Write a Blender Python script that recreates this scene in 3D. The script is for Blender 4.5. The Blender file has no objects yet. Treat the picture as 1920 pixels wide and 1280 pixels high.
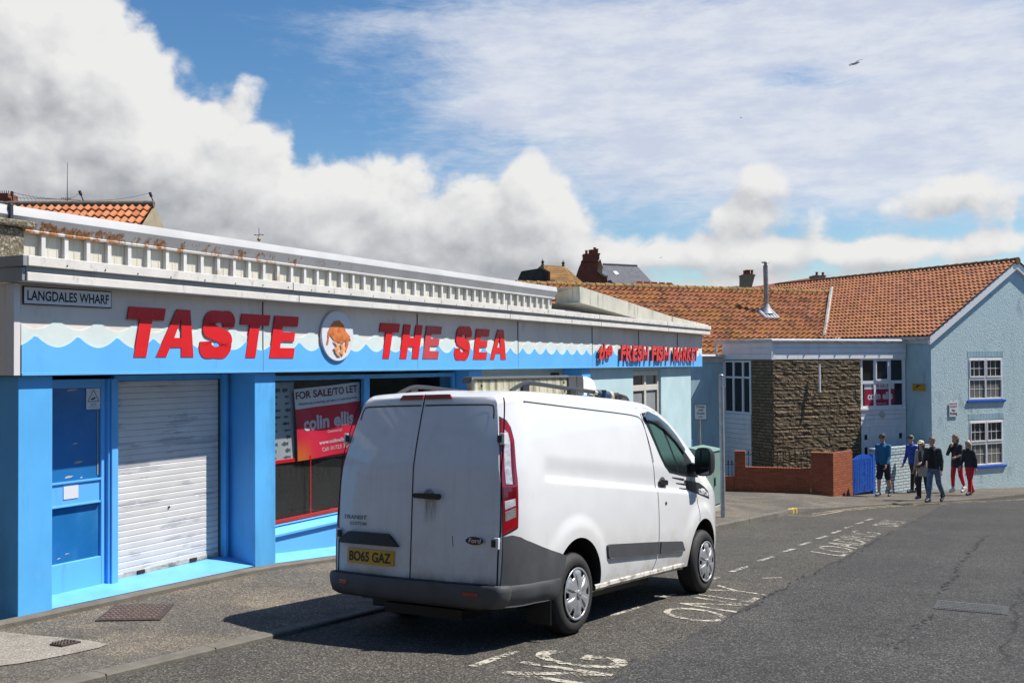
import bpy, bmesh, math, random
from mathutils import Vector, Matrix
random.seed(7)
S = bpy.context.scene
COL = S.collection
rad = math.radians

# ------------------------------------------------------------------ camera
CZ = 1.57
FPX, PIT, ROL = 1867.0, rad(.93), rad(.33)
_f = Vector((0, math.cos(PIT), math.sin(PIT))); _r0 = Vector((1, 0, 0)); _u0 = _r0.cross(_f)
_r = math.cos(ROL) * _r0 - math.sin(ROL) * _u0
_u = math.sin(ROL) * _r0 + math.cos(ROL) * _u0
cam = bpy.data.cameras.new('camera'); cam.lens = FPX / 1920 * 36; cam.sensor_width = 36; cam.sensor_fit = 'HORIZONTAL'
cam.clip_start = .05; cam.clip_end = 3000
camo = bpy.data.objects.new('camera', cam); COL.objects.link(camo)
camo.matrix_world = Matrix(((_r.x, _u.x, -_f.x, 0), (_r.y, _u.y, -_f.y, 0), (_r.z, _u.z, -_f.z, CZ), (0, 0, 0, 1)))
S.camera = camo

# ------------------------------------------------------------------ light
SUN = Vector((.547, .055, .833)).normalized()      # towards the sun
SUN_EL = math.asin(SUN.z); SUN_AZ = math.atan2(SUN.x, SUN.y)
sl = bpy.data.lights.new('sun', 'SUN'); sl.energy = 5.0; sl.angle = rad(.55); sl.color = (1, .955, .89)
so = bpy.data.objects.new('sun', sl); COL.objects.link(so)
so.rotation_euler = SUN.to_track_quat('Z', 'Y').to_euler(); so.location = (20, 0, 30)
S.view_settings.view_transform = 'Standard'; S.view_settings.look = 'None'
S.view_settings.exposure = .55; S.view_settings.gamma = 1


class NT:
    """tiny node-tree writer"""
    def __init__(s, tree): s.t = tree; s.n = tree.nodes; s.l = tree.links
    def put(s, typ, **kw):
        n = s.n.new(typ)
        for k, v in kw.items(): setattr(n, k, v)
        return n
    def con(s, v, sock):
        if isinstance(v, (int, float)):
            try: sock.default_value = v
            except Exception: sock.default_value = (v,) * len(sock.default_value)
        elif isinstance(v, (tuple, list, Vector)):
            v = tuple(v)
            if len(v) == 3 and len(sock.default_value) == 4: v = v + (1,)
            sock.default_value = v
        else: s.l.new(v, sock)
    def math(s, op, a, b=0, c=0, clamp=False):
        n = s.put('ShaderNodeMath', operation=op, use_clamp=clamp)
        s.con(a, n.inputs[0]); s.con(b, n.inputs[1]); s.con(c, n.inputs[2]); return n.outputs[0]
    def vmath(s, op, a, b=(0, 0, 0)):
        n = s.put('ShaderNodeVectorMath', operation=op); s.con(a, n.inputs[0]); s.con(b, n.inputs[1])
        return n.outputs[1] if op in ('LENGTH', 'DOT_PRODUCT', 'DISTANCE') else n.outputs[0]
    def noise(s, vec, scale, detail=4, rough=.55, dist=0):
        n = s.put('ShaderNodeTexNoise'); s.con(vec, n.inputs['Vector']); n.inputs['Scale'].default_value = scale
        n.inputs['Detail'].default_value = detail; n.inputs['Roughness'].default_value = rough; n.inputs['Distortion'].default_value = dist
        return n.outputs['Fac']
    def ss(s, v, a, b, lo=0, hi=1):
        n = s.put('ShaderNodeMapRange', interpolation_type='SMOOTHSTEP'); s.con(v, n.inputs[0])
        n.inputs[1].default_value = a; n.inputs[2].default_value = b; n.inputs[3].default_value = lo; n.inputs[4].default_value = hi
        return n.outputs[0]
    def mix(s, fac, a, b, blend='MIX'):
        n = s.put('ShaderNodeMix', data_type='RGBA', blend_type=blend); s.con(fac, n.inputs[0]); s.con(a, n.inputs[6]); s.con(b, n.inputs[7])
        return n.outputs[2]
    def ramp(s, fac, stops):
        n = s.put('ShaderNodeValToRGB'); s.con(fac, n.inputs[0]); e = n.color_ramp.elements
        while len(e) < len(stops): e.new(.5)
        for i, (p, c) in enumerate(stops): e[i].position = p; e[i].color = tuple(c) + (1,)
        return n.outputs[0]
    def scale(s, vec, sc):
        return s.vmath('MULTIPLY', vec, sc)
    def sep(s, vec):
        n = s.put('ShaderNodeSeparateXYZ'); s.con(vec, n.inputs[0]); return n.outputs
    def comb(s, x, y, z=0):
        n = s.put('ShaderNodeCombineXYZ'); s.con(x, n.inputs[0]); s.con(y, n.inputs[1]); s.con(z, n.inputs[2]); return n.outputs[0]


# ------------------------------------------------------------------ sky
W = bpy.data.worlds.new("World"); S.world = W; W.use_nodes = True
w = NT(W.node_tree); w.n.clear()
sky = w.put('ShaderNodeTexSky', sky_type='NISHITA'); sky.sun_disc = False
sky.sun_elevation = SUN_EL; sky.sun_rotation = SUN_AZ; sky.air_density = 1.0; sky.dust_density = .35; sky.ozone_density = 2.2
tc = w.put('ShaderNodeTexCoord').outputs['Generated']
dx, dy, dz = w.sep(tc)
AZ = w.math('ARCTAN2', dx, dy); EL = w.math('ARCSINE', dz)


def blobgroup(name, blobs, base, noises, puff=()):
    """scalar cloud field over azimuth / elevation (radians)"""
    g = bpy.data.node_groups.new(name, 'ShaderNodeTree')
    g.interface.new_socket('v', in_out='INPUT', socket_type='NodeSocketVector')
    g.interface.new_socket('f', in_out='OUTPUT', socket_type='NodeSocketFloat')
    q = NT(g); gi = q.put('NodeGroupInput').outputs[0]; go = q.put('NodeGroupOutput')
    tot = base
    for (px, py, rx, ry, wt) in blobs:
        az = math.atan((px - 960) / FPX); el = math.atan((672 - py) / FPX * math.cos(az))
        d = q.vmath('SUBTRACT', gi, (az, el, 0))
        d = q.scale(d, (FPX / rx, FPX / ry, 0))
        r2 = q.vmath('DOT_PRODUCT', d, d)
        tot = q.math('MULTIPLY_ADD', q.math('EXPONENT', q.math('MULTIPLY', r2, -1.0)), wt, tot)
    for (sc, stretch, detail, rough, dist, amp) in noises:
        n = q.noise(q.scale(gi, stretch), sc, detail, rough, dist)
        tot = q.math('MULTIPLY_ADD', q.math('SUBTRACT', n, .5), amp, tot)
    if puff:
        wv = q.put('ShaderNodeTexNoise'); q.con(gi, wv.inputs['Vector']); wv.inputs['Scale'].default_value = 16; wv.inputs['Detail'].default_value = 4
        wp = q.vmath('ADD', gi, q.scale(q.vmath('SUBTRACT', wv.outputs['Color'], (.5, .5, .5)), (.05, .05, 0)))
        for sc, amp in puff:
            vo = q.put('ShaderNodeTexVoronoi', feature='F1'); q.con(q.scale(wp, (1, 1.15, 1)), vo.inputs['Vector']); vo.inputs['Scale'].default_value = sc
            tot = q.math('MULTIPLY_ADD', q.math('SUBTRACT', .45, vo.outputs['Distance']), amp, tot)
    q.con(tot, go.inputs[0]); return g


CUM = blobgroup('cumulus_field', [
    (120, 150, 230, 150, .95), (20, 30, 220, 160, .8), (290, 230, 130, 70, .36), (240, 130, 100, 70, .22), (500, 160, 90, 40, .24), (420, 150, 60, 60, .14),
    (90, 350, 420, 90, .85), (440, 250, 120, 40, .45), (330, 300, 170, 60, .4),
    (520, 390, 250, 90, .8), (860, 390, 260, 85, .85), (1010, 400, 140, 90, .45), (690, 330, 120, 45, .3), (985, 315, 50, 40, .35), (700, 470, 600, 50, .6), (820, 300, 60, 35, .3),
    (1440, 335, 70, 42, .75), (1470, 415, 130, 34, .55), (1380, 370, 60, 40, .3), (1720, 370, 90, 30, .45), (1850, 355, 120, 38, .75), (1800, 400, 200, 30, .3),
    (1350, 480, 500, 26, .5), (1750, 470, 350, 26, .5), (1200, 440, 120, 30, .3), (600, 560, 700, 70, .8), (1350, 545, 700, 36, .55)],
    .0, [(6, (1, 1.3, 1), 5, .6, .2, .9), (24, (1, 1.2, 1), 6, .68, .3, .55)], ((8, .62), (20, .50), (47, .26)))
SHD = blobgroup('cloud_shade', [(60, 330, 330, 60, .40), (330, 340, 160, 40, .3), (60, 190, 150, 60, .25), (200, 420, 300, 60, .35), (620, 455, 330, 60, .62), (860, 480, 220, 40, .6), (1000, 470, 130, 40, .3), (1450, 385, 60, 22, .45), (1465, 432, 80, 18, .4), (1830, 385, 120, 20, .35), (1680, 110, 110, 40, .3), (1350, 500, 500, 20, .2)],
    .0, [(8, (1, 1.6, 1), 6, .62, .3, .75), (30, (1, 1.3, 1), 4, .6, .3, .22)])
VEIL = blobgroup('veil_field', [
    (1060, 70, 360, 120, .62), (1250, 250, 420, 110, .55), (1150, 150, 260, 120, .4), (1560, 330, 600, 90, .45), (1800, 200, 330, 200, .45), (700, 40, 200, 30, .22), (950, 215, 160, 50, .25),
    (1450, 60, 260, 90, .3), (1680, 60, 260, 90, .45), (1760, 220, 320, 90, .35), (1200, 400, 300, 30, .3), (1640, 165, 110, 30, -.34), (1500, 140, 110, 32, -.42), (1010, 265, 150, 26, -.28), (1180, 395, 200, 22, -.25)],
    .0, [(4, (1, 2.6, 1), 6, .64, .7, .85), (18, (1, 4.2, 1), 6, .72, .5, .62)])


def field(g, vec):
    n = w.put('ShaderNodeGroup'); n.node_tree = g; w.con(vec, n.inputs[0]); return n.outputs[0]


rotv = w.comb(w.math('ADD', AZ, w.math('MULTIPLY', EL, -.0)), EL, 0)
P0 = w.comb(AZ, EL, 0)
F0 = field(CUM, P0); F1 = field(CUM, w.vmath('ADD', P0, (.012, .020, 0))); D0 = field(SHD, P0)
V0 = field(VEIL, rotv)
cden = w.ss(F0, .36, .70); vden = w.math('MULTIPLY', w.ss(V0, .12, .84), .92)
edge = w.math('MULTIPLY', w.math('SUBTRACT', F0, F1), .75)
soft = w.math('ADD', w.math('SUBTRACT', .74, w.math('MULTIPLY', D0, .47)), edge)
ccol = w.ramp(soft, [(.10, (.265, .275, .298)), (.42, (.375, .383, .40)), (.72, (.495, .497, .503)), (1.0, (.58, .578, .575))])
vcol = w.mix(w.ss(w.noise(w.scale(P0, (1, 3, 1)), 12, 8, .65), .35, .65), (.42, .455, .54), (.53, .55, .59))
bsky = w.put('ShaderNodeBackground'); bsky.inputs[1].default_value = .083
hs = w.put('ShaderNodeHueSaturation'); hs.inputs['Saturation'].default_value = 1.27; hs.inputs['Value'].default_value = 1.0
w.con(sky.outputs[0], hs.inputs['Color']); w.con(hs.outputs[0], bsky.inputs[0])
bveil = w.put('ShaderNodeBackground'); w.con(vcol, bveil.inputs[0]); bveil.inputs[1].default_value = 1.0
bcum = w.put('ShaderNodeBackground'); w.con(ccol, bcum.inputs[0]); bcum.inputs[1].default_value = 1.0
m1 = w.put('ShaderNodeMixShader'); w.con(vden, m1.inputs[0]); w.con(bsky.outputs[0], m1.inputs[1]); w.con(bveil.outputs[0], m1.inputs[2])
m2 = w.put('ShaderNodeMixShader'); w.con(cden, m2.inputs[0]); w.con(m1.outputs[0], m2.inputs[1]); w.con(bcum.outputs[0], m2.inputs[2])
wo = w.put('ShaderNodeOutputWorld'); w.con(m2.outputs[0], wo.inputs[0])

# ------------------------------------------------------------------ terrain and sight lines used to survey the place


def g(x, y):
    """height of the sloping road at x, y"""
    yy = max(-12, min(y, 25)); z = -.089 * yy
    if y > 25: z -= .075 * min(y - 25, 25)
    return z - .0125 * max(-30, min(x, 30))


def ray(px, py):
    v = (px - 960) / FPX * _r - (py - 640) / FPX * _u + _f
    return v / v.y


def at(px, py, Y):
    v = ray(px, py) * Y
    return Vector((v.x, v.y, v.z + CZ))


def gp(px, py, dz=0.):
    """the point of the road (raised by dz) seen along a sight line"""
    v = ray(px, py); lo, hi = 1., 90.
    for _ in range(60):
        Y = (lo + hi) / 2
        if v.z * Y + CZ > g(v.x * Y, Y) + dz: lo = Y
        else: hi = Y
    return Vector((v.x * Y, Y, g(v.x * Y, Y) + dz))


# ------------------------------------------------------------------ object helpers
def link(o, parent=None):
    COL.objects.link(o)
    if parent: o.parent = parent
    return o


def tag(o, label=None, cat=None, group=None, kind=None):
    if label: o['label'] = label
    if cat: o['category'] = cat
    if group: o['group'] = group
    if kind: o['kind'] = kind
    return o


def empty(name, loc=(0, 0, 0), rz=0, label=None, cat=None, group=None, mat=None):
    o = bpy.data.objects.new(name, None); o.empty_display_size = .2; COL.objects.link(o)
    if mat is not None: o.matrix_world = mat
    else: o.location = loc; o.rotation_euler = (0, 0, rz)
    return tag(o, label, cat, group)


class MB:
    """collects shapes in one mesh"""
    def __init__(s, warp=None): s.v = []; s.f = []; s.mi = []; s.warp = warp; s.uv = {}
    def vert(s, p):
        p = Vector(p)
        if s.warp: p = s.warp(p)
        s.v.append(p); return len(s.v) - 1
    def face(s, ids, mi=0, uv=None):
        s.f.append(tuple(ids)); s.mi.append(mi)
        if uv: s.uv[len(s.f) - 1] = uv
    def poly(s, pts, mi=0, uv=None): s.face([s.vert(p) for p in pts], mi, uv)
    def box(s, x0, x1, y0, y1, z0, z1, mi=0):
        i = [s.vert(p) for p in ((x0, y0, z0), (x1, y0, z0), (x1, y1, z0), (x0, y1, z0), (x0, y0, z1), (x1, y0, z1), (x1, y1, z1), (x0, y1, z1))]
        for q in ((0, 3, 2, 1), (4, 5, 6, 7), (0, 1, 5, 4), (1, 2, 6, 5), (2, 3, 7, 6), (3, 0, 4, 7)): s.face([i[k] for k in q], mi)
    def hexa(s, p, mi=0):
        """eight corners: bottom loop then top loop"""
        i = [s.vert(q) for q in p]
        for q in ((0, 3, 2, 1), (4, 5, 6, 7), (0, 1, 5, 4), (1, 2, 6, 5), (2, 3, 7, 6), (3, 0, 4, 7)): s.face([i[k] for k in q], mi)
    def prism(s, pts, d, mi=0):
        """planar outline pushed along vector d"""
        d = Vector(d); n = len(pts)
        a = [s.vert(p) for p in pts]; b = [s.vert(Vector(p) + d) for p in pts]
        s.face(a[::-1], mi); s.face(b, mi)
        for k in range(n): s.face((a[k], a[(k + 1) % n], b[(k + 1) % n], b[k]), mi)
    def grid(s, rows, mi=0, closed=False, uv=None):
        ids = [[s.vert(p) for p in r] for r in rows]
        for a in range(len(ids) - 1):
            n = len(ids[a])
            for b in range(n if closed else n - 1):
                c = (b + 1) % n
                s.face((ids[a][b], ids[a][c], ids[a + 1][c], ids[a + 1][b]), mi,
                       [(b, -a), (b + 1, -a), (b + 1, -a - 1), (b, -a - 1)] if uv == 'ij' else None)
        return ids
    def tube(s, pts, r, n=8, mi=0, cap=True):
        pts = [Vector(p) for p in pts]; rings = []
        rr = r if isinstance(r, (list, tuple)) else [r] * len(pts)
        for k, p in enumerate(pts):
            t = (pts[min(k + 1, len(pts) - 1)] - pts[max(k - 1, 0)]).normalized()
            a = t.orthogonal().normalized() if k == 0 else (a - t * a.dot(t)).normalized()
            b = t.cross(a)
            rings.append([p + rr[k] * (math.cos(2 * math.pi * j / n) * a + math.sin(2 * math.pi * j / n) * b) for j in range(n)])
        ids = s.grid(rings, mi, True)
        if cap: s.face(ids[0][::-1], mi); s.face(ids[-1], mi)
    def lathe(s, prof, org, axis, n=32, mi=0):
        axis = Vector(axis).normalized(); a = axis.orthogonal().normalized(); b = axis.cross(a); org = Vector(org)
        s.grid([[org + axis * h + r * (math.cos(2 * math.pi * j / n) * a + math.sin(2 * math.pi * j / n) * b) for j in range(n)] for (r, h) in prof], mi, True)
    def ball(s, c, rx, ry=None, rz=None, n=12, mi=0):
        ry = ry or rx; rz = rz or rx; c = Vector(c)
        s.grid([[c + Vector((rx * math.sin(math.pi * k / n) * math.cos(2 * math.pi * j / (2 * n)), ry * math.sin(math.pi * k / n) * math.sin(2 * math.pi * j / (2 * n)), -rz * math.cos(math.pi * k / n))) for j in range(2 * n)] for k in range(n + 1)], mi, True)
    def build(s, name, mats, parent=None, smooth=False, bevel=0, weld=False, angle=40, recalc=True):
        me = bpy.data.meshes.new(name); me.from_pydata([tuple(v) for v in s.v], [], s.f)
        if not isinstance(mats, (list, tuple)): mats = [mats]
        for m in mats: me.materials.append(m)
        for p, k in zip(me.polygons, s.mi): p.material_index = k
        ul = me.uv_layers.new(name='UVMap')
        for p in me.polygons:
            if p.index in s.uv:
                for li, c in zip(p.loop_indices, s.uv[p.index]): ul.data[li].uv = c
            else:
                n = p.normal
                for li, vi in zip(p.loop_indices, p.vertices):
                    c = me.vertices[vi].co
                    if abs(n.z) > .75: ul.data[li].uv = (c.x, c.y)
                    else:
                        h = math.hypot(n.x, n.y) or 1; ul.data[li].uv = ((-n.y * c.x + n.x * c.y) / h, c.z)
        if weld or recalc:
            bm = bmesh.new(); bm.from_mesh(me)
            if weld: bmesh.ops.remove_doubles(bm, verts=bm.verts, dist=.0004)
            if recalc: bmesh.ops.recalc_face_normals(bm, faces=bm.faces)
            bm.to_mesh(me); bm.free()
        if smooth:
            for p in me.polygons: p.use_smooth = True
            try: me.set_sharp_from_angle(angle=rad(angle))
            except Exception: pass
        o = bpy.data.objects.new(name, me); link(o, parent)
        if bevel:
            md = o.modifiers.new('bevel', 'BEVEL'); md.width = bevel; md.segments = 2; md.limit_method = 'ANGLE'
        return o


_glyph = {}


def glyphs(body, bold=0., res=4):
    """flat letter mesh: list of 2-D points and faces"""
    key = (body, bold)
    if key in _glyph: return _glyph[key]
    c = bpy.data.curves.new('t', 'FONT'); c.body = body; c.offset = bold; c.resolution_u = res; c.fill_mode = 'FRONT'; c.align_x = 'LEFT'
    o = bpy.data.objects.new('t', c); COL.objects.link(o)
    dg = bpy.context.evaluated_depsgraph_get(); me = bpy.data.meshes.new_from_object(o.evaluated_get(dg))
    v = [(p.co.x, p.co.y) for p in me.vertices]; f = [tuple(p.vertices) for p in me.polygons]
    bpy.data.objects.remove(o); bpy.data.curves.remove(c); bpy.data.meshes.remove(me)
    _glyph[key] = (v, f); return v, f


def text(mb, body, fn, wd, ht=None, bold=0., shear=0., mi=0, lowbase=False):
    """adds lettering: the word fills wd x ht (cap height), fn maps (u, v) to a point"""
    v, f = glyphs(body, bold)
    if not v: return
    x0 = min(p[0] for p in v); x1 = max(p[0] for p in v)
    y0 = 0 if lowbase else min(p[1] for p in v); y1 = max(p[1] for p in v)
    sx = wd / (x1 - x0); sy = (ht / (y1 - y0)) if ht else sx
    base = len(mb.v)
    for (x, y) in v:
        uu, vv = (x - x0) * sx, (y - y0) * sy
        mb.vert(fn(uu + shear * vv, vv))
    for q in f: mb.face([base + k for k in q], mi)


def thicken(mb, d):
    """gives every face of a flat mesh a back and sides"""
    d = Vector(d); n = len(mb.v); fs = list(mb.f); ms = list(mb.mi)
    for k in range(n): mb.v.append(mb.v[k] + d)
    cnt = {}
    for q in fs:
        for a, b in zip(q, q[1:] + q[:1]): cnt[(a, b)] = 1
    for q, m in zip(fs, ms):
        mb.face([k + n for k in q][::-1], m)
        for a, b in zip(q, q[1:] + q[:1]):
            if (b, a) not in cnt: mb.face((a, b, b + n, a + n)[::-1], m)

# ------------------------------------------------------------------ materials
def newmat(name):
    m = bpy.data.materials.new(name); m.use_nodes = True; q = NT(m.node_tree); b = q.n['Principled BSDF']
    return m, q, b


def pos(q): return q.put('ShaderNodeNewGeometry').outputs['Position']


def uvn(q): return q.put('ShaderNodeTexCoord').outputs['UV']


def bump(q, b, h, strength=.3, dist=.01):
    n = q.put('ShaderNodeBump'); n.inputs['Strength'].default_value = strength; n.inputs['Distance'].default_value = dist
    q.con(h, n.inputs['Height']); q.con(n.outputs[0], b.inputs['Normal'])


def mat(name, col, rough=.6, var=.10, vs=2.5, metal=0, bmp=0, bs=60, dirt=None, damt=.5, dsc=(6, 6, .8), dlo=.5, dhi=.75, coat=0, spec=.5):
    """painted or plain surface with tonal drift, optional vertical grime streaks and relief"""
    m, q, b = newmat(name); p = pos(q)
    n = q.noise(p, vs, 6, .6)
    c = q.mix(q.ss(n, .3, .7), tuple(x * (1 - var) for x in col), tuple(min(1, x * (1 + var)) for x in col))
    if dirt:
        d = q.noise(q.scale(p, dsc), 1.0, 7, .65)
        c = q.mix(q.math('MULTIPLY', q.ss(d, dlo, dhi), damt), c, dirt)
    q.con(c, b.inputs['Base Color']); b.inputs['Metallic'].default_value = metal
    r = q.math('MULTIPLY_ADD', q.noise(p, vs * 3.1, 4), .2, rough - .1)
    q.con(r, b.inputs['Roughness']); b.inputs['Coat Weight'].default_value = coat; b.inputs['Specular IOR Level'].default_value = spec
    b.inputs['Coat Roughness'].default_value = .06
    if bmp: bump(q, b, q.noise(p, bs, 5, .6), bmp, .012)
    return m


def glass(name, tint=(.02, .025, .025), see=.0, rough=.02):
    m, q, b = newmat(name); q.con(tint, b.inputs['Base Color']); b.inputs['Roughness'].default_value = rough
    b.inputs['Specular IOR Level'].default_value = .6
    if see:
        t = q.put('ShaderNodeBsdfTransparent'); t.inputs[0].default_value = (.93, .96, .95, 1)
        gl = q.put('ShaderNodeBsdfGlossy'); gl.inputs['Roughness'].default_value = rough
        ge = q.put('ShaderNodeNewGeometry'); cs = q.math('ABSOLUTE', q.vmath('DOT_PRODUCT', ge.outputs['Incoming'], ge.outputs['Normal']))
        fr = q.math('MULTIPLY_ADD', q.math('POWER', q.math('SUBTRACT', 1, cs), 5), .95, .045)
        mx = q.put('ShaderNodeMixShader'); q.con(q.math('MULTIPLY_ADD', fr, 1.5, .06, clamp=True), mx.inputs[0])
        q.con(t.outputs[0], mx.inputs[1]); q.con(gl.outputs[0], mx.inputs[2])
        q.con(mx.outputs[0], q.n['Material Output'].inputs[0])
    return m


def speckle(name, cols, scale, extra=None, rough=.9, bmp=.5):
    """asphalt-like aggregate: stones of several tones in a binder"""
    m, q, b = newmat(name); p = pos(q)
    v = q.put('ShaderNodeTexVoronoi'); q.con(p, v.inputs['Vector']); v.inputs['Scale'].default_value = scale
    rnd = q.sep(v.outputs['Color'])[0]
    c = q.ramp(rnd, [(0, cols[0]), (.55, cols[1]), (.86, cols[2]), (1, cols[3])])
    big = q.noise(p, .55, 7, .62); mid = q.noise(p, 4.0, 6, .6)
    c = q.mix(q.ss(big, .35, .7), c, q.mix(1, c, (1.25, 1.24, 1.22), 'MULTIPLY'))
    c = q.mix(q.ss(mid, .45, .75), c, q.mix(1, c, (.78, .78, .78), 'MULTIPLY'))
    if extra: c = extra(q, p, c)
    q.con(c, b.inputs['Base Color']); b.inputs['Roughness'].default_value = rough
    b.inputs['Specular IOR Level'].default_value = .25
    bump(q, b, q.math('ADD', v.outputs['Distance'], q.math('MULTIPLY', q.noise(p, scale * .35, 3), .8)), bmp, .006)
    return m


def bricks(name, c1, c2, mortar, bw=.225, bh=.075, ms=.01, rough=.85, bmp=.6, rnd=.5, off=.5, noisy=.15, patch=None):
    m, q, b = newmat(name); u = uvn(q)
    t = q.put('ShaderNodeTexBrick'); t.offset = off
    wob = q.scale(q.vmath('SUBTRACT', q.put('ShaderNodeTexNoise').outputs['Color'], (.5, .5, .5)), (.0, .0, 0))
    q.con(u, t.inputs['Vector']); t.inputs['Scale'].default_value = 1
    t.inputs['Brick Width'].default_value = bw; t.inputs['Row Height'].default_value = bh; t.inputs['Mortar Size'].default_value = ms
    t.inputs['Mortar Smooth'].default_value = .3; t.inputs['Bias'].default_value = 0
    q.con(c1, t.inputs['Color1']); q.con(c2, t.inputs['Color2']); q.con(mortar, t.inputs['Mortar'])
    n = q.noise(pos(q), 9, 6, .65)
    c = q.mix(q.ss(n, .3, .75), t.outputs['Color'], q.mix(1, t.outputs['Color'], (1 - noisy * 2, 1 - noisy * 2, 1 - noisy * 2), 'MULTIPLY'))
    if patch: c = q.mix(q.math('MULTIPLY', q.ss(q.noise(pos(q), 1.4, 5), .45, .7), .6), c, patch)
    q.con(c, b.inputs['Base Color']); b.inputs['Roughness'].default_value = rough; b.inputs['Specular IOR Level'].default_value = .25
    h = q.math('ADD', q.math('SUBTRACT', 1, t.outputs['Fac']), q.math('MULTIPLY', q.noise(pos(q), 30, 5), .5))
    bump(q, b, h, bmp, .02); return m


def tilemat(name, cols, lichen=(.36, .17, .035), dark=(.05, .035, .025), lam=.55, dam=.5):
    """clay tiles: one tone per tile (uv counts tiles), lichen and soot in patches"""
    m, q, b = newmat(name); u = uvn(q); p = pos(q)
    fl = q.vmath('FLOOR', u)
    wn = q.put('ShaderNodeTexWhiteNoise', noise_dimensions='2D'); q.con(fl, wn.inputs['Vector'])
    c = q.ramp(wn.outputs['Value'], [(0, cols[0]), (.4, cols[1]), (.75, cols[2]), (1, cols[3])])
    c = q.mix(q.math('MULTIPLY', q.ss(q.math('ADD', q.noise(p, .55, 6, .7), q.math('MULTIPLY', q.noise(p, 7, 4), .25)), .58, .76), lam), c, lichen)
    wn2 = q.put('ShaderNodeTexWhiteNoise', noise_dimensions='2D'); q.con(q.vmath('ADD', fl, (37.3, 11.1, 0)), wn2.inputs['Vector'])
    c = q.mix(q.math('MULTIPLY', q.math('GREATER_THAN', q.math('ADD', wn2.outputs['Value'], q.math('MULTIPLY', q.noise(p, .5, 4), .6)), 1.13), dam), c, dark)
    c = q.mix(q.math('MULTIPLY', q.ss(q.noise(p, 22, 6, .7), .45, .8), .35), c, dark)
    q.con(c, b.inputs['Base Color']); b.inputs['Roughness'].default_value = .85; b.inputs['Specular IOR Level'].default_value = .25
    bump(q, b, q.noise(p, 70, 4), .25, .01); return m


# white paintwork of the shop
WHITE = mat('white_paint', (.68, .61, .545), .55, .07, 1.2, dirt=(.22, .21, .17), damt=.55, dsc=(5, 5, 1.6), dlo=.52, dhi=.8, bmp=.08, bs=25)
WHITE2 = mat('weathered_white_board', (.66, .625, .57), .6, .08, 3, dirt=(.13, .13, .10), damt=.75, dsc=(9, 9, 5), dlo=.56, dhi=.78, bmp=.15, bs=40)
GREYW = mat('grey_flashing', (.33, .335, .34), .45, .12, 2, metal=.3, dirt=(.2, .2, .19), damt=.4)
CREAM = mat('cream_sheet', (.60, .575, .48), .55, .06, 4, dirt=(.30, .25, .15), damt=.45, dsc=(14, 14, 2))
MINT = mat('pale_mint_paint', (.62, .69, .66), .5, .06, 3, dirt=(.35, .33, .28), damt=.4, dsc=(8, 8, 2), dlo=.58, dhi=.8)
def blue_paint(name, col):
    """chalky seaside paint: faded patches, runs of grime, chips"""
    m, q, b = newmat(name); p = pos(q)
    c = q.mix(q.ss(q.noise(p, 1.1, 6, .6), .3, .72), tuple(x * .9 for x in col), tuple(min(.95, x * 1.07) for x in col))
    c = q.mix(q.math('MULTIPLY', q.ss(q.noise(q.scale(p, (2.4, 2.4, .7)), 1, 7, .65), .50, .78), .6), c, (.045, .20, .36))
    c = q.mix(q.math('MULTIPLY', q.ss(q.noise(q.scale(p, (17, 17, 1.0)), 1, 6, .7), .57, .76), .35), c, (.10, .22, .30))
    c = q.mix(q.math('MULTIPLY', q.ss(q.noise(q.scale(p, (7, 7, 5)), 1, 8, .75), .62, .70), .5), c, (.22, .45, .66))
    c = q.mix(q.math('GREATER_THAN', q.noise(p, 13, 6, .72), .745), c, (.38, .42, .44))
    q.con(c, b.inputs['Base Color']); q.con(q.math('MULTIPLY_ADD', q.noise(p, 5, 4), .3, .33), b.inputs['Roughness']); b.inputs['Specular IOR Level'].default_value = .4
    bump(q, b, q.math('ADD', q.noise(p, 6, 5), q.math('MULTIPLY', q.noise(p, 45, 3), .2)), .10, .012); return m


BLUE = blue_paint('sky_blue_paint', (.10, .415, .80))
BLUEF = mat('sky_blue_board', (.12, .43, .82), .45, .05, 1.2, dirt=(.09, .22, .42), damt=.4, dsc=(7, 7, 1.2), dlo=.56, dhi=.8)
BLUEG = mat('blue_floor_paint', (.13, .40, .76), .5, .08, 3, dirt=(.24, .33, .40), damt=.5, dsc=(4, 4, 4), dlo=.58, dhi=.75, bmp=.08)
DBLUE = mat('deep_blue_panel', (.015, .14, .36), .14, .15, 1.0, dirt=(.05, .20, .40), damt=.5, dsc=(4, 4, 3), dlo=.48, dhi=.75)
PALEB = mat('pale_blue_render', (.44, .585, .61), .85, .06, 2, bmp=.35, bs=45)
RED = mat('red_sign_face', (.66, .018, .022), .3, .06, 1.5)
REDD = mat('faded_red_sign_face', (.52, .06, .07), .35, .06, 2)
REDK = mat('dark_red_edge', (.22, .008, .010), .5)
SHUT = mat('shutter_slats', (.60, .585, .56), .45, .05, 3, dirt=(.34, .34, .36), damt=.6, dsc=(1.7, 1.7, 9), dlo=.56, dhi=.61)
KERB = mat('concrete_kerb', (.125, .113, .092), .9, .18, 5, bmp=.5, bs=60, dirt=(.10, .09, .075), damt=.6, dsc=(6, 6, 6), dlo=.5, dhi=.7)
PEBBLE = speckle('pebbledash', [(.10, .085, .06), (.17, .145, .10), (.24, .21, .15), (.38, .34, .27)], 55, bmp=.7)
CONC = mat('pale_concrete', (.36, .34, .30), .9, .15, 4, bmp=.4, bs=70)
DARK = mat('dark_interior', (.018, .018, .018), .9)
BLACK = mat('black_plastic', (.012, .012, .013), .45, .1)
STEEL = mat('galvanised_steel', (.36, .37, .385), .5, .16, 9, metal=.55)
PLATE = mat('sign_plate_white', (.66, .66, .68), .35, .03)
INK = mat('black_lettering', (.012, .012, .014), .5)
PANE = glass('shop_glass', see=.9)
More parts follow.
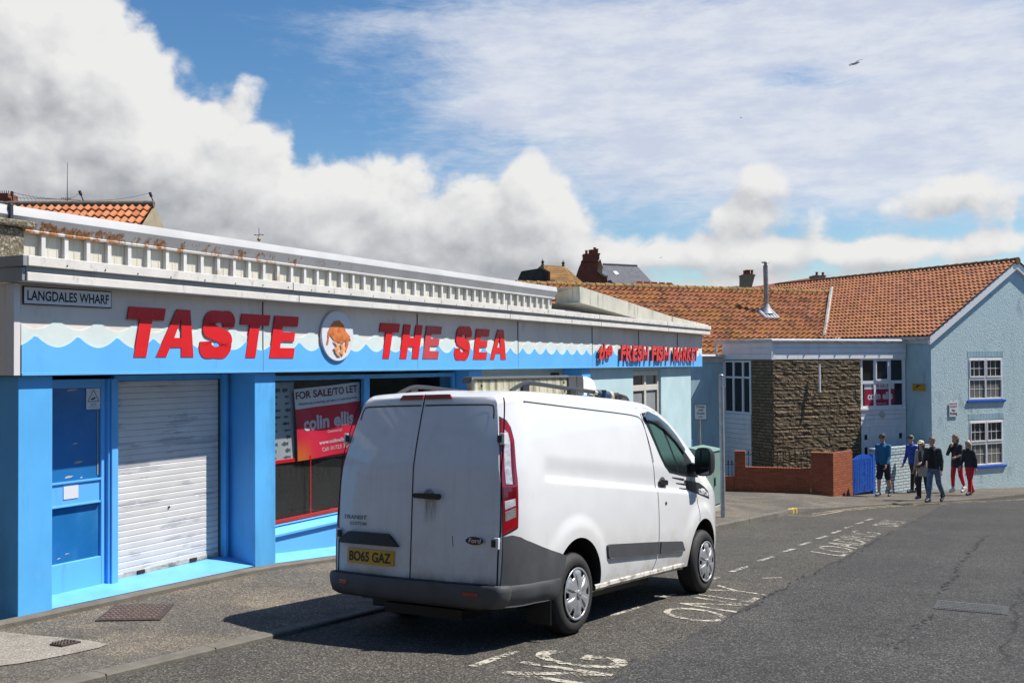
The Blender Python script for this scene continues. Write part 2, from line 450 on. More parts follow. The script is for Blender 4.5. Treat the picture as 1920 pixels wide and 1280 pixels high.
HGLASS = glass('house_glass', (.018, .022, .026))
# parapet metal with rust running down near the near end
m, q, b = newmat('white_parapet_metal'); p = pos(q); xx, yy, zz = q.sep(p)
base = q.mix(q.ss(q.noise(p, 2, 5), .3, .7), (.46, .455, .445), (.53, .525, .515))
near = q.ss(yy, 8.5, 17, 1, .15)
low = q.ss(zz, 2.735, 2.82, 1, 0)
rn = q.math('ADD', q.noise(q.scale(p, (9, 9, 7)), 1, 8, .72), q.math('MULTIPLY', q.noise(q.scale(p, (30, 30, 18)), 1, 5, .7), .35))
thr = q.math('MULTIPLY', q.math('MULTIPLY', near, low), .36)
rm = q.math('MULTIPLY', q.ss(q.math('ADD', rn, thr), .97, 1.07), q.ss(low, .02, .2))
rc = q.ramp(q.noise(p, 40, 4), [(.3, (.12, .035, .008)), (.55, (.36, .14, .03)), (.8, (.48, .30, .12))])
q.con(q.mix(rm, base, rc), b.inputs['Base Color']); b.inputs['Roughness'].default_value = .5
PARAP = m
# setting
def newer(q, p, c):
    A = gp(1140, 1272); B = gp(1703, 982); d = (B - A); d.z = 0; d.normalize(); nn = Vector((d.y, -d.x, 0))
    side = q.math('SUBTRACT', q.vmath('DOT_PRODUCT', p, tuple(nn)), A.dot(nn))
    along = q.math('SUBTRACT', q.vmath('DOT_PRODUCT', p, tuple(d)), A.dot(d))
    side = q.math('MULTIPLY_ADD', q.math('SUBTRACT', q.noise(p, 3.0, 5), .5), .13, side)
    mask = q.ss(side, -.02, .03)
    dk = q.mix(1, c, (.90, .915, .94), 'MULTIPLY')
    c2 = q.mix(mask, q.mix(1, c, (1.18, 1.14, 1.06), 'MULTIPLY'), dk)
    seam = q.math('MULTIPLY', q.ss(q.math('ABSOLUTE', side), .0, .06, 1, 0), q.ss(q.noise(p, 2.0, 4), .42, .62))
    c2 = q.mix(q.math('MULTIPLY', seam, .7), c2, (.02, .02, .02))
    # a long crack further out in the lane
    s2 = q.math('MULTIPLY_ADD', q.math('SUBTRACT', q.noise(p, 1.3, 6, .7), .5), .5, q.math('SUBTRACT', side, 2.35))
    cr = q.math('MULTIPLY', q.ss(q.math('ABSOLUTE', s2), 0, .035, 1, 0), q.ss(q.noise(p, .8, 4), .45, .55))
    c2 = q.mix(q.math('MULTIPLY', cr, .75), c2, (.014, .014, .014))
    for off_, wd_ in ((.9, .35), (2.5, .4), (4.1, .4)):
        tk = q.math('MULTIPLY', q.ss(q.math('ABSOLUTE', q.math('SUBTRACT', q.math('MULTIPLY_ADD', q.math('SUBTRACT', q.noise(p, .35, 3), .5), .5, side), off_)), 0, wd_, 1, 0), q.math('MULTIPLY', q.ss(q.noise(p, .6, 5), .3, .65), .22))
        c2 = q.mix(tk, c2, (.03, .03, .031))
    # grey oil drips and pale grit
    c2 = q.mix(q.math('MULTIPLY', q.ss(q.noise(p, 1.1, 5, .7), .60, .72), .35), c2, (.02, .02, .02))
    c2 = q.mix(q.math('GREATER_THAN', q.noise(p, 17, 2, .5), .80), c2, (.35, .34, .31))
    return c2
ASPH = speckle('road_asphalt', [(.020, .0195, .0185), (.047, .045, .042), (.078, .074, .068), (.17, .16, .14)], 95, newer, bmp=.5)
def pav(q, p, c):
    n = q.noise(p, .9, 6, .65)
    c = q.mix(q.ss(n, .42, .66), c, q.mix(1, c, (1.5, 1.42, 1.28), 'MULTIPLY'))
    return q.mix(q.math('GREATER_THAN', q.noise(p, 21, 2, .5), .78), c, (.45, .44, .40))
PAVE = speckle('pavement_asphalt', [(.045, .040, .034), (.085, .077, .066), (.125, .113, .097), (.22, .20, .17)], 105, pav, bmp=.45)
PATCH = speckle('pale_patch', [(.15, .135, .115), (.22, .20, .175), (.27, .25, .215), (.36, .34, .3)], 110, None, bmp=.25)
m, q, b = newmat('road_paint'); p = pos(q)
n = q.math('ADD', q.noise(p, 26, 7, .75), q.math('MULTIPLY', q.noise(p, 5, 4), .45))
q.con(q.mix(q.noise(p, 3), (.34, .31, .25), (.52, .48, .40)), b.inputs['Base Color']); b.inputs['Roughness'].default_value = .8
tr = q.put('ShaderNodeBsdfTransparent'); mx = q.put('ShaderNodeMixShader'); q.con(q.ss(n, .675, .775), mx.inputs[0])
q.con(tr.outputs[0], mx.inputs[1]); q.con(b.outputs[0], mx.inputs[2]); q.con(mx.outputs[0], q.n['Material Output'].inputs[0])
PAINT = m
m, q, b = newmat('yellow_line_paint'); p = pos(q)
n = q.math('ADD', q.noise(p, 20, 7, .75), q.math('MULTIPLY', q.noise(p, 2, 4), .6))
q.con(q.mix(q.noise(p, 3), (.34, .265, .15), (.45, .37, .24)), b.inputs['Base Color']); b.inputs['Roughness'].default_value = .8
tr = q.put('ShaderNodeBsdfTransparent'); mx = q.put('ShaderNodeMixShader'); q.con(q.ss(n, .72, .86), mx.inputs[0])
q.con(tr.outputs[0], mx.inputs[1]); q.con(b.outputs[0], mx.inputs[2]); q.con(mx.outputs[0], q.n['Material Output'].inputs[0])
YLINE = m
YPAINT = mat('yellow_kerb_paint', (.50, .34, .03), .7, .15, 8)
IRON = mat('rusty_iron_cover', (.045, .032, .028), .75, .25, 14, bmp=.4, bs=50)

# ------------------------------------------------------------------ ground, road, pavement
xs = [-400, -120, -50] + [-20 + 2.5 * k for k in range(25)] + [60, 120, 400]
ys = [-300, -60, -12] + [-10 + 2.5 * k for k in range(27)] + [75, 110, 200, 500]
mb = MB(); mb.grid([[(x, y, g(x, y)) for x in xs] for y in ys])
tag(mb.build('road', ASPH, recalc=False), kind='structure')

E_ = Vector((.477, .879, 0)).normalized(); IN_ = Vector((-E_.y, E_.x, 0)); O_ = Vector((-4.015, 8.243, 0))   # along the shop front, into the shop
K0 = Vector((-1.96, 8.13, 0)); EK = Vector((.4695, .883, 0)).normalized(); NK = Vector((-EK.y, EK.x, 0))


def zb(s):
    """top of the concrete edging along the shop front"""
    t = [(-6, -.12), (-3, -.36), (-.05, -.535), (.3, -.545), (2.72, -.637), (3.04, -.667), (4.1, -.765), (30, -.765 - .082 * 25.9)]
    for (a, za), (b_, zb_) in zip(t, t[1:]):
        if s <= b_: return za + (zb_ - za) * (s - a) / (b_ - a)
    return t[-1][1]


def front(s, d=0, z=0):
    p = O_ + E_ * s + IN_ * d
    return Vector((p.x, p.y, z))


def kh(s): return .035 if s < 1 else (.11 if s > 8 else .035 + .075 * (s - 1) / 7)


def KL(s): return K0 + EK * s - NK * .0011 * max(0, s - 3) ** 2


# kerb line (outer edge) then the curve beyond the dropped crossing
KP = []
s_ = -16.0
while s_ < 18.9:
    p = KL(s_); KP.append((p.x, p.y, kh(s_), s_)); s_ += .5
KEND = len(KP)
for (px, py, h) in [(1520, 955.6, .045), (1545, 953.6, .025), (1600, 949.5, .02), (1660, 946, .02), (1720, 943, .03), (1790, 940, .04), (1860, 936.5, .07), (1920, 931, .09), (1990, 926, .1), (2120, 920, .1)]:
    q_ = gp(px, py); KP.append((q_.x, q_.y, h, 20))
BK = []
nK = len(KP)
for i, (x, y, h, s) in enumerate(KP):
    k = Vector((x, y, 0))
    sb = (k - O_).dot(E_)
    if sb < 17.6: b0 = front(sb, -.055); zz = zb(sb) - .045
    else:
        t = min(1, (i - KEND + 6) / (nK - KEND + 5)) if i > KEND - 6 else 0
        b0 = Vector((2 + 42 * t, 52, 0)); zz = g(b0.x, b0.y) + .1
    BK.append((b0.x, b0.y, zz))
rows = []
KW = .11
for i, (x, y, h, s) in enumerate(KP):
    k = Vector((x, y, g(x, y) + h)); b0 = Vector(BK[i]); d = (b0 - k); L = d.length
    r = []
    for j in range(21):
        t = (KW / L) + (1 - KW / L) * (j / 20)
        p = k + d * t
        if b0.y > 40 or True:
            zl = g(p.x, p.y) + h * (1 if h > .05 else 1) 
            blend = t if BK[i][1] < 40 else 1e-9
            p.z = zl * (1 - blend) + b0.z * blend + (.05 * min(1, t * 3) if BK[i][1] > 40 else 0)
        r.append(p)
    rows.append(r)
mb = MB(); mb.grid(rows); tag(mb.build('pavement', PAVE), kind='structure')
PAVEROWS = rows


def pz(x, y):
    """height of the pavement at x, y (nearest surveyed point)"""
    best = min((((p.x - x) ** 2 + (p.y - y) ** 2), p.z) for r in rows for p in r)
    return best[1]


mb = MB(); top = []; 
for i, (x, y, h, s) in enumerate(KP):
    k = Vector((x, y, g(x, y))); b0 = Vector(BK[i]); d = b0 - k; d.z = 0; d.normalize()
    top.append([k + Vector((0, 0, -.05)), k + Vector((0, 0, h - .012)), k + d * .015 + Vector((0, 0, h)), k + d * (KW + .015) + Vector((0, 0, h + .002)), k + d * (KW + .015) + Vector((0, 0, -.05))])
mb.grid(top); kb = tag(mb.build('kerb', KERB, smooth=True, angle=35), kind='structure')
# joints between the kerb stones, yellow end marks
mb = MB()
for k in range(-15, 18):
    p = KL(k + .37); h = kh(k)
    for dd in (0,):
        a = Vector((p.x, p.y, g(p.x, p.y) + h))
        mb.prism([a - NK * .002 + Vector((0, 0, -h)), a - NK * .002, a + NK * .12 + Vector((0, 0, .003)), a + NK * .12 + Vector((0, 0, -.04))], EK * .006)
tag(mb.build('kerb_joint', mat('joint_dirt', (.07, .06, .05), .95)), kind='structure')
mb = MB()
for sx in (17.95, 18.25):
    p = KL(sx); h = kh(sx); a = Vector((p.x, p.y, g(p.x, p.y)))
    mb.prism([a - NK * .006, a - NK * .006 + Vector((0, 0, h + .004)), a + NK * .12 + Vector((0, 0, h + .005)), a + NK * .12], EK * .16)
tag(mb.build('yellow_kerb_marking', YPAINT), kind='structure')

# edging strip along the shop
mb = MB(); r_ = []
s_ = -6.
while s_ <= 17.8:
    r_.append([front(s_, -.075, zb(s_) - .12), front(s_, -.07, zb(s_) - .012), front(s_, -.058, zb(s_) - .002), front(s_, .05, zb(s_)), front(s_, .05, zb(s_) - .2)]); s_ += .45
mb.grid(r_); tag(mb.build('concrete_edging', KERB, smooth=True, angle=40), kind='structure')

# worn lines: bay dashes
mb = MB()
Z4 = .006
def stroke(a, b_, wd):
    d = (b_ - a); d.z = 0; d.normalize(); n = Vector((-d.y, d.x, 0)) * wd / 2
    L = (b_ - a).length; k = max(1, int(L / .4))
    def up(p): return Vector((p.x, p.y, g(p.x, p.y) + Z4))
    mb.grid([[up(a.lerp(b_, t / k) + n), up(a.lerp(b_, t / k) - n)] for t in range(k + 1)])
for (a, b_) in [((885, 1250), (968, 1221)), ((1142, 1155), (1200, 1137)), ((1230, 1122), (1266, 1114)), ((1333, 1087), (1347, 1081)), ((1371, 1072), (1404, 1061)), ((1422, 1052), (1450, 1043.5)), ((1466, 1035.5), (1488, 1028.7)), ((1499, 1022), (1521, 1016)), ((1532, 1010), (1550, 1004.5)), ((1560, 999.5), (1575, 994.8)), ((1583, 990), (1598, 986)), ((1605, 982), (1618, 979)), ((1623, 975.5), (1636, 972.3))]:
    stroke(gp(*a), gp(*b_), .075)
stroke(gp(1430, 1084), gp(1466, 1083), .05)
tag(mb.build('parking_bay_line', PAINT, recalc=False), kind='structure')
# painted words, read from the carriageway, tops towards the kerb
def roadword(body, p_bl, p_br, p_tl, bold=.02, keep=None):
    """p_bl start of baseline, p_br end of baseline, p_tl top of first letter"""
    m_ = MB(); a = gp(*p_bl); b_ = gp(*p_br); t = gp(*p_tl)
    U = (b_ - a); V = (t - a); U.z = V.z = 0
    def fn(u, v):
        p = a + U * u + V * v
        return Vector((p.x, p.y, g(p.x, p.y) + Z4))
    text(m_, body, fn, 1, 1, bold)
    tag(m_.build('painted_road_word', PAINT, recalc=False), kind='structure')
roadword('ONLY', (1343, 1172), (1446, 1110), (1228, 1152), -.008)
roadword('NG', (1120, 1290), (1186, 1239), (938, 1262), .012)
roadword('LOADING', (1582, 1044), (1654, 1000), (1518, 1034), -.005)
roadword('ONLY', (1682, 988), (1704, 977), (1632, 985), .01)
# double yellow lines following the far edge
mb = MB()
for pts, wd in (([(1478, 966), (1523, 967.5), (1550, 963), (1580, 957.5), (1620, 953.5), (1680, 949), (1760, 945), (1840, 940.5), (1920, 936), (2000, 932)], .09),
                ([(1522, 963.5), (1556, 958.5), (1600, 953), (1680, 946.5), (1760, 942.6), (1840, 938)], .08)):
    P = [gp(*p_) for p_ in pts]
    for a, b_ in zip(P, P[1:]): stroke(a, b_, wd)
tag(mb.build('double_yellow_line', YLINE, recalc=False), kind='structure')

# pale repaired patch with a small cover, and the covers
def onpave(px, py, lift=0.):
    """pavement point on a sight line"""
    v = ray(px, py); Y = 8.; 
    for _ in range(12):
        x = v.x * Y; sb = (Vector((x, Y, 0)) - O_).dot(E_); k = K0 + EK * ((Vector((x, Y, 0)) - K0).dot(EK))
        tt = max(0, min(1, (Vector((x, Y, 0)) - k).dot(NK) / 1.98))
        z = (g(x, Y) + kh(0)) * (1 - tt) + (zb(sb) - .045) * tt
        Y = Y * .5 + .5 * (z - CZ) / v.z
    return Vector((v.x * Y, Y, z + lift))
pts = [(-60, 1182), (0, 1185), (60, 1191), (120, 1196), (170, 1202), (203, 1208), (185, 1215), (140, 1225), (90, 1235), (40, 1244), (0, 1249), (-70, 1258)]
P = [onpave(*p_) for p_ in pts]; cc = Vector((0, 0, 0))
for p_ in P: cc += p_ / len(P)
mb = MB()
inner = [[cc.lerp(p_, k / 6) for p_ in P] for k in range(1, 7)]
def lift(p_, dz):
    x, y = p_.x, p_.y; k = K0 + EK * ((Vector((x, y, 0)) - K0).dot(EK)); sb = (Vector((x, y, 0)) - O_).dot(E_)
    tt = max(0, min(1, (Vector((x, y, 0)) - k).dot(NK) / 1.98))
    return Vector((x, y, (g(x, y) + kh((k - K0).dot(EK))) * (1 - tt) + (zb(sb) - .045) * tt + dz))
mb.grid([[lift(p_, .007) for p_ in r] for r in inner], closed=True); mb.poly([lift(p_, .007) for p_ in inner[0]])
tag(mb.build('pale_pavement_patch', PATCH, recalc=False), kind='structure')


def cover(name, corners, label, nx, ny, raise_=.012, m1=None, m2=None):
    P = [Vector(p_) for p_ in corners]; mb = MB(); mb2 = MB()
    def bil(u, v): return (P[0] * (1 - u) + P[1] * u) * (1 - v) + (P[3] * (1 - u) + P[2] * u) * v
    up = Vector((0, 0, 1))
    root = empty(name, (P[0] + P[2]) / 2); tag(root, label, 'drain cover'); inv = -((P[0] + P[2]) / 2)
    mb.hexa([bil(0, 0) + inv - up * .03, bil(1, 0) + inv - up * .03, bil(1, 1) + inv - up * .03, bil(0, 1) + inv - up * .03] + [bil(a, b_) + inv + up * raise_ for a, b_ in ((0, 0), (1, 0), (1, 1), (0, 1))])
    mb.build('frame', m1 or IRON, root)
    for i in range(nx):
        for j in range(ny):
            u0, u1 = .06 + .88 * i / nx, .06 + .88 * (i + .66) / nx; v0, v1 = .06 + .88 * j / ny, .06 + .88 * (j + .55) / ny
            mb2.hexa([bil(a, b_) + inv + up * (raise_ - .002) for a, b_ in ((u0, v0), (u1, v0), (u1, v1), (u0, v1))] + [bil(u0 * (1 - e) + u1 * e, v0 * (1 - f_) + v1 * f_) + inv + up * (raise_ + .011) for e, f_ in ((.12, .12), (.88, .12), (.88, .88), (.12, .88))])
    mb2.build('tread_pattern', m2 or mat('worn_iron', (.12, .085, .07), .6, .3, 18), root)


cover('drain_cover', [onpave(178, 1166, .005), onpave(300, 1164, .005), onpave(327, 1134, .005), onpave(217, 1136, .005)], 'large rusty rectangular iron cover in the pavement before the roller shutter', 11, 7)
cover('small_drain_cover', [onpave(93, 1211, .012), onpave(116, 1214.5, .012), onpave(152, 1206, .012), onpave(126, 1203, .012)], 'small iron cover set in the pale concrete patch', 4, 5, .008)
cover('road_drain_grate', [gp(1750, 1140, .004), gp(1888, 1152, .004), gp(1893, 1136, .004), gp(1758, 1124, .004)], 'worn iron grate sunk in the dark carriageway', 22, 5, .002, mat('grey_iron', (.05, .05, .048), .7), mat('worn_grey_iron', (.13, .125, .115), .6, .3, 18))
mb = MB(); rnd = random.Random(8)
def crack(pts, w0, w1, dens=.09):
    P = [gp(*p_) for p_ in pts]
    for a, b_ in zip(P, P[1:]):
        n = max(1, int((b_ - a).length / dens)); d = (b_ - a).normalized(); nn = Vector((-d.y, d.x, 0))
        for k in range(n):
            if rnd.random() < .18: continue
            c_ = a.lerp(b_, (k + .5) / n) + nn * rnd.uniform(-.05, .05); L = dens * rnd.uniform(.5, 1.3); wd = rnd.uniform(w0, w1)
            pl = [c_ + d * (L * .5 * math.cos(t)) * rnd.uniform(.7, 1.2) + nn * (wd * math.sin(t)) * rnd.uniform(.5, 1.3) for t in (0, .8, 1.6, 2.4, 3.1, 3.9, 4.7, 5.5)]
            mb.poly([Vector((p.x, p.y, g(p.x, p.y) + .003)) for p in pl])
crack([(1853, 1003), (1838, 1012), (1822, 1032), (1800, 1062), (1782, 1092), (1765, 1112)], .012, .035)
crack([(1745, 1152), (1715, 1175), (1690, 1196), (1668, 1215)], .008, .022)
crack([(1700, 983), (1656, 1003), (1606, 1037), (1562, 1058), (1500, 1085), (1450, 1112), (1395, 1145), (1368, 1158)], .006, .022, .12)
crack([(1360, 1160), (1260, 1208), (1190, 1242), (1135, 1275)], .002, .008, .12)
tag(mb.build('road_crack', mat('crack_dirt', (.012, .012, .012), .95)), kind='structure')

# ================================================================== the fish shop
RZ = math.atan2(E_.y, E_.x)
SL = .0064


def sh(p): return Vector((p.x, p.y, p.z - SL * p.x))


shop = empty('fish_shop', O_, RZ, 'long single-storey blue and white fish shop with red letters on its fascia', 'shop')


def sb(name, m, boxes, parent=shop, warp=sh, bevel=.006, **kw):
    mb = MB(warp)
    for bx in boxes: mb.box(*bx)
    return mb.build(name, m, parent, bevel=bevel, **kw)


# walls and piers
sb('side_wall', BLUE, [(-.05, .27, .52, 6.5, -1.2, 1.44)])
sb('pier', BLUE, [(-.05, .27, .04, .518, -1.2, 1.44)])
sb('pier', BLUE, [(2.72, 3.04, .04, .55, -1.6, 1.44)])
sb('pier', BLUE, [(7.18, 7.55, .04, .55, -2, 1.44)])
sb('pier', BLUE, [(11.14, 11.52, .04, .55, -2.4, 1.44)])
sb('wall', PALEB, [(7.552, 11.138, .42, .6, -2.4, 1.44), (11.522, 13.8, .1, .6, -2.6, 1.44), (15.45, 17.5, .1, .6, -3, 1.44), (13.802, 15.448, .1, .6, -3, -.2), (13.802, 15.448, .1, .6, 1.385, 1.44), (17.3, 17.5, .602, 6.5, -3, 1.44)])
sb('rear_wall', PALEB, [(-.05, 17.5, 6.5, 6.7, -3, 2.3)])
sb('lintel', WHITE, [(-.04, 17.5, .105, .7, 1.445, 2.3)])
sb('roof', GREYW, [(-.04, 17.9, .25, 6.7, 2.305, 2.36)])
sb('ceiling', mat('ceiling_board', (.4, .4, .38), .9), [(.28, 17.2, .71, 6.4, 1.42, 1.44)])
sb('air_vent', DARK, [(10.62, 10.95, .40, .43, 1.295, 1.36)])

# alcove floor and plinth, sloped to the edging
mb = MB()
sv = [-.05, .27, 1.2, 2.0, 2.72, 3.04]
mb.grid([[(s, .05, zb(s) + .004), (s, .47, -.515 - .012 * s), (s, .60, -.515 - .012 * s)] for s in sv])
mb.grid([[(s, .05, zb(s) + .004), (s, .205, zb(s) + .085), (s, .3, zb(s) + .085)] for s in (3.04, 4.1, 5.5, 7.18)])
mb.grid([[(s, .05, zb(s) + .004), (s, .43, zb(s) + .06)] for s in (7.55, 9, 11.14)])
mb.build('alcove_floor', BLUEG, shop)
# riser below the windows
mb = MB()
mb.hexa([(3.042, .2, -2), (7.178, .2, -2), (7.178, .52, -2), (3.042, .52, -2), (3.042, .2, -.40), (7.178, .2, -.43), (7.178, .52, -.43), (3.042, .52, -.40)])
mb.build('stall_riser', BLUEF, shop)
mb = MB(sh); mb.hexa([(3.042, .165, -.395), (7.178, .165, -.395), (7.178, .31, -.385), (3.042, .31, -.385), (3.042, .165, -.365), (7.178, .165, -.365), (7.178, .31, -.30), (3.042, .31, -.30)])
mb.build('window_sill', BLUEF, shop, bevel=.004)

# windows
for (a, b_) in ((3.10, 4.96), (5.07, 7.10)):
    wf = sb('window', BLUE, [(a - .055, a, .27, .33, -.299, 1.40), (b_, b_ + .055, .27, .33, -.299, 1.40), (a, b_, .27, .33, 1.345, 1.40), (a, b_, .27, .33, -.299, -.29)])
    mb = MB(sh); mb.poly([(a, .30, -.289), (b_, .30, -.289), (b_, .30, 1.344), (a, .30, 1.344)]); mb.build('pane', PANE, wf)
    sb('red_rail', RED, [(a, b_, .34, .36, -.288, -.245)], wf)
    sb('red_bar', RED, [(a + .88, a + .90, .34, .36, -.244, .45)], wf)
mb = MB(sh)
mb.box(3.05, 7.17, 2.2, 2.25, -1, 1.41); mb.box(3.05, 7.17, .53, 2.2, -.62, -.58); mb.box(3.05, 3.09, .553, 2.2, -.57, 1.41)
mb.build('interior', mat('dim_interior', (.30, .30, .28), .9), shop)
sb('red_rail', RED, [(3.11, 7.08, .385, .40, .385, .43)])
sb('counter_front', mat('dark_counter', (.022, .021, .02), .25, .2, 2), [(3.06, 7.12, .402, .43, -.57, .42)])

# the door
dr = sb('door', BLUEF, [(.275, .36, .42, .47, -.53, 1.40), (1.075, 1.125, .42, .47, -.53, 1.40), (.36, 1.075, .42, .47, 1.32, 1.40), (.36, 1.075, .42, .47, .255, .465), (.36, 1.075, .42, .47, -.56, -.26)])
sb('pane', DBLUE, [(.36, 1.075, .445, .455, .466, 1.319)], dr, bevel=0)
sb('pane', DBLUE, [(.36, 1.075, .445, .455, -.259, .254)], dr, bevel=0)
sb('beading', BLUEF, [(.36, 1.06, .405, .42, .455, .475), (1.06, 1.075, .405, .42, .255, .475), (.36, 1.06, .405, .42, .245, .262)], dr, bevel=.003)
sb('notice', PLATE, [(.665, .82, .414, .419, .315, .432)], dr, bevel=0)
sb('edge_tape', mat('old_sealant', (.30, .29, .24), .7), [(1.045, 1.056, .438, .444, .50, 1.13)], dr, bevel=0)
TAPE = mat('tape_scraps', (.45, .43, .36), .8)
for (s, z, a, b_) in ((.70, .50, .09, .022), (.86, .485, .03, .016), (.80, .625, .09, .022), (.78, .80, .06, .016), (.62, -.22, .04, .012), (.70, -.19, .05, .010), (.72, 1.29, .12, .022)):
    mb = MB(sh); mb.poly([(s, .4435, z), (s + a * .7, .4435, z + .004), (s + a, .4435, z + b_ * .8), (s + a * .4, .4435, z + b_), (s + .006, .4435, z + b_ * .7)]); mb.build('tape_remnant', TAPE, dr)

sb('mullion', BLUEF, [(1.127, 1.145, .385, .5, -.54, 1.40), (1.15, 1.225, .365, .5, -.54, 1.40)])

# roller shutter
sv = empty('roller_shutter', (0, 0, 0)); sv.parent = shop
mb = MB(sh); n = 31; z0, z1 = -.50, 1.375; pr = []
for k in range(n):
    za = z0 + (z1 - z0) * k / n; hh = (z1 - z0) / n
    pr += [(.4685, za + .002), (.4615, za + .006), (.4606, za + .3 * hh), (.4602, za + .6 * hh), (.4606, za + .9 * hh), (.463, za + hh - .002)]
mb.grid([[(1.228, d, z), (2.615, d, z)] for d, z in pr])
mb.build('curtain', SHUT, sv, smooth=True, angle=28)
sb('bottom_rail', mat('grubby_rail', (.42, .39, .33), .6, .2, 9, dirt=(.10, .07, .04), damt=.8, dsc=(7, 7, 14), dlo=.5, dhi=.65), [(1.23, 2.61, .455, .49, -.53, -.478)], sv)
sb('head_box', BLUE, [(1.23, 2.615, .43, .5, 1.378, 1.43)], sv)
mb = MB(sh); mb.lathe([(0, -.006), (.013, -.006), (.015, 0)], (1.925, .458, .085), (0, -1, 0), 12); mb.box(1.917, 1.933, .448, .462, .078, .092)
mb.build('lock', BLACK, sv)
mb = MB(sh)
for s in (1.52, 2.2): mb.box(s, s + .09, .444, .4545, -.52, -.485)
mb.lathe([(0, -.004), (.014, -.004), (.014, 0)], (1.9, .454, -.5), (0, -1, 0), 10)
mb.build('slide_bolts', DARK, sv)
sb('guide', mat('dark_guide', (.05, .05, .05), .6), [(2.605, 2.622, .44, .5, -.53, 1.40)], sv)
sb('jamb', BLUE, [(2.624, 2.665, .37, .5, -.54, 1.43), (2.668, 2.718, .41, .5, -.54, 1.43)])

# end window
wf = sb('window', mat('cream_frame', (.56, .52, .45), .5, .05, 4), [(13.81, 13.90, .15, .22, -.18, 1.375), (15.35, 15.44, .15, .22, -.18, 1.375), (13.9, 15.35, .15, .22, 1.27, 1.375), (13.9, 15.35, .15, .22, .95, 1.07), (14.56, 14.68, .152, .22, -.18, .949), (14.56, 14.68, .152, .22, 1.071, 1.269), (13.9, 15.35, .15, .22, -.18, -.10)])
sb('pane', HGLASS, [(13.9, 15.35, .19, .2, -.1, 1.27)], wf, bevel=0)
sb('net_curtain', mat('net_curtain', (.22, .23, .23), .9), [(14.0, 14.5, .184, .188, .3, .9), (14.72, 15.3, .184, .188, -.05, .92)], wf, bevel=0)

# fascia boards and painted waves
fas = sb('fascia', WHITE, [(-.06, 18.03, 0, .1, 1.445, 2.21)], bevel=.003)
CWT = mat('clean_white_trim', (.66, .62, .60), .5, .04, 2)
for bx in ((-.122, -.062, -.004, .1, 1.445, 2.205), (18.032, 18.055, -.004, .1, 1.445, 2.205)): sb('edge_trim', CWT, [bx], fas, bevel=.003)
sb('return_panel', WHITE, [(-.12, -.065, .102, 5, 1.445, 2.205)], fas)


def waves(s0, s1, peak, depth, ph, zbot, d, th, m, name):
    per = .4135; mb = MB(sh); n = int((s1 - s0) / per * 14); top = []
    for k in range(n + 1):
        s = s0 + (s1 - s0) * k / n; u = ((s - ph) / per) % 1
        top.append((s, peak + .010 - depth * (1 - abs(2 * u - 1) ** 1.9)))
    a = [(s, d, z) for s, z in top]; b_ = [(s, d, zbot) for s, z in top]
    c = [(s, d + th, z) for s, z in top]
    mb.grid([c, a, b_])
    return mb.build(name, m, fas)


waves(-.059, 18.028, 1.918, .098, .28, 1.66, -.007, .006, MINT, 'wave_trim')
waves(-.059, 18.028, 1.772, .100, .07, 1.446, -.014, .013, BLUEF, 'wave_trim')
sb('bottom_bead', BLUEG, [(-.059, 18.028, -.022, -.0145, 1.445, 1.462)], fas, bevel=0)
JS = mat('joint_dark', (.14, .14, .14), .9)  # dark seams between the fascia boards
for s in (2.79, 5.75, 8.6, 11.5, 13.85, 16.25): sb('board_joint', JS, [(s, s + .005, -.0155, .001, 1.464, 2.2)], fas, bevel=0)
rnd = random.Random(3)
for k in range(34):
    mb = MB(sh)
    s = rnd.uniform(.9, 9); z = rnd.choice([rnd.uniform(1.93, 2.12), rnd.uniform(1.95, 2.0), rnd.uniform(1.5, 1.66)])
    mb.lathe([(0, -.003), (rnd.uniform(.004, .009), -.003), (.009, .0)], (s, -.014 if z < 1.7 else 0, z), (0, -1, 0), 7); mb.build('screw_hole', DARK, fas)

# cornice
cor = sb('cornice', WHITE2, [(-.13, 18.15, -.185, .1, 2.212, 2.285)], bevel=.005)
sb('upper_board', WHITE2, [(-.135, 18.16, -.205, -.10, 2.335, 2.418)], cor, bevel=.004)
sb('recess', GREYW, [(-.128, 18.14, -.165, .1, 2.287, 2.36)], cor)
sb('flashing', GREYW, [(-.18, -.137, -.2, 5, 2.33, 2.42), (-.165, -.132, -.165, 5, 2.212, 2.325)], cor)
for k in range(46): mb = MB(sh); mb.ball((.2 + k * .39 + rnd.uniform(-.05, .05), -.207, 2.355 + rnd.uniform(-.006, .01)), .007, n=4); mb.build('nail', DARK, cor)
mb = MB(sh)
for s in (3.05, 7.9, 11.4, 15.05): sb('board_joint', DARK, [(s, s + .007, -.208, -.17, 2.334, 2.42)], cor, bevel=0); sb('board_joint', DARK, [(s + .12, s + .127, -.188, -.15, 2.211, 2.287)], cor, bevel=0)

# parapet: sheet metal cap over a strip of fins
par = empty('parapet', (0, 0, 0)); par.parent = shop
mb = MB(sh); sec = [(.335, 2.672), (.292, 2.672), (.288, 2.69), (.296, 2.70), (.258, 2.768), (.240, 2.80), (.242, 2.815), (.258, 2.878), (.30, 2.888), (.5, 2.88), (.5, 2.6)]
ids = mb.grid([[(s, d, z) for d, z in sec] for s in [-.6 + .62 * k for k in range(19)]])
mb.face(ids[-1]); mb.face(ids[0][::-1]); mb.build('cap', PARAP, par, smooth=True, angle=18)
sb('back_sheet', CREAM, [(.08, 10.55, .352, .49, 2.36, 2.69)], par)
mb = MB(sh)
for k in range(0, 118):
    s = .1 + k * .0885; mb.box(s, s + .005, .349, .353, 2.37, 2.685)
mb.build('sheet_rib', CREAM, par)
FIN = mat('white_fin', (.62, .61, .585), .5, .06, 5, dirt=(.34, .20, .09), damt=.6, dsc=(5, 5, 1.5), dlo=.56, dhi=.68)
s = .355
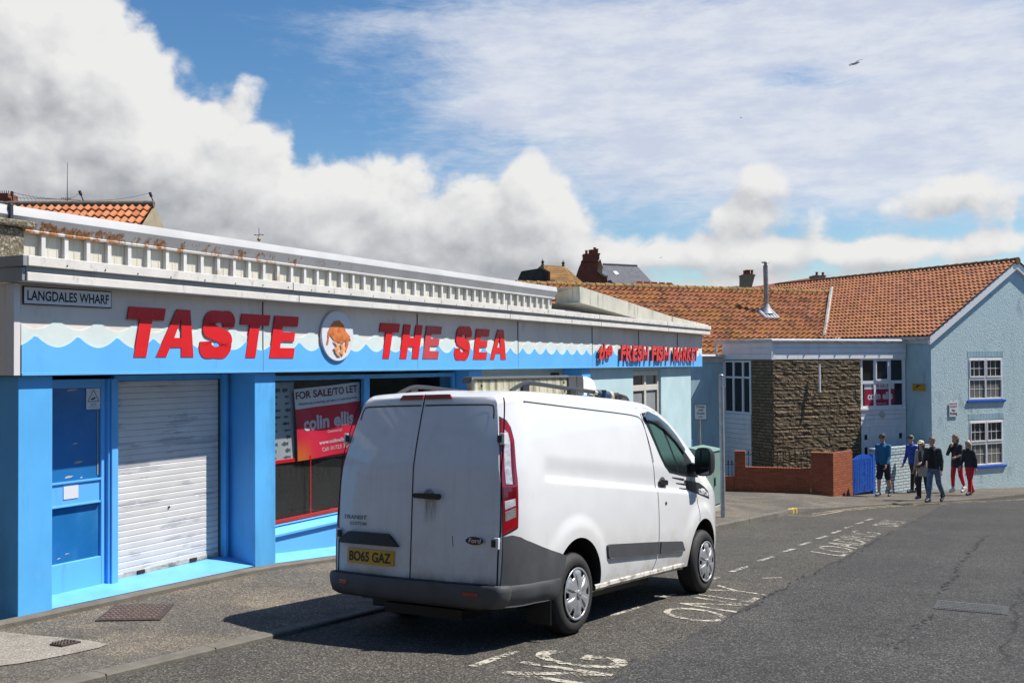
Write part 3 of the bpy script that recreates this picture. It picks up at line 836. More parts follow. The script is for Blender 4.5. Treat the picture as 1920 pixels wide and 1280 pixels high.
while s < 10.5: sb('fin', FIN, [(s, s + .042, .305, .35, 2.36, 2.671)], par, bevel=.003); s += .232
sb('end_cap', mat('dark_end', (.03, .035, .05), .5), [(.0, .03, .22, .51, 2.70, 2.89)], par)
# pebbledash pier with its coping at the near end
pr_ = sb('end_pier', PEBBLE, [(-.16, .13, .22, 5, 2.36, 2.695)], bevel=.01)
sb('coping', PEBBLE, [(-.21, .20, .17, 5, 2.70, 2.755)], pr_, bevel=.012)
# sloping white upstand towards the far end
mb = MB(); L_ = lambda px, py, d: None


def loc(px, py, d):
    v = ray(px, py); P0_ = O_ + IN_ * d; v2 = Vector((v.x, v.y, 0)); k = P0_.dot(IN_) / v2.dot(IN_)
    p = v2 * k; return Vector(((p - O_).dot(E_), d, v.z * k + CZ))


A0, A1 = loc(1087, 537, .75), loc(1087, 567, .75)
B0, B1 = loc(1175, 565, .42), loc(1175, 592, .42)
C0, C1 = loc(1255, 592, .10), loc(1255, 612, .10)
D0, D1 = loc(1328, 609, -.18), loc(1328, 616, -.18)
Bk = Vector((0, 1.2, 0)); lft0, lft1 = loc(1043, 541, 1.5), loc(1043, 568, 1.5)
mb.grid([[lft0, A0, B0, C0, D0], [lft1, A1, B1, C1, D1]])
mb.grid([[lft0, A0, B0, C0, D0], [lft0 + Bk, A0 + Bk, B0 + Bk, C0 + Bk, D0 + Bk]])
mb.grid([[lft1, A1, B1, C1, D1], [lft1 + Bk, A1 + Bk, B1 + Bk, C1 + Bk, D1 + Bk]])
mb.build('roof_upstand', mat('stained_cream_upstand', (.58, .55, .45), .6, .08, 2, dirt=(.12, .12, .08), damt=.75, dsc=(9, 9, 1.1), dlo=.52, dhi=.72), shop)
mb = MB(); mb.box(10.2, 13.2, 1.0, 5.5, 2.2, 2.5); mb.build('upstand_base', WHITE2, shop)

# ------------------------------------------------------------------ raised letters
UNIT = {
    'T': [[(.33, 0), (.67, 0), (.67, .75), (.33, .75)], [(0, .75), (.33, .75), (.67, .75), (1, .75), (1, 1), (0, 1)]],
    'A': [[(0, 0), (.27, 0), (.335, .2), (.40, .4), (.505, .80), (.505, 1), (.36, 1)], [(.505, .80), (.59, .4), (.62, .2), (.66, 0), (1, 0), (.72, 1), (.505, 1)], [(.335, .2), (.62, .2), (.59, .4), (.40, .4)]],
    'E': [[(0, 0), (.38, 0), (.38, .24), (.38, .40), (.38, .62), (.38, .76), (.38, 1), (0, 1)], [(.38, 0), (1, 0), (1, .24), (.38, .24)], [(.38, .40), (.93, .40), (.93, .62), (.38, .62)], [(.38, .76), (1, .76), (1, 1), (.38, 1)]],
    'H': [[(0, 0), (.36, 0), (.36, .37), (.36, .62), (.36, 1), (0, 1)], [(.36, .37), (.64, .37), (.64, .62), (.36, .62)], [(.64, 0), (1, 0), (1, 1), (.64, 1), (.64, .62), (.64, .37)]]}


def catmull(P, n=6):
    out = []
    for i in range(len(P) - 1):
        p0, p1, p2, p3 = P[max(0, i - 1)], P[i], P[i + 1], P[min(len(P) - 1, i + 2)]
        for k in range(n):
            t = k / n
            out.append(tuple(.5 * (2 * p1[j] + (p2[j] - p0[j]) * t + (2 * p0[j] - 5 * p1[j] + 4 * p2[j] - p3[j]) * t * t + (3 * p1[j] - p0[j] - 3 * p2[j] + p3[j]) * t ** 3) for j in range(len(p1))))
    out.append(tuple(P[-1])); return out


_c = catmull([(.845, .66), (.83, .76), (.70, .865), (.49, .885), (.27, .845), (.175, .73), (.24, .60), (.47, .515), (.72, .43), (.835, .29), (.73, .15), (.5, .112), (.28, .145), (.165, .25), (.15, .345)])
_l, _rr = [], []
for i, p in enumerate(_c):
    a, b_ = _c[max(0, i - 1)], _c[min(len(_c) - 1, i + 1)]; tx, ty = b_[0] - a[0], b_[1] - a[1]; L = math.hypot(tx, ty); nx, ny = -ty / L, tx / L
    wd = abs(nx) * .165 + abs(ny) * .115
    _l.append((p[0] + nx * wd, p[1] + ny * wd)); _rr.append((p[0] - nx * wd, p[1] - ny * wd))
UNIT['S'] = [[_l[i], _l[i + 1], _rr[i + 1], _rr[i]] for i in range(len(_l) - 1)]


def bigletter(ch, s0, wd, zlo, h, m, shear=.17, off=.020, screws=()):
    mb = MB(sh); ix = {}
    for pl in UNIT[ch]:
        ids = []
        for (u, v) in pl:
            k = (round(u, 4), round(v, 4))
            if k not in ix: ix[k] = mb.vert((s0 + u * wd + shear * v * h, -off, zlo + v * h + SL * 0))
            ids.append(ix[k])
        mb.face(ids)
    n = len(mb.f); thicken(mb, (0, .010, 0))
    for k in range(n, len(mb.f)): mb.mi[k] = 1
    o_ = mb.build('sign_letter', [m, REDK], fas)
    if screws:
        for (u, v) in screws: mb = MB(sh); mb.lathe([(0, -.004), (.011, -.003), (.011, .001)], (s0 + u * wd + shear * v * h, -off, zlo + v * h), (0, -1, 0), 10); mb.build('screw', PLATE, o_)
    return o_


SC = {'T': [(.5, .16), (.25, .87), (.8, .87)], 'A': [(.16, .14), (.84, .14), (.52, .9)], 'S': [(.3, .13), (.68, .13), (.4, .88), (.75, .84)], 'E': [(.2, .12), (.85, .12), (.8, .5), (.2, .88)], 'H': [(.18, .12), (.82, .12), (.18, .9), (.82, .9)]}


def px2s(px): return loc(px, 640, -.03).x


# bottoms measured at the baseline: left and right edge of each letter's box
for ch, s0, s1, m, zl, zh, sl_ in (('T', .93, 1.36, RED, 1.603, 2.066, .2), ('A', 1.33, 1.80, RED, 1.606, 2.066, .2), ('S', 1.865, 2.285, RED, 1.600, 2.072, .2), ('T', 2.375, 2.81, RED, 1.603, 2.062, .2), ('E', 2.88, 3.27, RED, 1.600, 2.062, .2)):
    bigletter(ch, s0, s1 - s0, zl, zh - zl, m, shear=sl_, screws=SC[ch])
for ch, xl, xr, a_, b_, m, zl, zh in (('T', 713.5, 752, -.085, -.112, RED, 1.60, 2.05), ('H', 750.4, 785.6, 0, 0, RED, 1.598, 2.048), ('E', 793.4, 822.5, 0, 0, REDD, 1.598, 2.045), ('S', 854, 884.8, -.034, -.08, RED, 1.588, 2.062), ('E', 888, 913, 0, 0, RED, 1.594, 2.045), ('A', 919.6, 949.8, 0, 0, RED, 1.594, 2.05)):
    s0, s1 = px2s(xl) + a_, px2s(xr) + b_
    bigletter(ch, s0, s1 - s0, zl, zh - zl, m, shear=.24 if ch != 'A' else .16, screws=SC[ch])

# smaller standing-off letters
def small(word, s0, s1, z0, z1, shear, rise=0, up=0):
    ws = []
    for ch in word:
        v, f = glyphs(ch, .035); ws.append(max(p[0] for p in v) - min(p[0] for p in v) + .05)
    tot = sum(ws); s = s0
    for i, (ch, wv) in enumerate(zip(word, ws)):
        wd = (s1 - s0) * wv / tot; mb = MB(sh)
        hh = (z1 - z0) * (1 if ch not in 'e' else .78)
        text(mb, ch, lambda u, v, s=s, i=i: Vector((s + u, -.075, z0 + v + rise * i)), wd * .93, hh, .035, shear)
        n = len(mb.f); thicken(mb, (0, .028, 0))
        for k in range(n, len(mb.f)): mb.mi[k] = 1
        mb.build('sign_letter', [RED, REDK], fas); s += wd


small('the', 11.62, 12.30, 1.585, 1.86, .28, .035)
small('FRESH', 12.72, 14.22, 1.575, 1.885, .18)
small('FISH', 14.42, 15.52, 1.575, 1.885, .18)
small('MARKET', 15.76, 17.52, 1.575, 1.885, .18)

# ------------------------------------------------------------------ things hung on the shop
def fthing(name, label, cat, s, d, z):
    return empty(name, front(s, d, z - SL * s), RZ, label, cat)


sg = fthing('street_name_sign', 'white street name plate with a black border at the near end of the fascia', 'sign', .39, -.012, 2.112)
mb = MB(); mb.box(-.44, .44, -.006, .006, -.076, .076); mb.build('plate', INK, sg, bevel=.004)
mb = MB(); mb.box(-.43, .43, -.0085, -.0065, -.067, .067); mb.build('face', PLATE, sg)
mb = MB(); text(mb, 'LANGDALES WHARF', lambda u, v: Vector((-.405 + u, -.0105, -.042 + v)), .81, .084, .022); mb.build('lettering', INK, sg)

cs = fthing('crab_sign', 'round white disc with an orange crab between the red words', 'sign', 4.03, -.03, 1.865)
mb = MB(); mb.lathe([(0, .012), (.293, .012), (.3, .004), (.3, -.012), (0, -.012)], (0, 0, 0), (0, -1, 0), 48); mb.build('disc', PLATE, cs, smooth=True, angle=30)
CRAB = mat('orange_crab', (.55, .16, .04), .5, .35, 12, dirt=(.30, .07, .02), damt=.6, dsc=(30, 30, 30))
CRAB2 = mat('pale_crab', (.72, .33, .14), .5, .3, 16)
mb = MB()
def outl(pts, y=-.015, mi=0): mb.prism([(u, y, v) for u, v in pts], (0, -.004 - mi * .003, 0), mi)
outl([(-.17, .02), (-.15, .10), (-.08, .17), (.02, .185), (.10, .13), (.15, .04), (.16, -.04), (.09, -.09), (0, -.08), (-.09, -.05)])
outl([(-.20, -.02), (-.16, .02), (-.15, .10), (-.19, .05)], -.0155); outl([(-.22, -.10), (-.19, -.01), (-.165, .0), (-.19, -.10)], -.0152)
outl([(.15, .05), (.20, -.02), (.19, -.10), (.14, -.20), (.13, -.10)], -.0153)
outl([(.16, .04), (.22, .0), (.23, -.06), (.20, -.03)], -.0151)
outl([(-.10, -.06), (-.02, -.09), (.02, -.15), (-.03, -.20), (-.10, -.15), (-.03, -.13)], -.0195, 1)
outl([(.02, -.10), (.10, -.10), (.13, -.16), (.08, -.23), (.0, -.20), (.05, -.15)], -.0196, 1)
outl([(-.08, -.18), (0, -.205), (.04, -.24), (-.02, -.235)], -.0194, 1)
mb.build('crab', [CRAB, CRAB2], cs)

cv = fthing('cctv_sign', 'small white camera warning sign on the blue door glass', 'sign', .995, .435, 1.215)
mb = MB(); mb.box(-.075, .075, -.003, .006, -.097, .097); mb.build('plate', PLATE, cv)
mb = MB()
tri = [(0, .085), (.062, -.025), (-.062, -.025)]
for a, b_ in zip(tri, tri[1:] + tri[:1]):
    d = Vector((b_[0] - a[0], 0, b_[1] - a[1])).normalized(); n = Vector((-d.z, 0, d.x)) * .0028
    A_, B_ = Vector((a[0], -.0045, a[1])), Vector((b_[0], -.0045, b_[1])); mb.poly([A_ + n, B_ + n, B_ - n, A_ - n])
mb.poly([(-.03, -.0046, -.002), (.018, -.0046, .018), (.026, -.0046, .006), (-.022, -.0046, -.014)]); mb.poly([(-.004, -.0047, -.001), (.012, -.0047, .002), (.006, -.0047, -.014)])
text(mb, 'CCTV', lambda u, v: Vector((-.03 + u, -.0045, -.062 + v)), .06, .02, .01); text(mb, 'in operation', lambda u, v: Vector((-.055 + u, -.0045, -.083 + v)), .11, .013)
mb.build('lettering', INK, cv)

# estate agent's banner inside the first window
bn = fthing('for_sale_banner', 'red and white for sale banner inside the first shop window', 'banner', 4.45, .36, .83)
TL, TR, BR, BL = Vector((-.74, 0, .41)), Vector((.53, 0, .47)), Vector((.60, 0, -.40)), Vector((-.67, 0, -.435))
def bb(u, v, lift=0):
    p = (BL * (1 - u) + BR * u) * (1 - v) + (TL * (1 - u) + TR * u) * v
    p.y = -.012 * math.sin(u * 9 + v * 3) - lift; return p
m, q, b = newmat('banner_print'); uu = q.sep(uvn(q))
redc = q.mix(q.math('MULTIPLY', q.ss(uu[0], 0, .28, 1, 0), q.ss(uu[1], .02, .36, 1, 0)), (.68, .022, .06), (.75, .18, .025))
q.con(q.mix(q.math('GREATER_THAN', uu[1], .72), redc, (.80, .80, .82)), b.inputs['Base Color']); b.inputs['Roughness'].default_value = .35
mb = MB(); N_ = 28; ids = [[mb.vert(bb(i / N_, j / N_)) for i in range(N_ + 1)] for j in range(N_ + 1)]
for j in range(N_):
    for i in range(N_):
        mb.face((ids[j][i], ids[j][i + 1], ids[j + 1][i + 1], ids[j + 1][i]), 0, [(i / N_, j / N_), ((i + 1) / N_, j / N_), ((i + 1) / N_, (j + 1) / N_), (i / N_, (j + 1) / N_)])
mb.build('sheet', m, bn, smooth=True, recalc=False)
mb = MB()
text(mb, 'FOR SALE/TO LET', lambda u, v: bb(.02 + u, .855 + v, .004), .94, .105, .02, mi=0)
text(mb, 'Would suit a variety of uses or redevelopment', lambda u, v: bb(.05 + u, .755 + v, .004), .90, .05, mi=0)
text(mb, 'colin ellis', lambda u, v: bb(.10 + u, .40 + v, .004), .76, .20, .035, mi=1)
text(mb, 'Commercial', lambda u, v: bb(.46 + u, .325 + v, .004), .20, .04, mi=1)
text(mb, 'www.colinellis.co.uk', lambda u, v: bb(.32 + u, .175 + v, .004), .55, .055, .02, mi=1)
text(mb, 'Call: 01723 363565', lambda u, v: bb(.36 + u, .075 + v, .004), .50, .055, mi=1)
mb.build('lettering', [mat('maroon_print', (.16, .012, .03), .4), PLATE], bn, recalc=False)

fc = fthing('fish_chart', 'grey poster of rows of fish inside the shop window', 'poster', 3.45, .40, .90)
mb = MB(); mb.box(-.33, .31, .0, .004, -.5, .42); mb.build('sheet', mat('faded_poster', (.40, .43, .44), .5, .06, 3), fc)
mb = MB(); rnd = random.Random(5)
for r in range(11):
    for c in range(3):
        u, v, a = -.20 + c * .19 + rnd.uniform(-.03, .03), .33 - r * .078, rnd.uniform(.04, .075); hgt = rnd.uniform(.014, .03)
        mb.prism([(u - a, -.0005, v), (u - a * .3, -.0005, v + hgt), (u + a * .5, -.0005, v + hgt * .5), (u + a * .8, -.0005, v + hgt), (u + a * .75, -.0005, v - hgt), (u + a * .5, -.0005, v - hgt * .4), (u - a * .3, -.0005, v - hgt)], (0, -.0015, 0))
mb.build('fish_print', mat('fish_print', (.09, .10, .105), .6, .4, 20), fc)

# unseen building added beyond the near end of the shop to darken the end wall
nbr = empty('added_shade_building', front(-4.5, 3, 0), RZ, 'plain unseen building added beyond the near end of the shop to shade it', 'building')
mb = MB(); mb.box(-6, 2.9, -3.15, 5, -2, 4.8); mb.build('wall', mat('dull_render', (.16, .15, .13), .9), nbr)

bvw = empty('rear_light_blocker', (-4, -17, g(-4, -12)), 0, 'unseen dark block added behind the viewpoint to cut light from there', 'building')  # unseen block added behind the viewpoint to darken the faces turned that way
mb = MB(); mb.box(-26, 20, -6, 2, -1, 6); mb.build('wall', mat('dark_blocker_brick', (.12, .08, .06), .9), bvw)

# ================================================================== the houses beyond
G2 = Vector((.906, .423, 0)).normalized(); E2 = Vector((-G2.y, G2.x, 0)); UP = Vector((0, 0, 1))
CN = Vector((14.3, 34.0, 0))


def onplane(px, py, P, d):
    n = Vector((-d.y, d.x, 0)); v = ray(px, py); k = Vector((P.x, P.y, 0)).dot(n) / (v.x * n.x + v.y * n.y)
    return Vector((v.x * k, v.y * k, v.z * k + CZ))


TERRA = tilemat('terracotta_pantiles', [(.23, .085, .042), (.33, .125, .058), (.38, .16, .08), (.27, .11, .065)])
TERRA2 = tilemat('orange_pantiles', [(.29, .11, .057), (.37, .145, .075), (.41, .17, .09), (.33, .135, .078)], lam=.35, dam=.3)
TERRA3 = tilemat('bright_pantiles', [(.38, .13, .055), (.44, .165, .075), (.48, .20, .10), (.36, .13, .06)], lam=.1, dam=.15)
RIDGE = mat('lichened_ridge', (.30, .155, .04), .9, .35, 6, dirt=(.07, .06, .03), damt=.8, dsc=(7, 7, 7), dlo=.42, dhi=.62, bmp=.4)
MOSSR = mat('mossy_ridge', (.10, .055, .022), .9, .35, 5, dirt=(.17, .09, .03), damt=.7, dsc=(5, 5, 5), bmp=.4)
UPVC = mat('white_upvc', (.80, .80, .80), .35, .03, 2)
UPVC2 = mat('shiplap_white', (.74, .74, .75), .45, .05, 2, dirt=(.3, .3, .3), damt=.3)
GUTT = mat('white_gutter', (.55, .54, .53), .45, .1, 5, dirt=(.2, .2, .18), damt=.5, dsc=(4, 4, 4))
ROUGHC = None
m, q, b = newmat('blue_roughcast'); p = pos(q)
n1 = q.noise(p, 16, 5, .6)
c = q.mix(q.ss(n1, .35, .65), (.47, .61, .635), (.55, .675, .69))
c = q.mix(q.math('MULTIPLY', q.ss(q.noise(q.scale(p, (1.6, 1.6, .9)), 1, 6, .7), .54, .74), .55), c, (.15, .22, .23))
c = q.mix(q.math('MULTIPLY', q.ss(q.noise(q.scale(p, (5, 5, .5)), 1, 6, .7), .55, .75), .3), c, (.20, .30, .31))
q.con(c, b.inputs['Base Color']); b.inputs['Roughness'].default_value = .9; b.inputs['Specular IOR Level'].default_value = .2
bump(q, b, q.math('ADD', q.noise(p, 19, 6, .62), q.math('MULTIPLY', q.noise(p, 50, 4), .4)), .48, .045); ROUGHC = m
SMOOTHB = mat('smooth_blue_render', (.40, .555, .60), .85, .05, 2, dirt=(.14, .22, .25), damt=.4, dsc=(4, 4, 1))
m, q, b = newmat('rough_sandstone'); u = uvn(q)
uw = q.vmath('ADD', u, q.scale(q.vmath('SUBTRACT', q.put('ShaderNodeTexNoise').outputs['Color'], (.5, .5, .5)), (0, 0, 0)))
t1 = q.put('ShaderNodeTexBrick'); t1.offset = .37; t1.squash = 1.7; t1.squash_frequency = 3; q.con(uw, t1.inputs['Vector']); t1.inputs['Scale'].default_value = 1
t1.inputs['Brick Width'].default_value = .30; t1.inputs['Row Height'].default_value = .105; t1.inputs['Mortar Size'].default_value = .012; t1.inputs['Mortar Smooth'].default_value = .4
q.con((.30, .225, .14), t1.inputs['Color1']); q.con((.21, .157, .098), t1.inputs['Color2']); q.con((.06, .046, .028), t1.inputs['Mortar'])
p = pos(q); n1 = q.noise(p, 7, 7, .65)
c = q.mix(q.ss(n1, .3, .7), q.mix(1, t1.outputs['Color'], (.66, .66, .68), 'MULTIPLY'), t1.outputs['Color'])
q.con(c, b.inputs['Base Color']); b.inputs['Roughness'].default_value = .95; b.inputs['Specular IOR Level'].default_value = .15
hh = q.math('ADD', q.math('MULTIPLY', q.math('SUBTRACT', 1, t1.outputs['Fac']), .8), q.math('ADD', q.math('MULTIPLY', n1, 1.3), q.math('MULTIPLY', q.sep(t1.outputs['Color'])[0], 2.5)))
bump(q, b, hh, .8, .05); STONE = m
REDBR = bricks('red_brick', (.42, .105, .04), (.33, .072, .028), (.20, .14, .10), noisy=.12)
DKBR = bricks('dark_red_brick', (.14, .04, .024), (.11, .03, .02), (.09, .06, .05), noisy=.15)
WHBR = bricks('whitewashed_brick', (.56, .64, .65), (.50, .60, .62), (.20, .26, .28), bw=.30, bh=.10, ms=.016, bmp=1.0, noisy=.05)
BLUEP = mat('royal_blue_paint', (.012, .10, .50), .4, .1, 4, dirt=(.10, .18, .42), damt=.3, dsc=(20, 20, 3), dlo=.55, dhi=.75)
SLATE = bricks('grey_slate', (.17, .17, .185), (.13, .13, .145), (.08, .08, .09), bw=.3, bh=.2, ms=.012, bmp=.4, noisy=.15)


def pantiles(name, top, bot, cols, rows, m, parent, amp=.058, lip=.042, keep=None, wave=None):
    """clay pantile roof between a ridge line and an eave line: rolls across, a lip at each course"""
    top = [Vector(a) for a in top]; bot = [Vector(a) for a in bot]; nu = 6
    def pl(P, t):
        t *= len(P) - 1; k = min(int(t), len(P) - 2); return P[k].lerp(P[k + 1], t - k)
    nrm = (top[-1] - top[0]).cross(bot[0] - top[0]).normalized()
    if nrm.z < 0: nrm = -nrm
    mb = MB(); rnd = random.Random(11)
    prof = [0, .55, 1, .55, -.15, -.35]
    jit = [[rnd.uniform(-.006, .006) for _ in range(cols + 1)] for _ in range(rows)]
    for r in range(rows):
        lines = []
        for (v, lift) in ((r / rows, 0.0), ((r + 1) / rows, lip), ((r + 1.0) / rows, lip - .036)):
            ln = []
            for k in range(cols * nu + 1):
                t = k / (cols * nu); c_ = pl(top, t).lerp(pl(bot, t), v)
                ln.append(c_ + nrm * (amp * prof[k % nu] + lift + jit[r][k // nu] * (1 if lift else 0)))
            lines.append(ln)
        ids = [[mb.vert(p_) for p_ in ln] for ln in lines]
        for a in (0, 1):
            for k in range(cols * nu):
                if keep and not keep(mb.v[ids[a][k]]): continue
                col = k // nu
                mb.face((ids[a][k], ids[a][k + 1], ids[a + 1][k + 1], ids[a + 1][k]), 0, [(col + .5, r + .5)] * 4)
    return mb.build(name, m, parent, smooth=True, angle=50, recalc=False)


# ------------------------------------------------------------------ blue gabled house
bh = empty('blue_house', CN + Vector((0, 0, g(CN.x, CN.y))), 0, 'pale blue roughcast gabled house with white windows and blue sills', 'house'); boff = -bh.location
def B_(u, z, d=0): return CN + G2 * u + E2 * d + UP * (z + CZ) + boff
ZE, ZA, UA, ZBASE = .56, 3.10, 4.2, -6.2
pa = lambda px, py: (lambda p_: ((p_ - CN).dot(G2), p_.z - CZ))(onplane(px, py, CN, G2))
w1 = (*pa(1815, 671), *pa(1878, 749)); w2 = (*pa(1817, 789), *pa(1881.5, 871))
ua, ub = min(w1[0], w2[0]), max(w1[2], w2[2])
def roofz(u): return ZE + (ZA - ZE) * u / UA - .02
mb = MB()
def wq(pts): mb.poly([B_(u, z) for u, z in pts])
wq([(0, ZBASE), (ua, ZBASE), (ua, roofz(ua)), (0, ZE)])
wq([(ub, ZBASE), (8.4, ZBASE), (8.4, ZE), (UA, ZA), (ub, roofz(ub))])
wq([(ua, ZBASE), (ub, ZBASE), (ub, w2[3]), (ua, w2[3])]); wq([(ua, w2[1]), (ub, w2[1]), (ub, w1[3]), (ua, w1[3])]); wq([(ua, w1[1]), (ub, w1[1]), (ub, roofz(ub)), (ua, roofz(ua))])
for w_ in (w1, w2):
    for (u, s_) in ((ua, 1), (ub, -1)): mb.poly([B_(u, w_[3]), B_(u, w_[1]), B_(u, w_[1], .14), B_(u, w_[3], .14)])
    mb.poly([B_(ua, w_[1]), B_(ub, w_[1]), B_(ub, w_[1], .14), B_(ua, w_[1], .14)])
mb.build('gable_wall', ROUGHC, bh)
mb = MB(); mb.poly([B_(0, ZBASE), B_(0, ZE), B_(0, ZE, 13), B_(0, ZBASE, 13)]); mb.poly([B_(8.4, ZBASE), B_(8.4, ZE), B_(8.4, ZE, 13), B_(8.4, ZBASE, 13)])
mb.poly([B_(0, ZBASE, 13), B_(8.4, ZBASE, 13), B_(8.4, ZE, 13), B_(UA, ZA, 13), B_(0, ZE, 13)]); mb.build('side_wall', SMOOTHB, bh)
for w_ in (w1, w2):
    u0, z1, u1, z0 = ua + .01, w_[1] - .005, ub - .01, w_[3] + .03
    fr = MB()
    def fb(mb_, a, b_, c_, d_, y0=.04, y1=.11):
        y0 -= .052; y1 -= .052; mb_.hexa([B_(a, c_, y0), B_(b_, c_, y0), B_(b_, c_, y1), B_(a, c_, y1), B_(a, d_, y0), B_(b_, d_, y0), B_(b_, d_, y1), B_(a, d_, y1)])
    um, zm = (u0 + u1) / 2, z0 + (z1 - z0) * .50
    T_ = .055
    fb(fr, u0, u0 + T_, z0, z1); fb(fr, u1 - T_, u1, z0, z1); fb(fr, u0 + T_, u1 - T_, z1 - T_, z1); fb(fr, u0 + T_, u1 - T_, z0, z0 + T_)
    fb(fr, um - T_ * .6, um + T_ * .6, z0 + T_, z1 - T_); fb(fr, u0 + T_, um - T_ * .6, zm - .05, zm + .05); fb(fr, um + T_ * .6, u1 - T_, zm - .05, zm + .05)
    wf = fr.build('window', UPVC, bh, bevel=.008)
    fr = MB()
    for (a, b_) in ((u0 + T_, um - T_ * .6), (um + T_ * .6, u1 - T_)):
        for (c_, d_) in ((z0 + T_, zm - .05), (zm + .05, z1 - T_)):
            if c_ > zm: fb(fr, a, a + .03, c_, d_, .025, .06); fb(fr, b_ - .03, b_, c_, d_, .025, .06); fb(fr, a + .03, b_ - .03, c_, c_ + .05, .025, .06); fb(fr, a + .03, b_ - .03, d_ - .03, d_, .025, .06)
            for k in (1, 2): x_ = a + (b_ - a) * k / 3; fb(fr, x_ - .009, x_ + .009, c_, d_, .072, .078)
            fb(fr, a, b_, (c_ + d_) / 2 - .009, (c_ + d_) / 2 + .009, .071, .0775)
    fr.build('glazing_bar', UPVC, wf)
    fr = MB(); fb(fr, u0 + .04, u1 - .04, z0 + .04, z1 - .04, .08, .085); fr.build('pane', HGLASS, wf)
    fr = MB(); fb(fr, u0 + .06, u1 - .06, z0 + .05, zm, .0785, .0795); fr.build('blind', mat('drawn_blind', (.16, .155, .125), .8, .1, 6), wf)
    fr = MB(); fr.hexa([B_(ua - .08, w_[3] - .07, -.05), B_(ub + .12, w_[3] - .07, -.05), B_(ub + .12, w_[3] - .07, .12), B_(ua - .08, w_[3] - .07, .12), B_(ua - .08, w_[3] + .015, -.05), B_(ub + .12, w_[3] + .015, -.05), B_(ub + .12, w_[3] + .03, .12), B_(ua - .08, w_[3] + .03, .12)]); fr.build('sill', BLUEP, wf, bevel=.01)
    fr = MB(); k = 0; x_ = ua - .03
    while x_ < ub: fb(fr, x_, x_ + .062, w_[1] + .03, w_[1] + .255, .044, .09); x_ += .075
    fr.build('lintel', SMOOTHB, wf, bevel=.006)
# barge board
mb = MB()
for (ua_, ub_) in (((-.14, ZE - .20), (UA, ZA - .02)), ((8.54, ZE - .20), (UA, ZA - .02))):
    (x0, y0), (x1, y1) = ua_, ub_
    mb.hexa([B_(x0, y0, -.10), B_(x1, y1, -.10), B_(x1, y1, .0), B_(x0, y0, .0), B_(x0, y0 + .27, -.10), B_(x1, y1 + .27, -.10), B_(x1, y1 + .27, .0), B_(x0, y0 + .27, .0)])
mb.build('bargeboard', UPVC, bh)
rt, re = [B_(UA, ZA + .30, -.14), B_(UA, ZA + .30, 13)], [B_(-.22, ZE + .10, -.14), B_(-.22, ZE + .10, 13)]
roofc = pantiles('roof', rt, re, 66, 21, TERRA2, bh, amp=.048, lip=.040)
mb = MB(); mb.poly([rt[0], rt[1], B_(8.6, ZE + .1, 13), B_(8.6, ZE + .1, -.14)]); mb.build('rear_roof_slope', TERRA2, roofc)
mb = MB(); n_ = 30
for k in range(n_): a, b_ = rt[0].lerp(rt[1], k / n_), rt[0].lerp(rt[1], (k + .985) / n_); mb.tube([a - UP * .03, b_ - UP * .04], [.135, .12], 10)
mb.build('ridge_tiles', MOSSR, roofc, smooth=True)
mb = MB(); mb.tube([B_(-.16, ZE + .03, -.08), B_(-.16, ZE + .03, 4.9)], .065, 8); mb.build('gutter', GUTT, bh, smooth=True)
mb = MB(); mb.hexa([B_(-.10, ZE - .16, 0), B_(-.10, ZE - .16, 6), B_(-.01, ZE - .16, 6), B_(-.01, ZE - .16, 0), B_(-.10, ZE + .02, 0), B_(-.10, ZE + .02, 6), B_(-.01, ZE + .02, 6), B_(-.01, ZE + .02, 0)]); mb.build('eaves_board', GUTT, bh)

# ------------------------------------------------------------------ stone-fronted house
R0 = CN + E2 * 1.03
st = empty('stone_fronted_house', R0 + Vector((-4, 1, g(10, 34))), 0, 'stone-fronted house with a long orange pantile roof, white cladding and a metal flue', 'house'); soff = -st.location
PF = lambda px, py, d=0: onplane(px, py, R0 + E2 * d, G2) + soff
S0 = onplane(1449, 700, R0, G2); S0.z = 0
PS = lambda px, py, d=0: onplane(px, py, S0 + G2 * d, E2) + soff
S1 = onplane(1355, 700, S0, E2); S1.z = 0
GB = -3.2 - 0
def zset(v, z): return Vector((v.x, v.y, z))
def slab(nm, m, P, d, parent=st, **kw):
    mb = MB(); mb.prism(P, d); return mb.build(nm, m, parent, **kw)
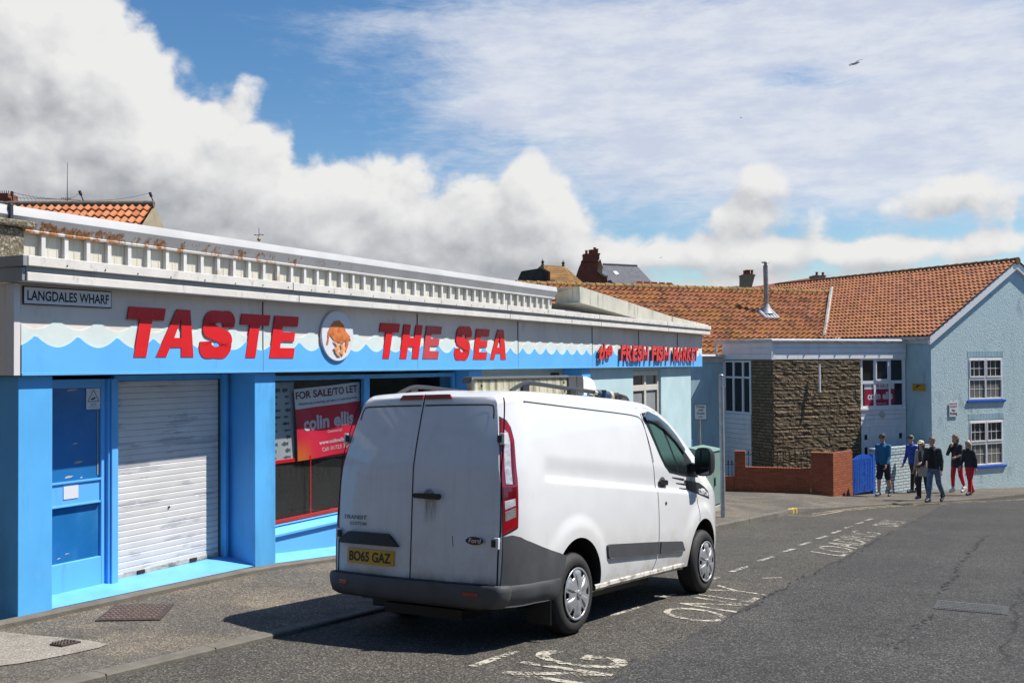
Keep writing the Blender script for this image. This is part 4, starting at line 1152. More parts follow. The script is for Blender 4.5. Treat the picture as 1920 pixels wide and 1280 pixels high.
# stone face with real relief: displaced grid
a, b_ = PF(1449, 676), PF(1613, 674); zt_ = a.z
mb = MB(); nx, nz = 66, 90; rnd = random.Random(4)
L_ = (b_ - a).length; dirv = (zset(b_, 0) - zset(a, 0)).normalized(); courses = []; z = zt_
while z > zt_ - 4.7:
    h_ = rnd.choice([.08, .11, .14, .18, .22]); x_ = 0; row = []
    while x_ < L_:
        w_ = rnd.uniform(.22, .8) * (1.2 if h_ > .1 else 1); row.append((x_, min(L_, x_ + w_), rnd.uniform(.010, .034), rnd.uniform(-.010, .010))); x_ += w_
    courses.append((z, z - h_, row)); z -= h_
for (za, zb_, row) in courses:
    for (x0, x1, dep, tilt) in row:
        g_ = .008
        def pt(x, zz, d): p_ = zset(a, 0) + dirv * x - E2 * d; return Vector((p_.x, p_.y, zz))
        N1 = max(1, int((x1 - x0) / .12)); N2 = 2
        grid_ = []
        for j in range(N2 + 1):
            zz = za - g_ + (zb_ - za + 2 * g_) * j / N2; r_ = []
            for i in range(N1 + 1):
                xx = x0 + g_ + (x1 - x0 - 2 * g_) * i / N1; edge = (i in (0, N1)) or (j in (0, N2))
                r_.append(pt(xx, zz, (dep * (.62 if edge else 1) + tilt * (i / N1 - .5) + rnd.uniform(-.012, .012))))
            grid_.append(r_)
        bk = [[pt(x0 + g_, za - g_, 0)] , [pt(x1 - g_, za - g_, 0)]]
        mb.grid(grid_)
        T0, T1, Bb0, Bb1 = pt(x0 + g_, za - g_, 0), pt(x1 - g_, za - g_, 0), pt(x0 + g_, zb_ + g_, 0), pt(x1 - g_, zb_ + g_, 0)
        mb.poly([T0, T1] + grid_[0][::-1]); mb.poly([Bb1, Bb0] + grid_[-1]); mb.poly([T0, *[r_[0] for r_ in grid_], Bb0]); mb.poly([T1, Bb1, *[r_[-1] for r_ in grid_][::-1]])
mb.poly([pt(0, zt_, .004), pt(L_, zt_, .004), pt(L_, zt_ - 4.8, .004), pt(0, zt_ - 4.8, .004)])
mb.build('stone_wall', STONE, st, recalc=False)
s0b, s1b = PS(1449, 676), PS(1408.5, 677)
slab('stone_return', STONE, [zset(s0b, s0b.z), zset(s1b, s0b.z), zset(s1b, s0b.z - 4.8), zset(s0b, s0b.z - 4.8)], G2 * .3)
# white cladding band under the gutter
def clad(P0_, P1_, h_, nm, d):
    mb = MB(); n = 3
    for k in range(n):
        z0, z1 = -h_ * (k + 1) / n, -h_ * k / n - .008
        mb.hexa([P0_ + UP * z0 + d * -.02, P1_ + UP * z0 + d * -.02, P1_ + UP * z0 + d * .2, P0_ + UP * z0 + d * .2, P0_ + UP * z1 + d * -.012, P1_ + UP * z1 + d * -.012, P1_ + UP * z1 + d * .2, P0_ + UP * z1 + d * .2])
    return mb.build(nm, UPVC2, st)
zc = PF(1449, 640.5).z; hb = zc - PF(1449, 673.5).z
clad(zset(PF(1446, 640), zc), zset(PF(1698, 640), zc), hb, 'cladding', E2)
clad(zset(PS(1354.5, 645), zc), zset(PS(1446.5, 645), zc), hb, 'cladding', G2)
slab('corner_trim', UPVC2, [zset(PF(1445, 640), zc + .01) - E2 * .04, zset(PF(1450.5, 640), zc + .01) - E2 * .04, zset(PF(1450.5, 640), zc - hb - .01) - E2 * .04, zset(PF(1445, 640), zc - hb - .01) - E2 * .04], E2 * .05)
mb = MB(); mb.poly([zset(PF(1446, 640), zc + .02), zset(PF(1698, 640), zc + .02), zset(PF(1698, 640), zc + .02) + E2 * 5, zset(PF(1446, 640), zc + .02) + E2 * 2.7, zset(PS(1354.5, 640), zc + .02)]); mb.build('flat_roof', GREYW, st)
mb = MB(); ga = [zset(PS(1345, 645), zc + .03) - G2 * .06, zset(PF(1447, 640), zc + .035) - G2 * .06 - E2 * .06, zset(PF(1700, 640), zc + .03) - E2 * .06]
mb.tube(ga, .062, 9); gt = mb.build('gutter', GUTT, st, smooth=True)
for k in range(9): mb = MB(); c_ = ga[1].lerp(ga[2], (k + .5) / 9); mb.box(c_.x - .03, c_.x + .03, c_.y - .075, c_.y + .03, c_.z - .075, c_.z - .045); mb.build('gutter_bracket', GUTT, gt)
mb = MB(); e_ = ga[0]; mb.tube([e_ + UP * -.02, e_ + UP * -.62, e_ + UP * -.70 - G2 * .1], .045, 8); mb.build('downpipe', GUTT, st, smooth=True)
# right-hand window, panel and door, set back under the cladding
RD = .045
def Q(px, py, d=RD): return PF(px, py, d)
def fbar(mb_, x0, y0, x1, y1, d0=RD, dep=.07):
    A_, B_ = PF(x0, y0, d0), PF(x1, y1, d0); A2, B2 = PF(x0, y1, d0), PF(x1, y0, d0)
    mb_.prism([zset(A_, A_.z), zset(B2, A_.z), zset(B2, B_.z), zset(A_, B_.z)], E2 * dep)
mb = MB()
for r_ in ((1613, 671, 1617, 766), (1692, 671, 1697, 766), (1617, 671, 1692, 674.5), (1617, 761, 1692, 766), (1617, 714, 1692, 718), (1638.5, 674.5, 1642, 714), (1638.5, 718, 1642, 761), (1667, 674.5, 1670, 714), (1667, 718, 1670, 761)): fbar(mb, *r_)
for r_ in ((1642, 674.5, 1644, 713), (1665, 674.5, 1667, 713), (1644, 674.5, 1665, 676.5), (1644, 710.5, 1665, 713.5)): fbar(mb, *r_, d0=RD - .03, dep=.05)
wf = mb.build('window', UPVC, st)
mb = MB(); fbar(mb, 1616, 673, 1694, 763, RD + .04, .01); mb.build('pane', HGLASS, wf)
mb = MB(); mb.prism([zset(Q(1612, 764, .0), Q(1612, 765).z), zset(Q(1699, 764, .0), Q(1612, 765).z), zset(Q(1699, 764, .0), Q(1612, 769).z), zset(Q(1612, 764, .0), Q(1612, 769).z)], E2 * .2); mb.build('sill', UPVC, wf)
mb = MB()
ztop = Q(1612, 769).z; zbt = Q(1612, 796).z
for k in range(3):
    z0, z1 = ztop + (zbt - ztop) * (k + 1) / 3, ztop + (zbt - ztop) * k / 3 - .01
    A_, B_ = Q(1612.5, 780, .03), Q(1699, 780, .03); mb.prism([zset(A_, z0) , zset(B_, z0), zset(B_, z1) + E2 * .015, zset(A_, z1) + E2 * .015], E2 * .15)
mb.build('door_panel_cladding', UPVC2, st)
mb = MB(); zd0 = zbt - 2.3
def vb(x0, x1, z0, z1, d0, dep):
    A_, B_ = PF(x0, 800, d0), PF(x1, 800, d0); mb.prism([zset(A_, z0), zset(B_, z0), zset(B_, z1), zset(A_, z1)], E2 * dep)
for x0, x1 in ((1613, 1616), (1632, 1637), (1676, 1681), (1695, 1699)): vb(x0, x1, zd0, zbt, .03, .1)
for x0, x1 in ((1616, 1632), (1637, 1676), (1681, 1695)): vb(x0, x1, zbt - .08, zbt, .031, .1)
vb(1616, 1632, zd0, zbt - .08, .07, .04); vb(1681, 1695, zd0, zbt - .08, .07, .04); vb(1637, 1676, zd0, zbt - .08, .06, .04)
dr2 = mb.build('door', UPVC, st, bevel=.008)
mb = MB()
for (x0, x1, za, zb_) in ((1641, 1655, .25, 1.0), (1659, 1672, .25, 1.0), (1641, 1672, .13, .2)): vb(x0, x1, zbt - zb_, zbt - za, .048, .02)
mb.build('raised_panel', UPVC, dr2, bevel=.01)
mb = MB()
for cx in (1623.5, 1688.5):
    for (za, zb_) in ((.35, .53), (.78, 1.15)): vb(cx - 2.6, cx + 2.6, zbt - zb_, zbt - za, .062, .02)
mb.build('small_pane', HGLASS, dr2)
lp = PF(1656, 777, -.02); mb = MB(); mb.lathe([(0, .10), (.06, .09), (.105, .05), (.12, .0)], lp + E2 * .06, -E2, 20); mb.build('lamp', mat('opal_lamp', (.42, .42, .37), .4), st, smooth=True)
# left-hand window and boards on the return
mb = MB()
def sbar(mb_, x0, y0, x1, y1, d0=.03, dep=.07):
    A_, B_ = PS(x0, (y0 + y1) / 2, d0), PS(x1, (y0 + y1) / 2, d0); zt2, zb2 = PS(1408, y0, d0).z, PS(1408, y1, d0).z
    mb_.prism([zset(A_, zb2), zset(B_, zb2), zset(B_, zt2), zset(A_, zt2)], G2 * dep)
for r_ in ((1356.5, 676, 1359.5, 777), (1405, 676, 1408.3, 777), (1359.5, 676, 1405, 679), (1359.5, 773, 1405, 777), (1359.5, 706, 1405, 709.5), (1373.5, 679, 1376, 706), (1391, 679, 1393.7, 706), (1373.5, 709.5, 1376, 773), (1391, 709.5, 1393.7, 773)): sbar(mb, *r_)
wf2 = mb.build('window', UPVC, st)
mb = MB(); sbar(mb, 1358, 678, 1407, 775, .07, .01); mb.build('pane', HGLASS, wf2)
mb = MB(); zt2 = PS(1408, 778).z; A_, B_ = PS(1356.5, 800), PS(1408.4, 800)
for k in range(16):
    z1 = zt2 - k * .165; mb.hexa([zset(A_, z1 - .157) - G2 * .012, zset(B_, z1 - .157) - G2 * .012, zset(B_, z1 - .157) + G2 * .1, zset(A_, z1 - .157) + G2 * .1, zset(A_, z1), zset(B_, z1), zset(B_, z1) + G2 * .1, zset(A_, z1) + G2 * .1])
mb.build('shiplap', UPVC2, st)
# blue wing on the left with a low gutter
S2 = S1 - G2 * .0
a = zset(S2, 0) + soff; lb = a - G2 * 9
zl = at(1335, 676, 35.2).z + soff.z
mb = MB(); mb.prism([zset(a, zl - 4.5), zset(lb, zl - 4.5), zset(lb, zl + .15), zset(a, zl + .15)], E2 * .3); mb.build('wing_wall', SMOOTHB, st)
mb = MB(); mb.tube([zset(a, zl + .16) - E2 * .12 - G2 * .02, zset(lb, zl + .16) - E2 * .12], .06, 8); mb.build('gutter', GUTT, st, smooth=True)
mb = MB(); mb.hexa([zset(a, zl - .06) - E2 * .06, zset(lb, zl - .06) - E2 * .06, zset(lb, zl - .06), zset(a, zl - .06), zset(a, zl + .12) - E2 * .06, zset(lb, zl + .12) - E2 * .06, zset(lb, zl + .12), zset(a, zl + .12)]); mb.build('eaves_board', GUTT, st)
# long pantile roof
RB = Vector((13.74, 42.75, CZ + 2.72)) + soff
rl, rr_ = RB - G2 * 15, RB + G2 * 1.2
drop = UP * -2.72 - E2 * 3.95
zcC = lambda p_: CZ + ZE + .10 + ((p_ - soff - CN).dot(G2) + .22) * (ZA + .30 - ZE - .10) / (UA + .22) + soff.z
keepB = lambda p_: p_.z > zcC(p_) - .10
rf = pantiles('roof', [rl, rr_], [rl + drop, rr_ + drop], 62, 16, TERRA, st, keep=keepB)
mb = MB(); mb.poly([rl, rr_, rr_ + UP * -2.7 + E2 * 4, rl + UP * -2.7 + E2 * 4]); mb.build('rear_roof_slope', TERRA, rf)
mb = MB(); n_ = 36; re_ = RB - G2 * .05
for k in range(n_): a_, b2 = rl.lerp(re_, k / n_), rl.lerp(re_, (k + .985) / n_); mb.tube([a_ - UP * .01, b2 - UP * .02], [.135, .12], 10)
mb.build('ridge_tiles', RIDGE, rf, smooth=True)
vd = (-E2 * .983 - G2 * 1.03); vz = -2.72 * .983 / 3.95
mb = MB(); pts = [RB + vd * t_ + UP * (vz * t_ + .20) for t_ in [0, .3, .7, 1.1, 1.6, 2.0, 2.5, 2.95, 3.2]]
mb.grid([[p_ - G2 * .09 + UP * random.uniform(-.02, .03), p_ + G2 * .02 + UP * .07, p_ + G2 * .10 + UP * .05] for p_ in pts]); mb.build('valley_flashing', CONC, rf)
# flue
def onroofB(px, py):
    v = ray(px, py); r0 = RB - soff; k_ = 2.72 / 3.95
    # camera height + v.z*Y = ridge height - k*(distance down the slope)
    a_ = r0.dot(E2); bx = v.x * E2.x + E2.y
    Y = (r0.z - CZ - k_ * a_) / (v.z - k_ * bx)
    return Vector((v.x * Y, Y, v.z * Y + CZ))
fb_ = onroofB(1437.5, 590) + soff
FLM = mat('flue_metal', (.26, .25, .235), .5, .25, 6, metal=.5, dirt=(.12, .09, .06), damt=.6, dsc=(9, 9, 2))
mb = MB(); ht = (at(1434, 500, fb_.y - soff.y).z + soff.z) - fb_.z
mb.tube([fb_ - UP * .3, fb_ + UP * (ht + .05) - Vector((.03, 0, 0))], .092, 14); fl = mb.build('flue', FLM, rf, smooth=True, angle=60)
mb = MB(); mb.lathe([(.26, .05), (.2, .14), (.13, .34), (.10, .42)], fb_, UP, 18)
for k in range(5):
    c_ = fb_ + G2 * (-.30 + k * .15) + drop.normalized() * .25; mb.tube([c_ - drop.normalized() * .45 + UP * .09, c_ + drop.normalized() * .18 + UP * .07], .07, 8)
mb.build('flashing', mat('lead_flashing', (.40, .40, .42), .5, .25, 6, metal=.2), fl, smooth=True)
tp = fb_ + UP * (ht + .05) - Vector((.03, 0, 0)); mb = MB(); mb.lathe([(0, .16), (.15, .14), (.17, .11)], tp, UP, 16); mb.lathe([(.06, -.02), (.06, .13)], tp, UP, 10); mb.build('cowl', FLM, fl, smooth=True, angle=40)

# things on the house walls
def wallthing(name, label, cat, p0, ux, w_, h_, m, depth=.012, parts=()):
    """flat sign: p0 centre on the wall, ux to the right as seen"""
    n = Vector((ux.y, -ux.x, 0)); M_ = Matrix(((ux.x, -n.x, 0, p0.x), (ux.y, -n.y, 0, p0.y), (0, 0, 1, p0.z), (0, 0, 0, 1)))
    r_ = empty(name, label=label, cat=cat, mat=M_); mb = MB(); mb.box(-w_ / 2, w_ / 2, -depth, 0, -h_ / 2, h_ / 2); mb.build('plate', m, r_, bevel=.003); return r_
WPa = onplane(1724, 726, CN, E2); ys_ = wallthing('camera_warning_sign', 'small yellow camera warning sign on the shaded blue wall', 'sign', WPa - G2 * .03, -E2, .55, .24, mat('yellow_sign', (.55, .28, .02), .4))
mb = MB(); mb.poly([(-.14, -.014, .0), (-.02, -.014, .09), (.08, -.014, .095), (.02, -.014, .05), (-.10, -.014, -.02)]); mb.build('camera_symbol', INK, ys_)
WPb = onplane(1786.5, 767, CN, G2); ns = wallthing('no_parking_sign', 'white private property no parking sign on the roughcast gable', 'sign', WPb - E2 * .02, G2, .40, .50, PLATE)
mb = MB(); f_ = lambda a_, c_: (lambda u, v: Vector((a_ + u, -.0145, c_ + v)))
text(mb, 'PRIVATE', f_(-.16, .155), .32, .06, .02, mi=1); text(mb, 'PROPERTY', f_(-.175, .06), .35, .06, .02, mi=1); text(mb, 'No', f_(-.08, -.08), .16, .09, .025); text(mb, 'Parking', f_(-.17, -.215), .34, .12, .025)
mb.build('lettering', [INK, mat('maroon_letters', (.30, .03, .05), .5)], ns)
PO = onplane(1649, 741, R0 + E2 * (RD + .03), G2); po = wallthing('for_sale_poster', 'red and white for sale poster in the window above the white door', 'poster', PO, G2, 1.38, .96, PLATE, .004)
mb = MB(); mb.box(-.69, .69, -.0065, -.0045, -.48, .22); mb.build('red_area', mat('crimson_print', (.33, .02, .05), .4), po)
mb = MB(); text(mb, 'FOR SALE', f_(-.36, .27), .78, .12, .01, mi=1); mb.v = [Vector((v.x, -.0075, v.z)) for v in mb.v]; k0 = len(mb.v)
text(mb, 'colin ellis', lambda u, v: Vector((-.55 + u, -.0075, -.14 + v)), 1.15, .26, .03); text(mb, 'colinellis.co.uk', lambda u, v: Vector((-.2 + u, -.0075, -.30 + v)), .5, .05)
mb.build('lettering', [PLATE, mat('maroon_letters_2', (.30, .03, .05), .5)], po, recalc=False)
pw0 = onplane(1530, 683, R0, G2); pw1 = onplane(1527.5, 735, R0, G2)
pl_ = MB(); pl_.tube([pw0 - E2 * .16, pw1 - E2 * .24], .035, 8); wp = tag(pl_.build('wall_pole', UPVC, None, smooth=True), 'thin white pole fixed upright on the stone wall', 'pole')

# ------------------------------------------------------------------ boundary walls, gate
W2 = Vector((.72, .69, 0)).normalized()
pR = Vector((.3224 * 30, 30, 0)); pL = Vector((.2153 * 30.9, 30.9, 0)); D1v = (pL - pR).normalized(); N1v = Vector((-D1v.y, D1v.x, 0)); N1v = -N1v if N1v.y < 0 else N1v
bw = empty('brick_garden_wall', zset(pR, g(pR.x, pR.y)), 0, 'low stepped red brick garden wall with black spear railings', 'wall'); wo_ = -bw.location
F1 = lambda px, py, d=0: onplane(px, py, pR + N1v * d, D1v) + wo_
bz = g(pR.x, pR.y) - .5 + wo_.z
mb = MB()
def seg(x0, x1, y, cap=True):
    A_, B_ = F1(x0, y), F1(x1, y); z_ = F1((x0 + x1) / 2, y).z; mb.prism([zset(A_, bz), zset(B_, bz), zset(B_, z_), zset(A_, z_)], N1v * .22)
seg(1330, 1377, 893); seg(1377, 1397.2, 846); seg(1397.2, 1520, 877.5); seg(1520, 1562, 849)
e0 = F1(1562, 849); e1 = zset(pR + W2 * 1.12, 0) + wo_; mb.prism([zset(e0, bz), zset(e1, bz), zset(e1, e0.z), zset(e0, e0.z)], N1v * .24 - W2 * .12)
mb.build('brickwork', REDBR, bw)
mb = MB()
for (x0, x1, y) in ((1377, 1397.2, 846), (1397.2, 1520, 877.5), (1520, 1562, 849)):
    A_, B_ = F1(x0, y), F1(x1, y); z_ = F1((x0 + x1) / 2, y).z; n_ = max(2, int((B_ - A_).length / .085))
    for k in range(n_):
        a_, b2 = A_.lerp(B_, k / n_), A_.lerp(B_, (k + .9) / n_); mb.prism([zset(a_, z_ - .11) - N1v * .012, zset(b2, z_ - .11) - N1v * .012, zset(b2, z_ + .012) - N1v * .012, zset(a_, z_ + .012) - N1v * .012], N1v * .244)
mb.build('brick_coping', REDBR, bw)
mb = MB()
def rails(x0, x1, ya, yt, n_):
    A_, B_ = F1(x0, ya, .11), F1(x1, ya, .11); zt3, zb3 = F1((x0 + x1) / 2, yt, .11).z, F1((x0 + x1) / 2, ya, .11).z - .05
    zr = zt3 - .13
    mb.tube([zset(A_, zr), zset(B_, zr)], .012, 6)
    for k in range(n_):
        c_ = A_.lerp(B_, (k + .5) / n_); mb.tube([zset(c_, zb3), zset(c_, zt3 - .08)], .009, 6)
        mb.lathe([(.009, -.10), (.026, -.07), (.018, -.04), (.0, .02)], zset(c_, zt3), UP, 6)
rails(1398, 1519, 877, 845, 11); rails(1342, 1376, 893, 862, 5)
mb.build('railings', BLACK, bw)
gpnt = pR + W2 * 1.16; gend = pR + W2 * 2.66
gt_ = empty('blue_gate', zset(gpnt, g(gpnt.x, gpnt.y) + .15), 0, 'bright blue ribbed metal gate beside the red brick pier', 'gate'); go_ = -gt_.location
zt3 = onplane(1617, 851.5, gpnt, W2).z + go_.z
mb = MB(); n_ = 11; top_ = lambda t_: zt3 + .0 - .13 * (2 * t_ - 1) ** 2 * .9
for k in range(n_):
    a_, b2 = gpnt + W2 * (.02 + 1.2 * k / n_) + go_, gpnt + W2 * (.02 + 1.2 * (k + .82) / n_) + go_; nn = Vector((W2.y, -W2.x, 0))
    mb.prism([zset(a_, -.06), zset(b2, -.06), zset(b2, top_((k + .8) / n_)), zset(a_, top_(k / n_))], nn * -.03)
mb.prism([zset(gpnt + go_, -.05), zset(gpnt + W2 * 1.25 + go_, -.05), zset(gpnt + W2 * 1.25 + go_, zt3 - .14), zset(gpnt + go_, zt3 - .14)], Vector((W2.y, -W2.x, 0)) * -.045 - Vector((W2.y, -W2.x, 0)) * .03 * 0)
mb.build('ribbed_panel', BLUEP, gt_)
mb = MB(); a_ = gpnt + W2 * 1.30 + go_; b2 = gpnt + W2 * 1.42 + go_; mb.prism([zset(a_, -.2), zset(b2, -.2), zset(b2, zt3 - .05), zset(a_, zt3 - .05)], Vector((-W2.y, W2.x, 0)) * .1); mb.build('gate_post', BLUEP, gt_)
ws = gpnt + W2 * 1.46; we = CN - W2 * .05
ww = empty('whitewashed_wall', zset(ws, g(ws.x, ws.y)), 0, 'low whitewashed brick wall between the blue gate and blue house', 'wall'); wwo = -ww.location
z0_, z1_ = onplane(1642, 848, ws, W2).z + wwo.z, onplane(1706, 841.5, ws, W2).z + wwo.z
mb = MB(); A_, B_ = ws + wwo, we + wwo; nb = Vector((-W2.y, W2.x, 0))
mb.prism([zset(A_, -1), zset(B_, -1), zset(B_, z1_ - .1), zset(A_, z0_ - .1)], nb * .2); mb.build('brickwork', WHBR, ww)
mb = MB(); n_ = 38
for k in range(n_):
    a_, b2 = A_.lerp(B_, k / n_), A_.lerp(B_, (k + .9) / n_); zz = z0_ + (z1_ - z0_) * k / n_; mb.prism([zset(a_, zz - .10) - nb * .01, zset(b2, zz - .10) - nb * .01, zset(b2, zz + .12) - nb * .01, zset(a_, zz + .12) - nb * .01], nb * .22)
mb.build('brick_coping', WHBR, ww)

# ------------------------------------------------------------------ posts and cabinet
pb = gp(1356, 971, .115); pt_ = at(1352, 703, pb.y)
ps = empty('steel_post', pb, 0, 'tall galvanised steel post with a tiny white plate near the kerb', 'post'); d_ = pt_ - pb
mb = MB(); mb.tube([-d_ * .05, d_], .052, 16); mb.lathe([(.051, 0), (.04, .015), (0, .02)], d_, UP, 12); mb.build('pole', STEEL, ps, smooth=True, angle=40)
mb = MB(); c_ = d_ * .965; mb.box(c_.x + .02, c_.x + .075, c_.y - .062, c_.y - .056, c_.z - .14, c_.z + .10); pp = mb.build('small_plate', PLATE, ps)
mb = MB(); text(mb, 'PAY', lambda u, v: Vector((c_.x + .03 + u, c_.y - .0635, c_.z + .03 + v)), .035, .02) if False else None
for k in range(4): mb.box(c_.x + .028, c_.x + .066, c_.y - .0635, c_.y - .062, c_.z - .10 + k * .05, c_.z - .085 + k * .05)
mb.build('print', mat('grey_print', (.2, .2, .22), .5), pp)
Yp = 25.5; sp = at(1313, 772, Yp)
s2 = empty('private_road_sign', zset(at(1316, 850, Yp), g(sp.x, Yp) + .1), 0, 'small white private road access only sign on a thin grey post', 'sign'); o2 = -s2.location
mb = MB(); mb.tube([Vector((0, .03, -.3)), zset(at(1311, 790, Yp) + o2, (sp + o2).z + .1)], .028, 10); mb.build('post', mat('weathered_post', (.27, .25, .21), .7, .2, 9), s2, smooth=True)
wS, hS = 24 / FPX * Yp, 29 / FPX * Yp; c_ = sp + o2
mb = MB(); mb.box(c_.x - wS / 2, c_.x + wS / 2, c_.y - .03, c_.y - .02, c_.z - hS / 2, c_.z + hS / 2); pp = mb.build('plate', INK, s2, bevel=.004)
mb = MB(); mb.box(c_.x - wS / 2 + .014, c_.x + wS / 2 - .014, c_.y - .033, c_.y - .0305, c_.z - hS / 2 + .014, c_.z + hS / 2 - .014); mb.build('face', PLATE, s2)
mb = MB()
for t_, w_, z_ in (('Private', .20, .105), ('road', .13, .025), ('Access', .20, -.06), ('only', .12, -.155)): text(mb, t_, lambda u, v, w_=w_, z_=z_: Vector((c_.x - w_ / 2 + u, c_.y - .0345, c_.z + z_ + v)), w_, .062, .02)
mb.build('lettering', INK, s2)
kb_ = gp(1322, 962, .115); GRN = mat('pale_green_cabinet', (.175, .27, .235), .5, .08, 3, dirt=(.10, .15, .13), damt=.4, dsc=(6, 6, 1.2))
cb = empty('utility_cabinet', kb_, math.atan2(EK.y, EK.x) - .12, 'pale green street cabinet on a concrete plinth beside the van front', 'cabinet')
mb = MB(); mb.box(-.42, .46, -.22, .26, -.4, .16); mb.build('plinth', CONC, cb, bevel=.01)
mb = MB(); mb.box(-.38, .42, -.19, .22, .165, 1.38); cbd = mb.build('body', GRN, cb, bevel=.01)
mb = MB(); mb.hexa([(-.42, -.23, 1.385), (.46, -.23, 1.385), (.46, .26, 1.385), (-.42, .26, 1.385), (-.40, -.21, 1.42), (.44, -.21, 1.42), (.44, .24, 1.48), (-.40, .24, 1.48)]); mb.build('lid', GRN, cb, bevel=.005)
mb = MB(); mb.box(-.36, .015, -.206, -.191, .2, 1.34); mb.box(.025, .40, -.206, -.191, .2, 1.34); mb.build('door', GRN, cb, bevel=.004)
mb = MB(); mb.box(.05, .075, -.23, -.207, .62, .80); mb.box(.052, .09, -.226, -.207, .78, .80); mb.box(-.34, -.31, -.222, -.207, .3, .36); mb.box(-.34, -.31, -.222, -.207, 1.15, 1.21); mb.build('handle', BLACK, cb)
bb_ = at(1292, 838, 24.0); cab2 = MB(); cab2.box(-.07, .07, -.06, .06, -.18, .18); mtb = cab2.build('meter_box', BLUEG, None, bevel=.01); mtb.location = bb_; tag(mtb, 'small light blue meter box on the corner of the pale shop wall', 'meter box')

# ================================================================== roofs on the skyline
def bgthing(name, Y, px, label, cat):
    p = at(px, 560, Y); r_ = empty(name, (p.x, p.y, g(p.x, p.y) + .1), 0, label, cat); r_['_y'] = Y; return r_


def bpoly(nm, r_, m, pts, dy, parent=None, y0=0, **kw):
    """outline seen on the skyline, at the thing's distance, given real depth dy"""
    Y = r_['_y'] + y0; mb = MB(); P = [at(px, py, Y) - r_.location for px, py in pts]; mb.prism(P, (0, dy, 0)); return mb.build(nm, m, parent or r_, **kw)


def bslope(nm, r_, m, bot, top, run, parent=None, th=.15, y0=0):
    """roof slope: eave points near, ridge points further back"""
    Y = r_['_y'] + y0; mb = MB(); A = [at(px, py, Y) - r_.location for px, py in bot]; B = [at(px, py, Y + run) - r_.location for px, py in top]
    d = Vector((0, .05, -th)); mb.poly(A + B[::-1]); mb.poly([p_ + d for p_ in A + B[::-1]])
    L = A + B[::-1]
    for a_, b2 in zip(L, L[1:] + L[:1]): mb.poly([a_, b2, b2 + d, a_ + d])
    return mb.build(nm, m, parent or r_)


def pots(r_, parent, xs_, ybase, ytops, rad_, m, Y):
    for px, yt in zip(xs_, ytops):
        a_, b2 = at(px, ybase, Y) - r_.location, at(px, yt, Y) - r_.location; mb = MB()
        mb.lathe([(rad_ * 1.05, 0), (rad_ * .85, (b2 - a_).length * .2), (rad_ * .8, (b2 - a_).length * .8), (rad_ * 1.05, (b2 - a_).length), (rad_ * .6, (b2 - a_).length)], a_, UP, 10); mb.build('chimney_pot', m, parent, smooth=True, angle=50)


POT = mat('terracotta_pot', (.20, .05, .03), .8, .2, 9)
BRKF = mat('far_red_brick', (.17, .052, .03), .9, .2, 4, bmp=.2)
BROWNT = bricks('striped_brown_tiles', (.27, .155, .055), (.22, .11, .045), (.09, .055, .03), bw=9, bh=.36, ms=.05, bmp=.5, noisy=.2, patch=(.34, .18, .03))
REDT = bricks('fine_red_tiles', (.27, .09, .05), (.23, .075, .04), (.14, .05, .03), bw=.25, bh=.22, ms=.02, bmp=.3)
TARW = mat('tarred_wall', (.045, .042, .036), .9, .3, 5, dirt=(.09, .085, .07), damt=.6, dsc=(5, 5, 1))

# near pantile house on the left
lh = bgthing('pantile_house', 27.5, 150, 'bright orange pantile roofed house behind the left end of the parapet', 'house'); Y = 27.5
tl, tr = at(20, 384, 29.3) - lh.location, at(287, 384, 29.3) - lh.location
dn = Vector((0, -3.2, -2.3)); pantiles('roof', [tl - Vector((1.2, 0, 0)), tr], [tl - Vector((1.2, 0, 0)) + dn, tr + dn], 25, 10, TERRA3, lh, amp=.05, lip=.05)
mb = MB(); mb.tube([tl - Vector((1.2, 0, -.02)), tr + Vector((.03, 0, .02))], .10, 10); mb.build('ridge_tiles', mat('grey_ridge', (.12, .105, .08), .9, .3, 6, dirt=(.33, .16, .02), damt=.8, dsc=(4, 4, 4), dlo=.55, dhi=.65), lh, smooth=True)
mb = MB(); mb.prism([tr + Vector((-.02, 0, -.1)), tr + dn + Vector((-.02, 0, -.12)), tr + Vector((-.02, -3.2, -6)), tr + Vector((-.02, 3.2, -6)), tr + Vector((-.02, 3.2, -2.4))], (.1, 0, 0)); mb.build('gable_wall', mat('buff_gable', (.30, .25, .17), .9), lh)
mb = MB(); mb.poly([tl - Vector((1.2, 0, 0)), tr, tr + Vector((0, 3.2, -2.3)), tl + Vector((-1.2, 3.2, -2.3))]); mb.build('rear_roof_slope', TERRA3, lh)
mb = MB(); mb.prism([tl + Vector((-1.2, -3.1, -6)), tr + Vector((-.03, -3.1, -6)), tr + Vector((-.03, -3.1, -2.4)), tl + Vector((-1.2, -3.1, -2.4))], (0, .2, 0)); mb.build('wall', PALEB, lh)
ch = bgthing('brick_chimney', 29.6, 4, 'stubby red brick chimney stack at the left edge behind the parapet', 'chimney')
bpoly('stack', ch, BRKF, [(-30, 400), (17, 400), (17, 378), (21, 378), (21, 372), (15, 370), (15, 362), (-30, 362)], .6)
mb = MB()
for k in range(6): p_ = at(-4 + k * 4, 362, 29.8) - ch.location; mb.tube([p_, p_ + UP * .07], .012, 5)
mb.build('bird_spikes', BLACK, ch)
bw_ = bgthing('bird_wire', 29.3, 150, 'sagging bird netting wires on leaning stakes along the left roof ridge', 'wire')
mb = MB(); st_ = [((25, 383), (22, 359)), ((158, 381), (149, 358)), ((289, 383), (281, 361))]
for a_, b2 in st_:
    A_, B_ = at(*a_, 29.3) - bw_.location, at(*b2, 29.3) - bw_.location; mb.tube([A_, B_], [.018, .018], 6); mb.tube([B_.lerp(A_, .35), B_], .045, 6)
mb.build('stakes', DARK, bw_)
mb = MB()
